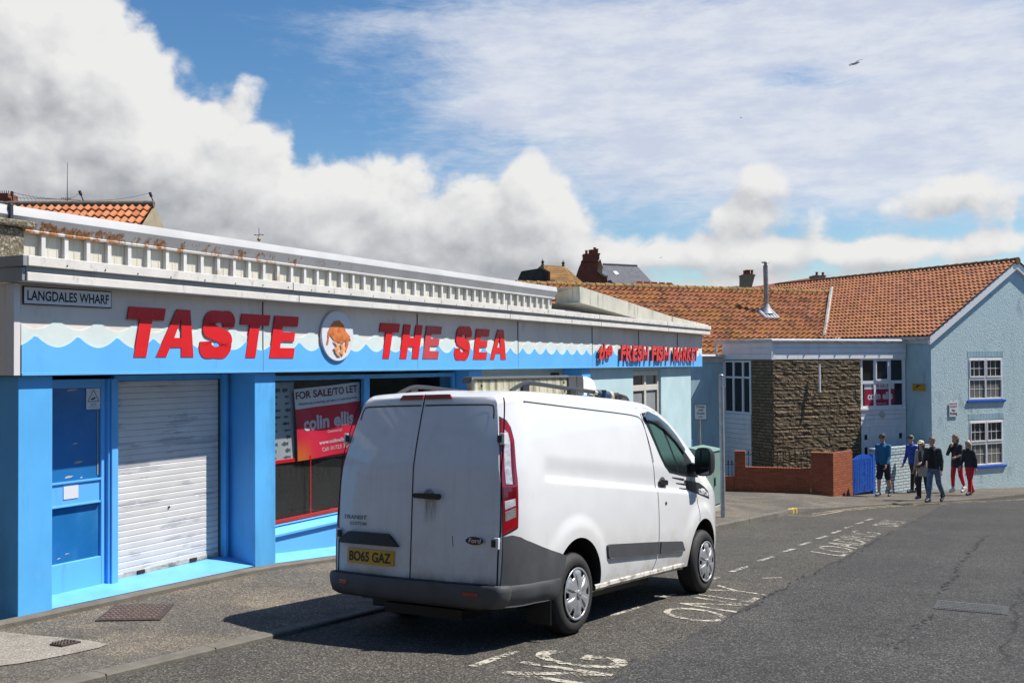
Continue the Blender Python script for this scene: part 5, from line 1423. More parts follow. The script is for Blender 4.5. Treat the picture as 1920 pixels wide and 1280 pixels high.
def wire(pts, r_=.007): mb.tube(catmull([tuple(at(x, y, 29.3) - bw_.location) for x, y in pts], 4), r_, 4)
wire([(22, 360), (60, 369), (100, 373), (140, 375), (158, 379)]); wire([(158, 376), (205, 375), (245, 370), (281, 362)], .005); wire([(22, 371), (90, 373), (158, 376)]); wire([(149, 361), (138, 370), (120, 376)], .005)
for k in range(14): wire([(25 + k * 7, 361 + k * 1.0), (30 + k * 7, 368 + k * .8), (34 + k * 7, 380)], .003)
mb.build('wires', DARK, bw_)
ae = bgthing('tv_aerial', 30.5, 126, 'thin tall aerial mast rising behind the left pantile roof', 'aerial')
mb = MB(); mb.tube([at(126, 384, 30.5) - ae.location, at(126.5, 305, 30.5) - ae.location], [.014, .006], 5); mb.tube([at(114, 372, 30.5) - ae.location, at(133, 372, 30.5) - ae.location], .009, 4)
for x in (115, 119, 123, 128, 132): mb.tube([at(x, 370, 30.5) - ae.location, at(x, 374, 30.5) - ae.location], .006, 4)
mb.build('mast', DARK, ae)
# cupola with a weather vane
vv = bgthing('weather_vane', 62, 485, 'small lead dome with a gilded ball and cross shaped vane above the parapet', 'weather vane'); V_ = lambda x, y: at(x, y, 62) - vv.location
mb = MB(); c_ = V_(485, 475); s_ = 62 / FPX; mb.lathe([(10 * s_, 0), (9.5 * s_, 7 * s_), (8 * s_, 11 * s_), (5 * s_, 14.5 * s_), (2.2 * s_, 16.5 * s_), (1.2 * s_, 19 * s_), (0, 20 * s_)], c_, UP, 14); mb.build('dome', mat('lead_dome', (.17, .17, .18), .6), vv, smooth=True)
mb = MB(); mb.ball(V_(485.5, 449), 3.4 * s_, n=8); mb.build('ball', mat('gilded_ball', (.35, .24, .08), .4, metal=.4), vv, smooth=True)
mb = MB(); mb.tube([V_(485.5, 449), V_(485.5, 427)], .9 * s_ * .6, 6); mb.tube([V_(478, 440.5), V_(493, 440.5)], .5 * s_, 6); mb.tube([V_(481, 444), V_(490, 437)], .3 * s_, 5); mb.ball(V_(478, 440.5), 1.3 * s_, n=5); mb.ball(V_(493, 440.5), 1.3 * s_, n=5); mb.build('vane', DARK, vv)

# brown tiled house with finials
b1 = bgthing('brown_roofed_house', 58, 1030, 'brown striped tile roof with two finials and a dark tarred end wall', 'house')
bpoly('end_wall', b1, TARW, [(962, 545), (977, 509), (982, 507.5), (1008, 503.5), (1014, 502.5), (1023, 508), (1028, 511), (1030, 545)], .5)
bpoly('corner_brick', b1, BRKF, [(1027, 545), (1027, 509), (1031.5, 509), (1032, 545)], .6, y0=-.1)
bslope('roof', b1, BROWNT, [(1032, 545), (1088, 545)], [(1018, 496.5), (1056, 498.5)], 4.2, y0=.3)
bslope('hip', b1, BROWNT, [(1088, 545), (1110, 545)], [(1056, 498.5), (1062, 502)], 4.2, y0=.4)
bpoly('verge', b1, mat('pale_verge', (.24, .15, .09), .9), [(1006, 505), (1017, 495), (1019, 497), (1020, 503), (1030, 509), (1030, 511), (1022, 508.5), (1014, 503)], .4, y0=.1)
mb = MB()
for x, y in ((1017.5, 497), (1056, 499)): a_ = at(x, y, 60) - b1.location; mb.lathe([(.10, 0), (.06, .12), (.11, .2), (.03, .28), (0, .42)], a_, UP, 8)
mb.build('finial', DARK, b1)
# brick gable with tall stack and slate roof
b2_ = bgthing('slate_roofed_house', 66, 1140, 'grey slate roofed house with a tall stepped red brick chimney gable', 'house')
bpoly('brick_gable', b2_, BRKF, [(1078, 545), (1081, 516), (1086, 501), (1091, 489.5), (1093, 487), (1121, 487), (1121, 507), (1126, 511), (1133, 518), (1138.5, 519), (1138.5, 545)], .5)
cs_ = bpoly('chimney_stack', b2_, BRKF, [(1091, 490), (1091, 487.8), (1094, 487.8), (1094.5, 478), (1093.5, 478), (1093.5, 476), (1125.5, 474.5), (1125.5, 477), (1124, 477), (1124, 486), (1121.5, 486), (1121.5, 490)], 1.1, y0=-.15)
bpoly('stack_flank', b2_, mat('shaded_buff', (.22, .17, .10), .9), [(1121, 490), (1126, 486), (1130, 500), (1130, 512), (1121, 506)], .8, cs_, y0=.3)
pots(b2_, cs_, [1099.5, 1106, 1110.5, 1115, 1119.5], 476, [469.5, 468.5, 468, 464, 466.5], .105, POT, 66.3)
bpoly('coping', b2_, mat('stone_coping', (.30, .25, .19), .9), [(1120.5, 505), (1124, 505.5), (1133, 515.5), (1139.5, 517), (1139.5, 519.5), (1132, 518.5), (1120.5, 509)], .6, y0=-.2)
sr = bslope('slate_roof', b2_, SLATE, [(1136, 545), (1238, 545)], [(1130, 496), (1195, 499)], 5, y0=.5)
mb = MB(); a_, b9 = at(1130, 495.5, 71.5) - b2_.location, at(1195, 498.5, 71.5) - b2_.location; mb.tube([a_, b9], .09, 6); mb.build('ridge', SLATE, sr)
mb = MB(); P = [at(x, y, z) - b2_.location for x, y, z in ((1149, 510.5, 68.4), (1155, 509.5, 68.6), (1161, 515, 67.9), (1155, 517, 67.7))]; mb.prism(P, (0, -.08, .06)); mb.build('roof_light', PLATE, sr)
b3 = bgthing('red_tile_roof', 52, 1220, 'low red tiled ridge peeping over the long pantile roof', 'roof')
bslope('roof', b3, REDT, [(1186, 545), (1275, 545)], [(1193, 529), (1262, 532)], 2.5)
mb = MB()
for k in range(5): a_ = at(1194 + k * 14, 528.6 + k * .7, 54.4) - b3.location; mb.tube([a_, a_ + Vector((.3, 0, -.02))], .06, 6)
mb.build('ridge_tiles', REDT, b3)
# buff chimney stacks and roofs on the right
b4 = bgthing('buff_chimney_house', 70, 1450, 'long dull red roof with two buff brick chimney stacks behind the flue', 'house')
bslope('roof', b4, REDT, [(1405, 560), (1580, 560)], [(1407, 538), (1532, 519)], 4, y0=.6)
bslope('low_roof', b4, mat('dark_low_roof', (.07, .065, .05), .9), [(1330, 560), (1395, 560)], [(1338, 539.5), (1394, 535)], 3, y0=.6)
BUFF = mat('buff_brick', (.25, .19, .12), .9, .2, 4)
c1_ = bpoly('chimney_stack', b4, BUFF, [(1393.5, 560), (1393.5, 517), (1392.5, 517), (1392.5, 514.5), (1416.5, 514.5), (1416.5, 517), (1415.5, 517), (1409, 541), (1409, 560)], 1.2, y0=.2)
pots(b4, c1_, [1396, 1400, 1404.5, 1410], 514.5, [507, 506, 506, 506], .11, POT, 70.5)
c2_ = bpoly('chimney_stack', b4, BUFF, [(1527.5, 540), (1527.5, 518.5), (1526, 518.5), (1526, 516), (1549, 516), (1549, 518.5), (1547.5, 518.5), (1547.5, 540)], 1.2, y0=2)
pots(b4, c2_, [1531.5, 1543], 516, [510, 510.5], .11, POT, 72.4)

# ------------------------------------------------------------------ gulls
GW = mat('gull_white', (.55, .55, .55), .7); GG = mat('gull_grey', (.13, .135, .15), .7)
def gull(px, py, Y, span, roll_, up, label):
    c_ = at(px, py, Y); r_ = empty('gull', c_, 0, label, 'gull', 'gulls in the sky'); r_.rotation_euler = (0, -roll_, .5)
    mb = MB(); mb.tube([(0, -.30 * span, .0), (0, -.22 * span, .01), (0, -.08 * span, .0), (0, .10 * span, .0), (0, .22 * span, .0), (0, .30 * span, 0)], [.01 * span, .035 * span, .055 * span, .05 * span, .02 * span, .035 * span], 8); mb.build('body', GW, r_, smooth=True)
    for s_ in (-1, 1):
        mb = MB(); L = []
        for t_, ch_, z_, sw in ((0, .17, .02, 0), (.25, .19, up * .6, .02), (.5, .16, up, .05), (.75, .11, up * .85, -.01), (1, .015, up * .55, -.10)):
            x_ = s_ * t_ * span * .5; L.append([(x_, (sw + ch_ * .5) * span * .8, z_ * span), (x_, sw * span * .8, (z_ + .016) * span), (x_, (sw - ch_ * .5) * span * .8, z_ * span), (x_, sw * span * .8, (z_ - .006) * span)])
        mb.grid(L, closed=True); mb.build('wing', GG, r_, smooth=True)
gull(1603, 119.5, 60, 1.3, .42, .07, 'large dark gull gliding with wings spread in the upper right sky')
gull(1389.5, 221, 110, .5, -.1, .1, 'tiny gull in the open sky left of the large gull')
gull(1239, 483, 120, .62, .3, .08, 'tiny pale gull low over the slate roof')
gull(764, 468, 120, .4, .2, .1, 'speck of a white gull in front of the cloud above the red sign words')

# ------------------------------------------------------------------ across the road, outside the frame: seen only in the reflections
ob = empty('terrace_across_road', (24, 6, g(24, 6)), 0, 'plain brick terrace across the road, outside the frame', 'building')
mb = MB(); mb.box(-2, 6, -22, 24, -4, 5.5); mb.build('wall', BUFF, ob)
mb = MB()
for k in range(11):
    for z_ in (.6, 3.3): mb.box(-2.06, -2.01, -20 + k * 4, -18.6 + k * 4, z_, z_ + 1.5)
mb.build('windows', HGLASS, ob)
orl = empty('roadside_railing', (12.4, 4, g(12.4, 4)), 0, 'dark railing along the far side of the road, outside the frame', 'railing')
mb = MB(); rnd = random.Random(1)
for k in range(-60, 90):
    y_ = k * .16; z_ = g(12.4, 4 + y_) - orl.location.z; mb.tube([(0, y_, z_), (0, y_, z_ + 1.1)], .010, 4)
mb.tube([(0, -9.6, g(12.4, -5.6) - orl.location.z + 1.1), (0, 14.4, g(12.4, 18.4) - orl.location.z + 1.1)], .025, 6)
mb.build('bars', BLACK, orl)

# ================================================================== the white van
VO = Vector((-.27667, 8.87024, -2.35445 + CZ)); VX = Vector((.53354, .84177, -.08217)); VY = Vector((-.84568, .53239, -.03712)); VZ = Vector((.0125, .08929, .99593))
VM = Matrix(((VX.x, VY.x, VZ.x, VO.x), (VX.y, VY.y, VZ.y, VO.y), (VX.z, VY.z, VZ.z, VO.z), (0, 0, 0, 1)))
van = empty('panel_van', label='white panel van parked at the kerb with roof rack and grey bumpers', cat='van', mat=VM)


def lut(t, x):
    if x <= t[0][0]: return t[0][1]
    for (a, u), (b_, v) in zip(t, t[1:]):
        if x <= b_:
            k = (x - a) / (b_ - a); return u + (v - u) * k
    return t[-1][1]


def slut(t, x):
    """smooth lookup"""
    if x <= t[0][0]: return t[0][1]
    if x >= t[-1][0]: return t[-1][1]
    for i in range(len(t) - 1):
        if x <= t[i + 1][0]:
            a, b_ = t[i], t[i + 1]; h = b_[0] - a[0]; k = (x - a[0]) / h
            ma = ((t[i + 1][1] - t[i - 1][1]) / (t[i + 1][0] - t[i - 1][0])) if i else (b_[1] - a[1]) / h
            mb_ = ((t[i + 2][1] - t[i][1]) / (t[i + 2][0] - t[i][0])) if i + 2 < len(t) else (b_[1] - a[1]) / h
            return (2 * k ** 3 - 3 * k * k + 1) * a[1] + (k ** 3 - 2 * k * k + k) * h * ma + (-2 * k ** 3 + 3 * k * k) * b_[1] + (k ** 3 - k * k) * h * mb_


HW = [(.25, .875), (.33, .90), (.45, .924), (.6, .938), (.75, .944), (1.0, .940), (1.2, .926), (1.35, .908), (1.5, .884), (1.65, .856), (1.8, .824), (1.95, .785), (2.05, .755)]
ZT = [(-1.0, 1.985), (-.9, 2.012), (-.75, 2.03), (-.4, 2.045), (.3, 2.052), (1.3, 2.052), (1.8, 2.035), (2.0, 2.005), (2.25, 1.93), (2.5, 1.81), (2.75, 1.65), (3.0, 1.475), (3.12, 1.36), (3.3, 1.225), (3.5, 1.14), (3.7, 1.04), (3.85, .91), (3.93, .72), (3.96, .5)]
def sst(a, b_, x):
    t = max(0, min(1, (x - a) / (b_ - a))); return t * t * (3 - 2 * t)
def zu(x): return 1.467 - .053 * (x + .49)
def zl_(x): return 1.300 - .068 * (x + .32)
def side(x, z):
    y = slut(HW, z)
    if x < -.68: y -= .105 * ((-.68 - x) / .32) ** 2.0
    if x > 2.5: y -= .03 * min(1, (x - 2.5) / .7) ** 2
    if x > 3.1: y -= .30 * ((x - 3.1) / .85) ** 2
    if z > 1.1 and x > 1.7: y -= .11 * ((x - 1.7) / 1.4) ** 1.4 * min(1, (z - 1.1) / .8)
    if -.52 < x < 3.05:           # pressed panel between the two creases
        f_ = sst(-.50, -.36, x) * (1 - sst(2.3, 3.0, x)); a, b_ = zl_(x), zu(x)
        if z < b_ + .05: y -= .022 * f_ * (sst(b_ + .05, a + .03, z) if z > a + .02 else (1 - sst(a + .02, a - .035, z)))
    for cx in (.03, 2.90):        # arch flares
        r = math.hypot(x - cx, z - .37)
        if z > .3: y += .022 * (1 - sst(.50, .64, r))
    return y
def leanx(z): return .02 * max(0, min(1, (z - .5) / .88)) + .145 * max(0, (z - 1.38) / .6) ** 1.15 if z > 1.38 else .02 * max(0, (z - .5) / .88)
def surf(xs, z, off=0.): return Vector((xs + leanx(z) * max(0, min(1, (-.45 - xs) / .55)), -(side(xs, z) + off), z))
def rear(y, z, off=0.):
    h = side(-1.0, min(z, 1.93)); return Vector((-1.0 + leanx(z) - .05 * (1 - (y / h) ** 2) - off, y, z))


VWHITE = None
m, q, b = newmat('van_white_paint'); tcn = q.put('ShaderNodeTexCoord').outputs['Object']; ox, oy, oz = q.sep(tcn)
n = q.noise(tcn, 3.2, 7, .65); n2 = q.noise(q.scale(tcn, (3, 3, 14)), 1, 6, .65); n3 = q.noise(q.scale(tcn, (16, 16, 1.5)), 1, 6, .7)
c = q.mix(q.ss(n, .3, .75), (.66, .66, .655), (.70, .70, .695))
low = q.ss(oz, .35, 1.1, 1, 0)
c = q.mix(q.math('MULTIPLY', q.math('MULTIPLY', low, q.ss(n, .36, .66)), .7), c, (.44, .40, .32))
stk = q.math('MULTIPLY', q.ss(q.noise(q.scale(tcn, (22, 22, 1.1)), 1, 6, .72), .60, .75), q.ss(oz, .5, 1.9, 1, .15)); c = q.mix(q.math('MULTIPLY', stk, .35), c, (.36, .33, .27))
rearm = q.ss(ox, -.97, -.85, 1, 0)
c = q.mix(q.math('MULTIPLY', rearm, q.math('MULTIPLY_ADD', q.ss(n3, .42, .75), .14, q.math('MULTIPLY', q.ss(n2, .45, .7), .10))), c, (.36, .35, .34))
# grime under the handle and along the foot of the doors
hd = q.math('MULTIPLY', q.math('MULTIPLY', q.ss(q.math('ABSOLUTE', q.math('ADD', oy, .17)), .02, .11, 1, 0), q.math('MULTIPLY', q.ss(oz, .90, 1.12), q.ss(oz, 1.16, 1.19, 1, 0))), rearm)
c = q.mix(q.math('MULTIPLY', hd, q.ss(n3, .40, .62)), c, (.12, .12, .12))
ft = q.math('MULTIPLY', q.math('MULTIPLY', q.ss(oz, .50, .58, 1, 0), rearm), q.ss(n, .3, .6)); c = q.mix(q.math('MULTIPLY', ft, .6), c, (.17, .15, .12))
q.con(c, b.inputs['Base Color']); b.inputs['Roughness'].default_value = .38; b.inputs['Coat Weight'].default_value = .8; b.inputs['Coat Roughness'].default_value = .05
bump(q, b, q.noise(tcn, 1.6, 2), .12, .03)
VWHITE = m
GREYP = mat('grey_bumper_plastic', (.062, .064, .067), .55, .1, 5, dirt=(.085, .08, .075), damt=.5, dsc=(5, 5, 3), bmp=.1, bs=120)
RLENS = mat('red_lens', (.30, .006, .012), .08, .1, 8, coat=1)
RLENS2 = mat('dark_red_lens', (.12, .004, .008), .08, .1, 8, coat=1)
CLENS = mat('clear_lens', (.48, .49, .52), .1, .25, 26, coat=1)
CHROME = mat('chrome', (.6, .6, .6), .15, .05, 3, metal=1)
RUB = mat('tyre_rubber', (.020, .0195, .019), .75, .2, 9, bmp=.1, bs=90)
SILV = mat('silver_wheel_trim', (.42, .425, .43), .35, .06, 6, metal=.55, dirt=(.2, .17, .13), damt=.35, dsc=(9, 9, 9))
VGLASS = None
m, q, b = newmat('cab_glass'); tcn = q.put('ShaderNodeTexCoord').outputs['Object']; ox, oy, oz = q.sep(tcn)
t_ = q.ss(oz, 1.36, 1.52)  # brighter view through the cab put into the upper glass colour
q.con(q.mix(t_, (.012, .018, .018), (.065, .135, .12)), b.inputs['Base Color']); b.inputs['Roughness'].default_value = .03; b.inputs['Specular IOR Level'].default_value = .7; VGLASS = m
YPL = mat('yellow_plate', (.60, .33, .012), .35, .04)

# body shell
xs_ = sorted(set([-1.0, -.985, -.96, -.93, -.89, -.84, -.78] + [-.72 + .045 * k for k in range(100)] + [3.8, 3.85, 3.9, 3.93, 3.96]))
xs_ = [x for x in xs_ if x <= 3.96]
NR, RC = 104, .105
secs = []
for x in xs_:
    zt4 = slut(ZT, x); r = min(RC, (zt4 - .33) * .4); zs = zt4 - r * .85 - .022; L = []
    for k in range(NR + 1):
        z = .33 + (zs - .33) * k / NR; L.append(surf(x, z))
    y0 = side(x, zs); xo = surf(x, zs).x
    for k in range(1, 7):
        t = math.pi / 2 * k / 6; z = zs + r * .85 * math.sin(t); L.append(Vector((surf(x, z).x, -(y0 - r * (1 - math.cos(t))), z)))
    ye = y0 - r; ze = zs + r * .85
    for k in range(1, 9):
        t = k / 8; z = ze + .022 * (1 - (1 - t) ** 2); L.append(Vector((surf(x, z).x, -ye * (1 - t), z)))
    secs.append(L)
mb = MB(); NP = len(secs[0])
full = [[p for p in L] + [Vector((p.x, -p.y, p.z)) for p in L[-2::-1]] for L in secs]
ids = mb.grid(full)
def capend(L, bulge, sgn):
    rows_ = []
    for k, p in enumerate(L):
        rw = []
        for j in range(17):
            u = -1 + 2 * j / 16; rw.append(Vector((p.x + sgn * bulge * (1 - u * u), -p.y * u if False else p.y * -u, p.z)))
        rows_.append(rw)
    mb.grid(rows_)
capend(secs[0], -.05, 1); capend(secs[-1], .02, 1)
fl_ = [[L[0] for L in secs], [Vector((L[0].x, 0, .33)) for L in secs], [Vector((L[0].x, -L[0].y, .33)) for L in secs]]; mb.grid(fl_)
body = mb.build('body', [VWHITE, BLACK], van, smooth=True, weld=True, angle=32)
cut = MB()
for cx in (.03, 2.90):
    for s_ in (-1, 1):
        n_ = 56; A_ = [(cx + .435 * math.cos(2 * math.pi * k / n_), s_ * .58, .365 + .435 * math.sin(2 * math.pi * k / n_)) for k in range(n_)]
        i0 = [cut.vert(p) for p in A_]; i1 = [cut.vert((p[0], s_ * 1.2, p[2])) for p in A_]; cut.face(i0); cut.face(i1)
        for k in range(n_): cut.face((i0[k], i0[(k + 1) % n_], i1[(k + 1) % n_], i1[k]))
co = cut.build('cutter', BLACK, van)
md = body.modifiers.new('arches', 'BOOLEAN'); md.object = co; md.operation = 'DIFFERENCE'; md.solver = 'EXACT'; md.material_mode = 'TRANSFER'
bpy.context.view_layer.update(); dg = bpy.context.evaluated_depsgraph_get()
nm_ = bpy.data.meshes.new_from_object(body.evaluated_get(dg)); body.modifiers.clear(); body.data = nm_; nm_.name = 'body'
bpy.data.objects.remove(co)


def spanpatch(mb, poly, fn, off, step=.04, mi=0, nx=None, edge=None):
    """fills an outline in (u, v) that crosses each level of v once, following a surface"""
    vs = sorted(set([round(p[1], 4) for p in poly] + [round(min(p[1] for p in poly) + step * k, 4) for k in range(1, int((max(p[1] for p in poly) - min(p[1] for p in poly)) / step) + 1)]))
    vs = [v for i, v in enumerate(vs) if i == 0 or v - vs[i - 1] > .002]
    rows_ = []
    W_ = max(p[0] for p in poly) - min(p[0] for p in poly); nx = nx or max(3, int(W_ / step))
    for v in vs:
        X = []
        for a, b_ in zip(poly, poly[1:] + poly[:1]):
            if min(a[1], b_[1]) - 1e-4 <= v <= max(a[1], b_[1]) + 1e-4:
                if abs(a[1] - b_[1]) < 2e-4: X += [a[0], b_[0]]
                else: X.append(a[0] + (b_[0] - a[0]) * max(0, min(1, (v - a[1]) / (b_[1] - a[1]))))
        if X: rows_.append((v, min(X), max(X)))
    g_ = [[fn(x0 + (x1 - x0) * k / nx, v, off) for k in range(nx + 1)] for v, x0, x1 in rows_]
    # rim back to the surface
    rim = [g_[0]] + g_
    ids = mb.grid(g_, mi)
    if edge is not None:
        bd = [(x0 + (x1 - x0) * k / nx, rows_[0][0]) for (v, x0, x1) in rows_[:1] for k in range(nx + 1)] + [(x1, v) for v, x0, x1 in rows_[1:]] + [(rows_[-1][1] + (rows_[-1][2] - rows_[-1][1]) * k / nx, rows_[-1][0]) for k in range(nx - 1, -1, -1)] + [(x0, v) for v, x0, x1 in rows_[-2:0:-1]]
        mb.grid([[fn(u, v, off) for u, v in bd], [fn(u, v, edge) for u, v in bd]], mi, True)


def ribbon(mb, pts, fn, wd=.007, off=.002, mi=0):
    P = []
    for a, b_ in zip(pts, pts[1:]):
        n = max(1, int(math.hypot(b_[0] - a[0], b_[1] - a[1]) / .035))
        P += [(a[0] + (b_[0] - a[0]) * k / n, a[1] + (b_[1] - a[1]) * k / n) for k in range(n)]
    P.append(pts[-1]); L = []
    for i, p in enumerate(P):
        a, b_ = P[max(0, i - 1)], P[min(len(P) - 1, i + 1)]; tx, ty = b_[0] - a[0], b_[1] - a[1]; d = math.hypot(tx, ty) or 1; nx, ny = -ty / d * wd / 2, tx / d * wd / 2
        L.append([fn(p[0] + nx, p[1] + ny, off), fn(p[0] - nx, p[1] - ny, off)])
    mb.grid(L, mi)


def sidep(poly, nm, m, off=.004, edge=0, parent=None, step=.04, **kw):
    mb = MB(); spanpatch(mb, poly, surf, off, step, edge=edge); return mb.build(nm, m, parent or van, smooth=True, angle=50, **kw)


GAP = mat('panel_gap', (.008, .008, .008), .9); GRIME = mat('grime_line', (.06, .055, .045), .9, .4, 40)
mb = MB()
ribbon(mb, catmull([(-.645, 1.922), (-.60, 1.926), (.3, 1.905), (1.2, 1.884), (1.48, 1.868), (1.56, 1.85), (1.605, 1.80), (1.66, 1.62), (1.695, 1.42)], 4), surf, .010)
ribbon(mb, [(1.50, 1.955), (1.75, 1.955), (2.0, 1.925)], surf, .008)
mb.build('side_panel_groove', GAP, body)
# right hand door
dr = empty('front_door', (0, 0, 0)); dr.parent = van
mb = MB()
ribbon(mb, catmull([(1.60, 1.90), (1.635, 1.70), (1.67, 1.42), (1.705, 1.22), (1.714, 1.0), (1.712, .66), (1.69, .50), (1.63, .40), (1.585, .345)], 4), surf, .009)
ribbon(mb, catmull([(2.62, 1.235), (2.70, 1.12), (2.735, 1.0), (2.745, .86), (2.74, .78)], 4), surf, .008)
mb.build('door_gap', GAP, dr)
spf = [(1.632, 1.905), (1.652, 1.84), (1.882, 1.475), (1.96, 1.38), (2.075, 1.312), (2.60, 1.255), (2.86, 1.25), (2.74, 1.42), (2.50, 1.605), (2.23, 1.775), (2.0, 1.868), (1.87, 1.90), (1.75, 1.915)]
wn_ = sidep(spf, 'window_frame', BLACK, .006, 0, dr)
sidep([(1.715, 1.826), (1.91, 1.475), (1.99, 1.385), (2.10, 1.34), (2.285, 1.318), (2.05, 1.765), (1.86, 1.815)], 'glass', VGLASS, .009, .004, wn_)
sidep([(2.33, 1.312), (2.575, 1.288), (2.50, 1.47), (2.42, 1.585), (2.30, 1.675), (2.115, 1.755)], 'glass', VGLASS, .009, .004, wn_)
sidep([(1.64, 1.87), (1.67, 1.83), (1.86, 1.815), (2.08, 1.75), (2.33, 1.635), (2.52, 1.50), (2.58, 1.55), (2.42, 1.685), (2.22, 1.80), (1.98, 1.885), (1.75, 1.925)], 'wind_deflector', mat('smoked_deflector', (.014, .014, .018), .12, .1, 3, coat=1), .028, .004, wn_)
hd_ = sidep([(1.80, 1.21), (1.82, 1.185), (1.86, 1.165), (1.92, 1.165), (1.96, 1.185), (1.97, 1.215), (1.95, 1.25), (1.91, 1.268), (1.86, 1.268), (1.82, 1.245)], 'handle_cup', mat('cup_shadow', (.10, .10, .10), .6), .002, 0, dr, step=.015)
mb = MB(); spanpatch(mb, [(1.785, 1.205), (1.80, 1.19), (1.97, 1.183), (1.985, 1.195), (1.985, 1.222), (1.97, 1.235), (1.80, 1.243), (1.785, 1.23)], surf, .024, .012, edge=.010); mb.build('handle', BLACK, hd_, smooth=True, angle=50, bevel=.006)
mb = MB(); p_ = surf(1.894, 1.005); mb.lathe([(0, .006), (.016, .006), (.02, 0)], p_, (0, -1, 0), 14); mb.build('lock_cap', BLACK, dr)
dec = empty('side_stripe', (0, 0, 0)); dec.parent = dr
mb = MB()
for pl in ([(2.46, 1.225), (2.86, 1.185), (3.00, 1.14), (3.13, 1.075), (3.14, 1.0), (2.72, 1.075), (2.55, 1.105), (2.545, 1.13), (2.49, 1.14), (2.485, 1.19), (2.45, 1.195)], [(2.14, 1.262), (2.145, 1.252), (2.44, 1.215), (2.46, 1.238)], [(2.24, 1.202), (2.245, 1.192), (2.49, 1.165), (2.49, 1.185)], [(2.31, 1.147), (2.315, 1.137), (2.55, 1.113), (2.55, 1.133)]):
    # outlines are single-valued in x: fill by columns instead
    xs2 = sorted(set([p[0] for p in pl] + [2.1 + .03 * k for k in range(36)])); rows_ = []
    for x in xs2:
        Zs = []
        for a, b_ in zip(pl, pl[1:] + pl[:1]):
            if min(a[0], b_[0]) - 1e-5 <= x <= max(a[0], b_[0]) + 1e-5:
                Zs += [a[1], b_[1]] if abs(a[0] - b_[0]) < 1e-4 else [a[1] + (b_[1] - a[1]) * (x - a[0]) / (b_[0] - a[0])]
        if len(Zs) > 1: rows_.append([surf(x, min(Zs), .0022), surf(x, max(Zs), .0022)])
    if len(rows_) > 1: mb.grid(rows_)
mb.build('decal', mat('dark_decal', (.022, .022, .026), .35), dec)
mb = MB(); text(mb, 'CUSTOM', lambda u, v: surf(2.80 + u, 1.072 - u * .155 + v, .0045), .30, .055, .02, .15); mb.build('lettering', PLATE, dec, recalc=False)

# grey side moulding
for pl in ([(.56, .69), (.575, .60), (.615, .572), (1.690, .523), (1.700, .64), (.60, .70)], [(1.722, .522), (2.315, .498), (2.335, .51), (2.285, .59), (2.25, .604), (1.732, .638)]):
    sidep(pl, 'side_moulding', GREYP, .022, 0, van, step=.03, bevel=.006)
mb = MB(); mb.grid([[Vector((x, -side(x, .36) - o, z)) for o, z in ((.002, .372), (.012, .362), (.014, .335), (-.02, .305), (-.12, .30))] for x in [.36 + .1 * k for k in range(21)]]); mb.build('sill', mat('dirty_white_sill', (.55, .53, .48), .5, .1, 5, dirt=(.16, .13, .09), damt=.8, dsc=(9, 9, 14), dlo=.45, dhi=.6), van, smooth=True)
mb = MB(); mb.box(-.55, 3.7, -.70, .70, .25, .335); mb.box(-.93, -.55, -.6, .6, .29, .335); mb.box(-.75, -.3, -.3, .5, .16, .24); mb.box(.5, 2.2, -.6, -.2, .17, .24); mb.tube([(0, -.75, .33), (0, .75, .33)], .05, 8); mb.build('underbody', BLACK, van)

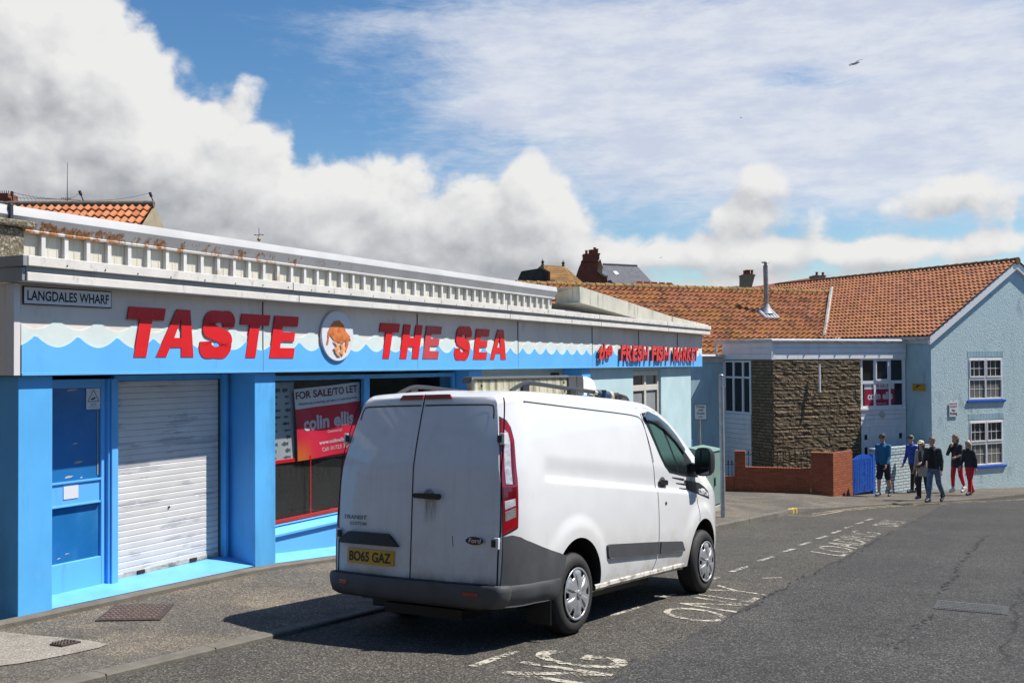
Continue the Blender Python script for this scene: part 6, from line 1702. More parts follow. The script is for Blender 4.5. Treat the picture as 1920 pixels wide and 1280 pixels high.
# rear doors
for s_, nm in ((1, 'rear_door'), (-1, 'rear_door')):
    rd = empty(nm, (0, 0, 0)); rd.parent = van
    mb = MB()
    if s_ > 0: ribbon(mb, [(0.0, .50), (0.0, 1.99)], rear, .010, .003)
    e_ = [(s_ * .805, .50), (s_ * .812, .80), (s_ * .826, .92), (s_ * .824, 1.2), (s_ * .815, 1.5), (s_ * .790, 1.72), (s_ * .765, 1.88), (s_ * .745, 1.95)]
    ribbon(mb, catmull(e_, 3), rear, .012, .003); ribbon(mb, [(0, .503), (s_ * .4, .503), (s_ * .805, .503)], rear, .010, .003)
    mb.build('door_gap', GAP, rd)
    mb = MB(); ribbon(mb, [(s_ * .02, 1.895), (s_ * .35, 1.895), (s_ * .62, 1.893), (s_ * .665, 1.885), (s_ * .68, 1.85), (s_ * .69, 1.78)], rear, .012, .003); mb.build('dirt_shade_line', GRIME, rd)  # dirt, plus shade at the recessed panel's edge, painted as one dark line
    for z in (1.62, .82):
        mb = MB(); p = rear(s_ * .806, z, 0); mb.box(p.x - .03, p.x + .02, p.y - .022, p.y + .022, z - .045, z + .045); mb.build('hinge', VWHITE, rd, bevel=.006)
        mb = MB(); p = rear(s_ * .785, z, 0); mb.box(p.x - .034, p.x - .02, p.y - .018, p.y + .018, z - .028, z + .028); mb.build('hinge_pin', BLACK, rd)
    if s_ < 0:
        mb = MB(); c_ = rear(-.165, 1.166); mb.lathe([(.055, .001), (.05, .004), (0, .004)], c_, (-1, 0, 0), 20); cp = mb.build('handle_cup', mat('dirty_cup', (.30, .30, .29), .4, .5, 60), rd)
        mb = MB(); spanpatch(mb, [(-.035, 1.158), (-.05, 1.145), (-.28, 1.138), (-.295, 1.15), (-.295, 1.172), (-.28, 1.184), (-.05, 1.184), (-.035, 1.176)], rear, .045, .02, edge=.02); mb.build('handle', BLACK, cp, bevel=.006)
        mb = MB(); c_ = rear(-.606, .832)
        mb.grid([[Vector((c_.x - o, c_.y + ru * math.cos(t * math.pi / 20), c_.z + rv * math.sin(t * math.pi / 20))) for t in range(40)] for ru, rv, o in ((.092, .036, -.004), (.092, .036, .006), (.086, .031, .008))], 0, True); em = mb.build('oval_emblem', CHROME, rd)
        mb = MB(); mb.poly([Vector((c_.x - .0085, c_.y - .0865 * math.cos(t * math.pi / 20), c_.z + .0315 * math.sin(t * math.pi / 20))) for t in range(40)]); mb.build('emblem_face', mat('emblem_blue', (.012, .02, .06), .25), em)
        mb = MB(); text(mb, 'Ford', lambda u, v: Vector((c_.x - .0105, c_.y + .055 - u, c_.z - .016 + v)), .11, .034, .004, .2); mb.build('emblem_script', CHROME, em, recalc=False)
        sm = MB(); ribbon(sm, [(-.40, .86), (-.405, .80), (-.41, .775)], rear, .006, .0015); sm.build('scuff', GRIME, rd)
    else:
        st2 = MB(); spanpatch(st2, [(.115, .746), (.785, .746), (.775, .775), (.67, .845), (.235, .845), (.20, .825)], rear, .040, .03, edge=0); st2.build('lamp_strip', BLACK, rd, smooth=True, angle=40, bevel=.006)
        mb = MB(); spanpatch(mb, [(.167, .587), (.687, .587), (.687, .706), (.167, .706)], rear, .016, .06, edge=0); npl = mb.build('number_plate', YPL, rd)
        mb = MB(); text(mb, 'BO65 GAZ', lambda u, v: rear(.662 - u, .605 + v, .0185),   .47, .083, .026); mb.build('lettering', INK, npl, recalc=False)
        mb = MB(); text(mb, 'TRANSIT', lambda u, v: rear(.765 - u, .945 + v, .005), .275, .034, .02, .2); text(mb, 'CUSTOM', lambda u, v: rear(.685 - u, .898 + v, .005), .19, .027, .015, .2); mb.build('badge', mat('dull_chrome', (.20, .20, .20), .3, .2, 30, metal=.7), rd, recalc=False)
    mb = MB(); spanpatch(mb, [(s_ * .015 if s_ > 0 else -.285, 1.945), (.265 if s_ > 0 else -.015, 1.945), (.235 if s_ > 0 else -.015, 1.985), (s_ * .015 if s_ > 0 else -.25, 1.985)], rear, .012, .02, edge=0); mb.build('brake_light', RLENS, rd)

# tail lights, one per rear corner
def mir(f_): return lambda u, v, o: (lambda p: Vector((p.x, -p.y, p.z)))(f_(u, v, o))
for s_ in (1, -1):
    fn = surf if s_ > 0 else mir(surf)
    TLP = [(-1.0, .885), (-.885, .945), (-.868, 1.30), (-.875, 1.60), (-.90, 1.70), (-.935, 1.755), (-.985, 1.785)]
    mb = MB(); spanpatch(mb, TLP, fn, .010, .035, edge=0); tl_ = mb.build('tail_light', RLENS, van, smooth=True, angle=50)
    mb = MB(); spanpatch(mb, [(-1.0, .875), (-.875, .935), (-.858, 1.30), (-.865, 1.61), (-.892, 1.715), (-.93, 1.77), (-.99, 1.80)], fn, .0045, .035, edge=0); mb.build('light_gasket', BLACK, tl_)
    for pl, m_ in (([(-.968, 1.27), (-.915, 1.27), (-.915, 1.60), (-.93, 1.67), (-.968, 1.70)], CLENS), ([(-.905, 1.27), (-.888, 1.27), (-.888, 1.58), (-.905, 1.62)], RLENS2), ([(-.99, 1.155), (-.89, 1.17), (-.89, 1.25), (-.99, 1.25)], RLENS2), ([(-.985, 1.075), (-.90, 1.105), (-.90, 1.16), (-.985, 1.14)], CLENS), ([(-.985, .985), (-.90, 1.02), (-.90, 1.09), (-.985, 1.06)], mat('grey_lens', (.22, .21, .21), .12, .2, 20, coat=1))):
        mb = MB(); spanpatch(mb, pl, fn, .0135, .03, edge=.010); mb.build('lens', m_, tl_)

# bumper wrapping the rear corners
def bpath(z, off):
    P = []
    for k in range(13): x = -.27 - .055 * k; P.append(Vector((x, -side(x, z) - .010 - off * min(1, k / 4), z)))
    for k in range(1, 8):
        t = math.pi / 2 * k / 8; cx, cy = -.93, -(side(-.90, z) + .01 + off - .09)
        P.append(Vector((cx - (.13 + off * .6) * math.sin(t), cy - .09 * math.cos(t), z)))
    w_ = -P[-1].y
    for k in range(1, 25): y = -w_ + 2 * w_ * k / 25; P.append(Vector((P[19].x - .055 * (1 - (y / w_) ** 2), y, z)))
    return P + [Vector((p.x, -p.y, p.z)) for p in P[19::-1]]
mb = MB(); prof = [(.318, -.10), (.326, -.03), (.352, .008), (.41, .018), (.455, .020), (.485, .016), (.500, .006), (.505, -.03)]
mb.grid([bpath(z, o) for z, o in prof]); bmp_ = mb.build('rear_bumper', GREYP, van, smooth=True, angle=45)
mb = MB()
A_ = bpath(.50, -.005); mb.grid([[Vector((p.x, p.y, .506)) for p in A_[19:45]], [Vector((p.x + .08, p.y * .98, .509)) for p in A_[19:45]]]); mb.build('step_pad', BLACK, bmp_)
for s_ in (1, -1):
    fn = surf if s_ > 0 else mir(surf)
    mb = MB(); spanpatch(mb, [(-.262, .495), (-.235, .60), (-.215, .672), (-.60, .778), (-.80, .838), (-.86, .865), (-.93, .882), (-1.0, .87), (-1.0, .495)], fn, .011, .03, edge=-.004); mb.build('corner_panel', GREYP, bmp_, smooth=True, angle=45)
    mb = MB(); y0_, y1_ = (-.555, -.69) if s_ > 0 else (.715, .63)
    PB = bpath(.432, .023); yv = [(p.y, p.x) for p in PB[19:46]]; yv.sort()
    xr_ = lambda y: lut(yv, y)
    ym = [min(y0_, y1_) + abs(y1_ - y0_) * t / 4 for t in range(5)]
    mb.grid([[Vector((xr_(y), y, .45)) for y in ym], [Vector((xr_(y) - .006, y, .446)) for y in ym], [Vector((xr_(y) - .006, y, .419)) for y in ym], [Vector((xr_(y), y, .415)) for y in ym]]); mb.build('reflector', RLENS, bmp_)
    mb = MB(); mb.box(-.40, -.385, s_ * -.93 if s_ > 0 else .70, -.70 if s_ > 0 else .93, .13, .40); mb.build('mud_flap', BLACK, van, bevel=.006)

# wheels
def wheel(cx, s_):
    w_ = empty('wheel', (cx, 0, .338)); w_.parent = van
    yo = -s_ * .945; ax = Vector((0, -s_, 0)); org = Vector((0, yo, 0)); mb = MB()
    tp_ = [(.205, -.03), (.225, -.004), (.255, .006), (.285, .004), (.308, -.008), (.327, -.030), (.336, -.055), (.338, -.10), (.338, -.15), (.332, -.185), (.31, -.21), (.25, -.215), (.2, -.19)]
    mb.lathe(tp_, org, ax, 64)
    for k in range(72):
        t = 2 * math.pi * k / 72; d = Vector((math.cos(t), 0, math.sin(t))); e = Vector((-math.sin(t), 0, math.cos(t)))
        for h0, h1 in ((-.035, -.075), (-.09, -.13), (-.145, -.185)):
            p = org + d * .336; q_ = [p + ax * h0 - e * .009, p + ax * h0 + e * .005, p + ax * h1 + e * .009, p + ax * h1 - e * .005]; mb.hexa(q_ + [v + d * (.0065 if abs(h0) > .05 and abs(h1) < .14 else .002) for v in q_])
    mb.build('tyre', RUB, w_, smooth=True, angle=35)
    mb = MB(); mb.lathe([(0, -.06), (.20, -.06), (.208, -.02)], org, ax, 40); mb.build('dark_rim', BLACK, w_)
    # wheel trim: six broad spokes, holes between them near the rim
    mb = MB(); NA = 144; rad_s = [.0, .03, .034, .045, .07, .10, .125, .15, .168, .183, .196, .204, .212, .217]
    def zz(r, t):
        a = (t * 6 / (2 * math.pi)) % 1; dist = abs(a - .5) * 2
        base = .012 + .020 * math.cos(min(1, r / .217) * math.pi / 2)
        if r < .032: return base + .006
        rib = .010 * sst(.50, .36, dist) * sst(.05, .09, r) * (1 - sst(.17, .2, r)); return base + (0 if r > .2 else -.006 + rib)
    ring = [[mb.vert(org + ax * zz(r, 2 * math.pi * k / NA) + r * Vector((math.cos(2 * math.pi * k / NA), 0, math.sin(2 * math.pi * k / NA)))) for k in range(NA)] for r in rad_s]
    for i in range(len(rad_s) - 1):
        rm_ = (rad_s[i] + rad_s[i + 1]) / 2
        for k in range(NA):
            a = ((k + .5) * 6 / NA) % 1; dist = abs(a - .5) * 2
            if .14 < rm_ < .200 and dist > .66 + .16 * (.2 - rm_) / .05: continue
            mb.face((ring[i][k], ring[i][(k + 1) % NA], ring[i + 1][(k + 1) % NA], ring[i + 1][k]))
    tr_ = mb.build('wheel_trim', SILV, w_, smooth=True, angle=25)
    md = tr_.modifiers.new('thick', 'SOLIDIFY'); md.thickness = .006; md.offset = -1
    return w_
for cx in (0, 2.933):
    for s_ in (1, -1): wheel(cx, s_)

# mirrors
for s_ in (1, -1):
    mr = empty('door_mirror', (0, 0, 0)); mr.parent = van
    mb = MB(); sg_ = lambda x, y, z: Vector((x, -s_ * y, z))
    L = []
    for x, f_ in ((2.615, .86), (2.625, 1.0), (2.70, 1.0), (2.78, .86), (2.82, .55)):
        cy, cz = 1.048, 1.415; ring = []
        for k in range(20):
            t = 2 * math.pi * k / 20; c_, s2_ = math.cos(t), math.sin(t); e = 3.5
            ring.append(sg_(x, cy + .092 * f_ * math.copysign(abs(c_) ** (2 / e), c_), cz + .152 * f_ * math.copysign(abs(s2_) ** (2 / e), s2_)))
        L.append(ring)
    ids = mb.grid(L, 0, True); mb.face(ids[0]); mb.face(ids[-1]); mb.build('housing', BLACK, mr, smooth=True, angle=50)
    mb = MB()
    for z0, z1 in ((1.355, 1.545), (1.283, 1.345)):
        P = [sg_(2.611, 1.048 + a, z) for a, z in ((-.07, z0), (-.076, z0 + .01), (-.076, z1 - .02), (-.06, z1), (.06, z1), (.074, z1 - .02), (.074, z0 + .01), (.068, z0))]; mb.poly(P)
    mb.build('mirror_glass', mat('mirror_glass', (.10, .115, .14), .03, .02, 2, metal=1), mr)
    mb = MB(); mb.hexa([sg_(2.63, .84, 1.27), sg_(2.80, .82, 1.27), sg_(2.80, .98, 1.31), sg_(2.65, .98, 1.31), sg_(2.63, .83, 1.42), sg_(2.78, .81, 1.42), sg_(2.78, .98, 1.38), sg_(2.65, .98, 1.38)]); mb.build('arm', BLACK, mr, bevel=.012)

# roof: rails, box, plug
rk = empty('roof_rack', (0, 0, 0)); rk.parent = van
mb = MB()
for y in (-.60, .60):
    mb.tube(catmull([(-.50, y, 2.02), (-.42, y, 2.055), (-.30, y, 2.092), (-.14, y, 2.105), (.43, y, 2.095), (1.1, y, 2.085), (1.55, y, 2.075), (1.70, y, 2.03)], 4), .019, 8)
    for x in (-.28, .55, 1.5): mb.box(x - .05, x + .05, y - .016, y + .016, 1.99, 2.09)
mb.build('rail', mat('black_rail', (.03, .031, .034), .45), rk, smooth=True, angle=40)
ALG = mat('algae_stained_panel', (.42, .39, .29), .7, .12, 4, dirt=(.13, .13, .06), damt=.95, dsc=(16, 16, 2.2), dlo=.42, dhi=.62)
lb = empty('roof_box', (.03, 0, -.05)); lb.parent = van; lb.rotation_euler = (0, -.072, 0); lb.scale = (1.03, 1, 1)
mb = MB(); mb.box(-.46, 1.10, -.30, -.21, 2.045, 2.212); mb.build('side_panel', ALG, lb, bevel=.02)
for i, (x, z) in enumerate(((-.42, 2.09), (-.36, 2.155), (.42, 2.16), (1.03, 2.165), (1.04, 2.08))): mb = MB(); mb.lathe([(0, .003), (.013, .003), (.013, 0)], (x, -.30, z), (0, -1, 0), 10); mb.build('bolt', BLACK, lb)
mb = MB(); L = []
for x in (-.52, -.49, -.2, .5, 1.08, 1.12): L.append([(x, -.315, 2.208 if x > -.5 else 2.12), (x, -.315, 2.215 + .008 * (x > -.5)), (x, -.29, 2.235 if x > -.5 else 2.18), (x, -.21, 2.235 if x > -.5 else 2.18), (x, -.19, 2.19 if x > -.5 else 2.12)])
mb.grid(L); mb.box(-.53, -.462, -.315, -.19, 2.04, 2.12); mb.box(1.102, 1.26, -.315, -.10, 2.04, 2.228); mb.box(1.266, 1.40, -.315, -.10, 2.04, 2.226); mb.build('casing', GREYP, lb, bevel=.008)
mb = MB(); L = []
for x, zt5, yy in ((1.403, 2.225, .31), (1.55, 2.215, .30), (1.68, 2.19, .285), (1.76, 2.14, .26), (1.80, 2.06, .24)): L.append([(x, -yy, 2.03), (x, -yy, zt5 - .03), (x, -yy + .03, zt5), (x, -.14, zt5), (x, -.11, zt5 - .03), (x, -.11, 2.03)])
mb.grid(L); mb.build('nose', mat('cream_nose', (.66, .655, .62), .45), lb, smooth=True, angle=40)
mb = MB(); mb.tube([(1.02, -.615, 2.075), (1.10, -.63, 2.066), (1.20, -.64, 2.06)], [.034, .045, .045], 12); mb.box(1.06, 1.075, -.69, -.57, 2.02, 2.11); mb.tube([(1.12, -.64, 2.06), (1.20, -.70, 2.01), (1.22, -.71, 1.995)], .014, 6); pg = mb.build('plug', mat('navy_plug', (.02, .055, .11), .5), rk, smooth=True, angle=40)
mb = MB(); mb.lathe([(.046, 0), (.05, .01), (.05, .045), (0, .047)], (1.20, -.64, 2.06), (1, -.05, -.03), 14); mb.tube([(1.02, -.615, 2.078), (.99, -.60, 2.085)], .024, 8); mb.build('plug_cap', mat('cream_plug', (.5, .44, .3), .5), pg, smooth=True, angle=40)
mb = MB()
for pts in ([(1.0, -.61, 2.07), (.92, -.62, 2.05), (.86, -.60, 2.06)], [(1.25, -.62, 2.06), (1.33, -.64, 2.04), (1.40, -.60, 2.08), (1.5, -.60, 2.10), (1.56, -.60, 2.06), (1.63, -.63, 2.03)], [(1.48, -.58, 2.10), (1.56, -.66, 2.07), (1.66, -.65, 2.02)]): mb.tube(catmull(pts, 5), .011, 6)
mb.build('cable', mat('grey_cable', (.10, .10, .10), .6), rk, smooth=True)

# ================================================================== the walkers
def remesh(mb, name, m, parent, vox=.011, smooth=3):
    o = mb.build(name, m, parent, recalc=True)
    r_ = o.modifiers.new('vox', 'REMESH'); r_.mode = 'VOXEL'; r_.voxel_size = vox; r_.use_smooth_shade = True
    if smooth: s_ = o.modifiers.new('sm', 'SMOOTH'); s_.factor = .5; s_.iterations = smooth
    bpy.context.view_layer.update(); dg = bpy.context.evaluated_depsgraph_get(); me = bpy.data.meshes.new_from_object(o.evaluated_get(dg))
    o.modifiers.clear(); o.data = me; me.name = name
    for p in me.polygons: p.use_smooth = True
    return o


def cap(mb, a, b_, ra, rb=None, n=10):
    """tapered limb with round ends"""
    rb = ra if rb is None else rb; a, b_ = Vector(a), Vector(b_); t = (b_ - a)
    if t.length < 1e-5: mb.ball(a, ra, n=6); return
    t.normalize(); pts, rr = [], []
    for k in range(5): u = math.pi / 2 * k / 4; pts.append(a - t * ra * math.cos(u)); rr.append(max(.0008, ra * math.sin(u)))
    for k in range(5): u = math.pi / 2 * k / 4; pts.append(b_ + t * rb * math.sin(u)); rr.append(max(.0008, rb * math.cos(u)))
    u = t.orthogonal().normalized(); v = t.cross(u)
    ids = mb.grid([[p + r * (math.cos(2 * math.pi * j / n) * u + math.sin(2 * math.pi * j / n) * v) for j in range(n)] for p, r in zip(pts, rr)], 0, True); mb.face(ids[0][::-1]); mb.face(ids[-1])


def loft(mb, secs, n=20):
    """closed trunk from oval sections (x, y, z, rx, ry)"""
    ids = mb.grid([[(x + rx * math.cos(2 * math.pi * j / n), y + ry * math.sin(2 * math.pi * j / n), z) for j in range(n)] for x, y, z, rx, ry in secs], 0, True); mb.face(ids[0][::-1]); mb.face(ids[-1])


def hand(mb, w, d, side_, curl=.5, k=1.):
    """palm, four unequal bent fingers and a thumb at the side of the palm"""
    d = d.normalized(); s = (side_ - d * side_.dot(d)).normalized(); nrm = d.cross(s)
    for j in (-.022, -.008, .008, .022): cap(mb, w + s * j * k * .7, w + d * .085 * k + s * j * k, .013 * k, .0125 * k, 8)
    for j, L in ((-.030, .062), (-.010, .074), (.011, .080), (.031, .070)):
        a = w + d * .088 * k + s * j * k; d1 = (d * math.cos(curl * .6) + nrm * math.sin(curl * .6)); d2 = (d * math.cos(curl * 1.6) + nrm * math.sin(curl * 1.6))
        b_ = a + d1 * L * .5 * k; cap(mb, a, b_, .0095 * k, .009 * k, 8); cap(mb, b_, b_ + d2 * L * .5 * k, .009 * k, .0075 * k, 8)
    a = w + d * .022 * k + s * .026 * k; b_ = a + (d * .6 + s * .7 + nrm * .25) * .034 * k; cap(mb, a, b_, .012 * k, .011 * k, 8); cap(mb, b_, b_ + (d * .9 + s * .2 + nrm * .3) * .03 * k, .0105 * k, .008 * k, 8)


SKIN = mat('skin', (.48, .26, .18), .55, .1, 14)
SKIN2 = mat('pale_skin', (.56, .33, .245), .55, .08, 14)
SOLE = mat('pale_sole', (.5, .5, .48), .7)


def walker(label, foot, H, head, cfg):
    hx, hy = head; L = math.hypot(hx, hy); hx, hy = hx / L, hy / L
    base = Vector((foot.x, foot.y, foot.z)); k = H / 1.75
    root = empty('person', base, math.atan2(-hx, hy), label, 'person', 'people walking on the pavement')
    root.scale = (1, 1, 1)
    V = lambda x, y, z: Vector((x, y, z)) * k
    fem = cfg.get('fem', False); sw = .145 if fem else .172; hw_ = .078
    J = {}
    hipz = .93
    for s, key in ((1, 'R'), (-1, 'L')):
        a, b_ = cfg['leg' + key]; hp = Vector((s * hw_, 0, hipz)); kn = hp + .44 * Vector((0, math.sin(a), -math.cos(a))); an = kn + .41 * Vector((0, math.sin(b_), -math.cos(b_)))
        J['hip' + key], J['knee' + key], J['ank' + key] = hp, kn, an
    low = min(J['ankR'].z, J['ankL'].z) - .085
    for q_ in J: J[q_] = J[q_] - Vector((0, 0, low))
    hipz -= low; ln = cfg.get('lean', .04); ch = Vector((0, ln, hipz + .38)); nk = Vector((0, ln * 1.3, hipz + .56)); hdc = Vector((0, ln * 1.6 + cfg.get('headf', .03), hipz + .70))
    for s, key in ((1, 'R'), (-1, 'L')):
        sh_ = Vector((s * sw, ln * 1.2, hipz + .478)); c_ = cfg['arm' + key]
        if len(c_) == 3 and not isinstance(c_[0], tuple):
            a, o_, bd = c_; el = sh_ + .29 * Vector((s * math.sin(o_), math.sin(a) * math.cos(o_), -math.cos(a) * math.cos(o_))); wr = el + .25 * Vector((-s * .10 * (bd > .3) + s * .04, math.sin(a + bd), -math.cos(a + bd)))
        else: el, wr = sh_ + Vector(c_[0]), sh_ + Vector(c_[1])
        J['sh' + key], J['el' + key], J['wr' + key] = sh_, el, wr
    J = {q_: v * k for q_, v in J.items()}; ch *= k; nk *= k; hdc *= k; hz = hipz * k
    skin = cfg.get('skin', SKIN)
    # the body, one surface
    mb = MB()
    loft(mb, [(0, 0, hz - .04 * k, .10 * k, .085 * k), (0, .0, hz + .02 * k, .135 * k, .10 * k), (0, ln * .3 * k, hz + .14 * k, .12 * k, .09 * k), (0, ln * .8 * k, hz + .34 * k, .145 * k, .105 * k), (0, ln * k, hz + .47 * k, .12 * k, .085 * k), (0, ln * 1.2 * k, hz + .54 * k, .06 * k, .055 * k)])
    cap(mb, nk - Vector((0, 0, .08 * k)), hdc - Vector((0, .015 * k, .05 * k)), .056 * k, .05 * k)
    tx, ty = math.sin(cfg.get('turn', 0)), math.cos(cfg.get('turn', 0)); F = Vector((tx, ty, 0)); R = Vector((ty, -tx, 0))
    mb.ball(hdc + Vector((0, 0, .025 * k)), .078 * k, .092 * k, .095 * k, 12)
    cap(mb, hdc + F * .03 * k - Vector((0, 0, .02 * k)), hdc + F * .055 * k - Vector((0, 0, .075 * k)), .062 * k, .036 * k)
    cap(mb, hdc + F * .088 * k + Vector((0, 0, .018 * k)), hdc + F * .108 * k - Vector((0, 0, .018 * k)), .009 * k, .013 * k)
    for s in (1, -1): cap(mb, hdc + R * s * .078 * k + Vector((0, 0, .015 * k)), hdc + R * s * .08 * k - Vector((0, 0, .02 * k)), .014 * k, .010 * k)
    for key in 'RL':
        s = 1 if key == 'R' else -1
        cap(mb, J['hip' + key], J['knee' + key], .078 * k, .054 * k); cap(mb, J['knee' + key], J['knee' + key].lerp(J['ank' + key], .35), .053 * k, .054 * k); cap(mb, J['knee' + key].lerp(J['ank' + key], .35), J['ank' + key], .054 * k, .036 * k)
        cap(mb, J['ank' + key], J['ank' + key] + Vector((0, .07, -.045)) * k, .034 * k, .026 * k)
        cap(mb, J['sh' + key], J['el' + key], .05 * k, .04 * k); cap(mb, J['el' + key], J['wr' + key], .04 * k, .027 * k); cap(mb, J['sh' + key], ch, .05 * k, .08 * k)
        d = J['wr' + key] - J['el' + key]; hand(mb, J['wr' + key] + d.normalized() * .012 * k, d, cfg.get('hs' + key, Vector((0, 1, 0)) if d.z < 0 else Vector((-s, 0, .2))), .55, k)
    body_ = remesh(mb, 'body', skin, root, .0075, 1)
    # face
    mb = MB()
    for s in (1, -1): mb.ball(hdc + F * .083 * k + R * s * .032 * k + Vector((0, 0, .022 * k)), .012 * k, n=6)
    mb.build('eyes', DARK, root, smooth=True)
    mb = MB(); cap(mb, hdc + F * .090 * k - R * .02 * k - Vector((0, 0, .052 * k)), hdc + F * .090 * k + R * .02 * k - Vector((0, 0, .052 * k)), .006 * k); mb.build('mouth', mat('lips', (.28, .09, .07), .6), root, smooth=True)
    # legs wear
    t = cfg['legs']; end = t.get('end', 1.0); lw = t.get('r', 1.0); mb = MB()
    loft(mb, [(0, 0, hz - .10 * k, .10 * k, .09 * k), (0, 0, hz - .02 * k, .165 * k * lw, .118 * k * lw), (0, 0, hz + .06 * k, .155 * k, .112 * k), (0, .0, hz + .12 * k, .14 * k, .102 * k)])
    for key in 'RL':
        h_, n_, a_ = J['hip' + key], J['knee' + key], J['ank' + key]
        if end <= .5: e_ = h_.lerp(n_, end * 2 * .93); cap(mb, h_, e_, .092 * k * lw, .088 * k * lw)
        else:
            e_ = n_.lerp(a_, (end - .5) * 2 * 1.05); cap(mb, h_, n_, .092 * k * lw, .070 * k * lw); cap(mb, n_, e_, .070 * k * lw, t.get('cuff', .052) * k)
    remesh(mb, t['name'], t['m'], root, .011, 3)
    # shoes
    for key in 'RL':
        a_ = J['ank' + key]; lift = max(0, a_.z / k - .086); mb = MB(); tl = cfg.get('toe' + key, 0.)
        toe = a_ + Vector((0, .165 * math.cos(tl), -.055 - .165 * math.sin(tl))) * k; heel = a_ + Vector((0, -.045, -.045 + .02 * tl)) * k
        cap(mb, heel, toe, .048 * k, .041 * k); cap(mb, a_ + Vector((0, 0, -.005)) * k, a_ + Vector((0, .085, -.035)) * k, .050 * k, .045 * k)
        so_ = remesh(mb, 'shoe', cfg['shoe'], root, .010, 2)
        mb = MB(); cap(mb, heel - Vector((0, 0, .025 * k)), toe - Vector((0, -.004, .022 * k)), .026 * k, .024 * k); remesh(mb, 'sole', cfg.get('sole', SOLE), so_, .010, 1)
    # top
    t = cfg['top']; hem = t.get('hem', -.08); fl_ = t.get('flare', 1.0); mb = MB(); lk = ln * k
    S_ = [(0, 0, hz + hem * k, .165 * k * fl_, .128 * k * fl_), (0, lk * .2, hz + max(hem + .05, .02) * k, .162 * k * (fl_ + 1) / 2, .122 * k * (fl_ + 1) / 2), (0, lk * .5, hz + .20 * k, (.150 if fem else .165) * k, .118 * k), (0, lk * .9, hz + .36 * k, (.158 if fem else .180) * k, .130 * k), (0, lk * 1.1, hz + .455 * k, (.132 if fem else .155) * k, .112 * k), (0, lk * 1.2, hz + .525 * k, .082 * k, .078 * k), (0, lk * 1.3, hz + .575 * k, .062 * k, .066 * k)]
    loft(mb, S_)
    for key in 'RL':
        cap(mb, J['sh' + key] + Vector((0, 0, -.005)) * k, J['el' + key], .063 * k, .053 * k); cap(mb, J['el' + key], J['el' + key].lerp(J['wr' + key], .93), .053 * k, .041 * k); cap(mb, J['sh' + key], ch + Vector((0, 0, .04 * k)), .060 * k, .095 * k)
    top_ = remesh(mb, t['name'], t['m'], root, .011, 3)
    for nm, m_, z0, z1, w_ in t.get('front', []):     # open front showing what is worn below
        mb = MB(); rows_ = []
        for j in range(9):
            z = hz + (z0 + (z1 - z0) * j / 8) * k; rx, ry = None, None
            for p_, q_ in zip(S_, S_[1:]):
                if p_[2] <= z <= q_[2] + 1e-6: u = (z - p_[2]) / (q_[2] - p_[2]); rx, ry, yc = p_[3] + (q_[3] - p_[3]) * u, p_[4] + (q_[4] - p_[4]) * u, p_[1] + (q_[1] - p_[1]) * u
            if rx is None: continue
            ww = w_ * (1 - .25 * j / 8) * k; rows_.append([(ww * (i / 4 - 1), yc + (ry + .010 * k) * math.sqrt(max(0, 1 - (ww * (i / 4 - 1) / rx) ** 2)), z) for i in range(9)])
        mb.grid(rows_); o_ = mb.build(nm, m_, top_, smooth=True)
    # head wear and hair
    hr = cfg.get('hair')
    if hr:
        mb = MB(); mb.ball(hdc + Vector((0, 0, .04 * k)) - F * .012 * k, .086 * k, .098 * k, .095 * k, 12)
        if hr.get('long'):
            for s in (-1, 0, 1):
                cap(mb, hdc - F * .05 * k + R * s * .055 * k, hdc - F * (.055 if s == 0 else .02) * k + R * s * .078 * k - Vector((0, 0, hr['long'] * k)), .05 * k, .032 * k)
        o_ = remesh(mb, 'hair', hr['m'], root, .010, 2)
        # open the hair over the face
        bm = bmesh.new(); bm.from_mesh(o_.data); c0 = hdc + F * .11 * k - Vector((0, 0, .03 * k))
        dl = [f for f in bm.faces if (f.calc_center_median() - hdc).dot(F) > (.028 if hr.get('long') else .042) * k and abs((f.calc_center_median() - hdc).dot(R)) < (.058 if hr.get('long') else .09) * k and (f.calc_center_median() - hdc).z < (.062 if hr.get('long') else .040) * k]
        bmesh.ops.delete(bm, geom=dl, context='FACES'); bm.to_mesh(o_.data); bm.free()
    cp = cfg.get('cap')
    if cp:
        mb = MB(); c_ = hdc + Vector((0, 0, .055 * k)); mb.ball(c_, .090 * k, .102 * k, .075 * k, 10)
        o_ = remesh(mb, 'cap', cp, root, .010, 2); mb = MB()
        rows_ = []
        for j in range(4): rows_.append([c_ + F * ((.085 + .075 * j / 3 * math.cos((i / 8 - .5) * 2.2)) * k) + R * ((i / 8 - .5) * .165 * k * (1 - .12 * j)) + Vector((0, 0, (.005 - .018 * j / 3) * k)) for i in range(9)])
        mb.grid(rows_); b2 = mb.build('peak', cp, o_, smooth=True); md = b2.modifiers.new('t', 'SOLIDIFY'); md.thickness = .008
    if cfg.get('glasses'):
        mb = MB(); mb.grid([[hdc + F * (.098 - .03 * abs(u) ** 2) * k + R * u * .075 * k + Vector((0, 0, (.022 + dz) * k)) for u in (-1, -.6, -.2, .2, .6, 1)] for dz in (-.02, .018)]); b2 = mb.build('sunglasses', BLACK, root); md = b2.modifiers.new('t', 'SOLIDIFY'); md.thickness = .01
    return root, J, hdc, k, hz


def cloth(nm, col, var=.18): return mat(nm, col, .85, var, 9, bmp=.25, bs=40)


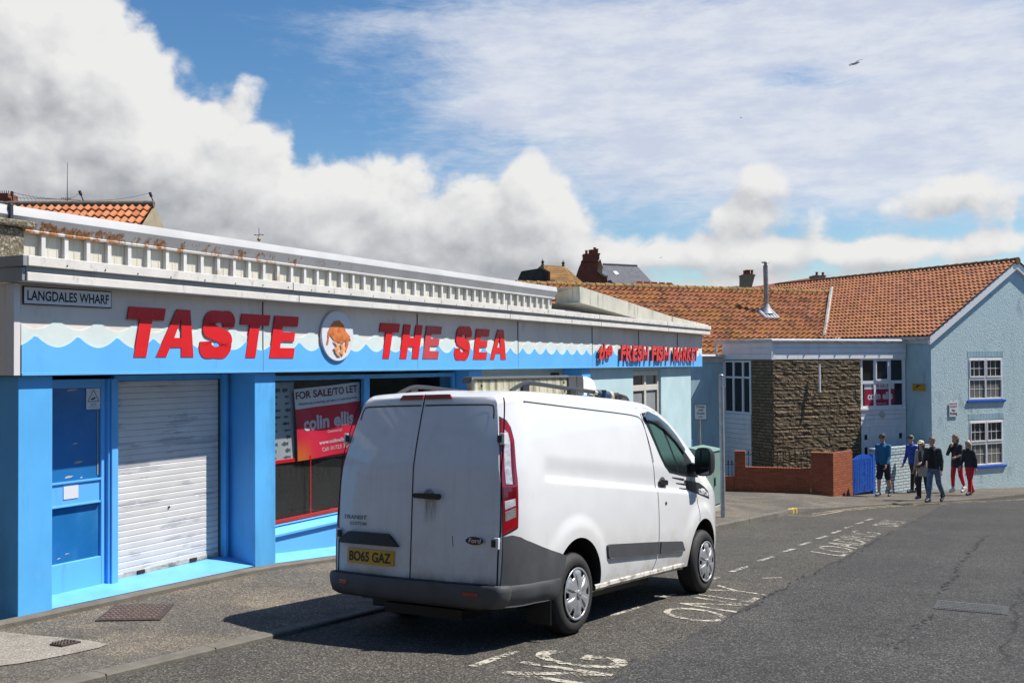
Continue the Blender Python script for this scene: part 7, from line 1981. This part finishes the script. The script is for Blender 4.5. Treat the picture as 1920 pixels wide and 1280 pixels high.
BLKJ = cloth('black_jacket', (.032, .032, .037), .45); BLKT = cloth('black_trousers', (.025, .022, .021)); NAVY = cloth('navy_shorts', (.014, .018, .04)); REDT_ = cloth('red_trousers', (.62, .022, .035), .12)
JEANS = cloth('blue_jeans', (.11, .165, .25), .35); TEAL = cloth('blue_jacket', (.010, .125, .27), .15); BEIGE = cloth('beige_coat', (.38, .33, .27), .1); ROYAL = cloth('royal_jacket', (.022, .06, .30), .45)
FAIR = mat('fair_hair', (.17, .09, .038), .6, .25, 20); BLOND = mat('blonde_hair', (.46, .36, .22), .55, .2, 20); BROWNH = mat('brown_hair', (.13, .075, .04), .6, .25, 20); CAPK = cloth('dark_cap', (.02, .02, .022)); CAPB = cloth('beige_cap', (.58, .50, .36), .06)
TRAIN = mat('grey_trainers', (.10, .115, .12), .6, .4, 30); WHSH = mat('white_trainers', (.62, .61, .60), .6); DKSH = mat('dark_shoes', (.03, .03, .035), .6)


def ft(px, py): return gp(px, py, .09)


def hgt(px, top, py): p = ft(px, py); return (py - top) / FPX * p.y


A = (lambda px, top, py: (ft(px, py), hgt(px, top, py)))
f_, h_ = A(1658, 812, 927.5)
walker('man in a bright blue jacket, navy shorts, dark cap and sunglasses beside the blue gate', f_, h_, (-.70, -.71), dict(legR=(.34, .06), legL=(-.18, -.48), armR=(-.14, .09, .12), armL=(.16, .08, .40), lean=.03, legs=dict(name='shorts', m=NAVY, end=.5, r=1.08), shoe=TRAIN, top=dict(name='jacket', m=TEAL, hem=-.05), cap=CAPK, glasses=True, hair=dict(m=BROWNH), toeL=.5, turn=.15))
f_, h_ = A(1713, 816, 921.5)
walker('man in dark peaked cap and royal blue jacket half hidden behind woman in beige', f_, h_, (-.93, -.36), dict(legR=(-.22, -.40), legL=(.22, .08), armR=(.1, .1, .3), armL=(-.1, .1, .2), legs=dict(name='trousers', m=BLKT, r=1.02), shoe=DKSH, top=dict(name='jacket', m=ROYAL, hem=-.06, front=[]), cap=CAPK, hair=dict(m=mat('grey_hair', (.3, .29, .27), .7)), skin=SKIN2, toeR=.5))
f_, h_ = A(1731, 825, 934)
r_, J_, hd_, k_, hz_ = walker('woman in a beige coat and pale cap with a black bag and dark trousers', f_, h_, (-.78, -.62), dict(fem=True, legR=(.20, .02), legL=(-.14, -.32), armR=(.12, .07, .25), armL=(.35, .08, 1.0), legs=dict(name='trousers', m=BLKT, r=1.08, cuff=.068), shoe=TRAIN, top=dict(name='coat', m=BEIGE, hem=-.26, flare=1.16, front=[('striped_top', cloth('black_white_top', (.05, .05, .05), .8), .12, .50, .062)]), cap=CAPB, hair=dict(m=BROWNH, long=.16), skin=SKIN2, toeL=.45, turn=-.1))
mb = MB(); loft(mb, [(.02, .155 * k_, hz_ + .0, .085, .035), (.02, .16 * k_, hz_ + .05, .10, .045), (.02, .155 * k_, hz_ + .12, .09, .035)]); bg_ = remesh(mb, 'shoulder_bag', BLKT, None, .010, 2); bg_.matrix_world = r_.matrix_world.copy() if False else Matrix.LocRotScale(r_.location, r_.rotation_euler, None); tag(bg_, 'small black bag held at the waist by the woman in beige', 'bag')
f_, h_ = A(1752, 818, 939.5)
walker('young man in an open black jacket and blue jeans nearest the road', f_, h_, (-.72, -.69), dict(legR=(.30, .10), legL=(-.24, -.70), armR=(.12, .14, .75), armL=(-.10, .18, .25), lean=.05, legs=dict(name='jeans', m=JEANS, r=1.05, cuff=.058), shoe=DKSH, top=dict(name='jacket', m=BLKJ, hem=-.03, flare=1.08, front=[('jumper', cloth('plain_black_jumper', (.009, .009, .010), .1), .0, .50, .075)]), hair=dict(m=FAIR), skin=SKIN2, toeL=.75, turn=.12))
f_, h_ = A(1795, 814, 921)
walker('woman in black coat, red cropped trousers and white shoes with hand at her chin', f_, h_, (-.80, -.60), dict(fem=True, legR=(.24, .0), legL=(-.16, -.50), armR=((.09, .07, -.27), (-.10, .19, -.03)), armL=(.15, .12, 1.25), legs=dict(name='trousers', m=REDT_, end=.86, r=1.0, cuff=.050), shoe=WHSH, top=dict(name='coat', m=BLKJ, hem=-.18, flare=1.12), hair=dict(m=FAIR, long=.10), skin=SKIN2, toeL=.4, hsR=Vector((0, .2, 1))))
f_, h_ = A(1819, 825, 926)
walker('long haired blonde woman in short dark jacket and full length red trousers', f_, h_, (-.84, -.54), dict(fem=True, legR=(-.20, -.42), legL=(.26, .06), armR=(.15, .12, .5), armL=(-.22, .2, .2), legs=dict(name='trousers', m=REDT_, r=1.06, cuff=.055), shoe=DKSH, top=dict(name='jacket', m=cloth('dark_jacket', (.028, .031, .036)), hem=-.04, flare=1.1), hair=dict(m=BLOND, long=.20), skin=SKIN2, toeR=.5))
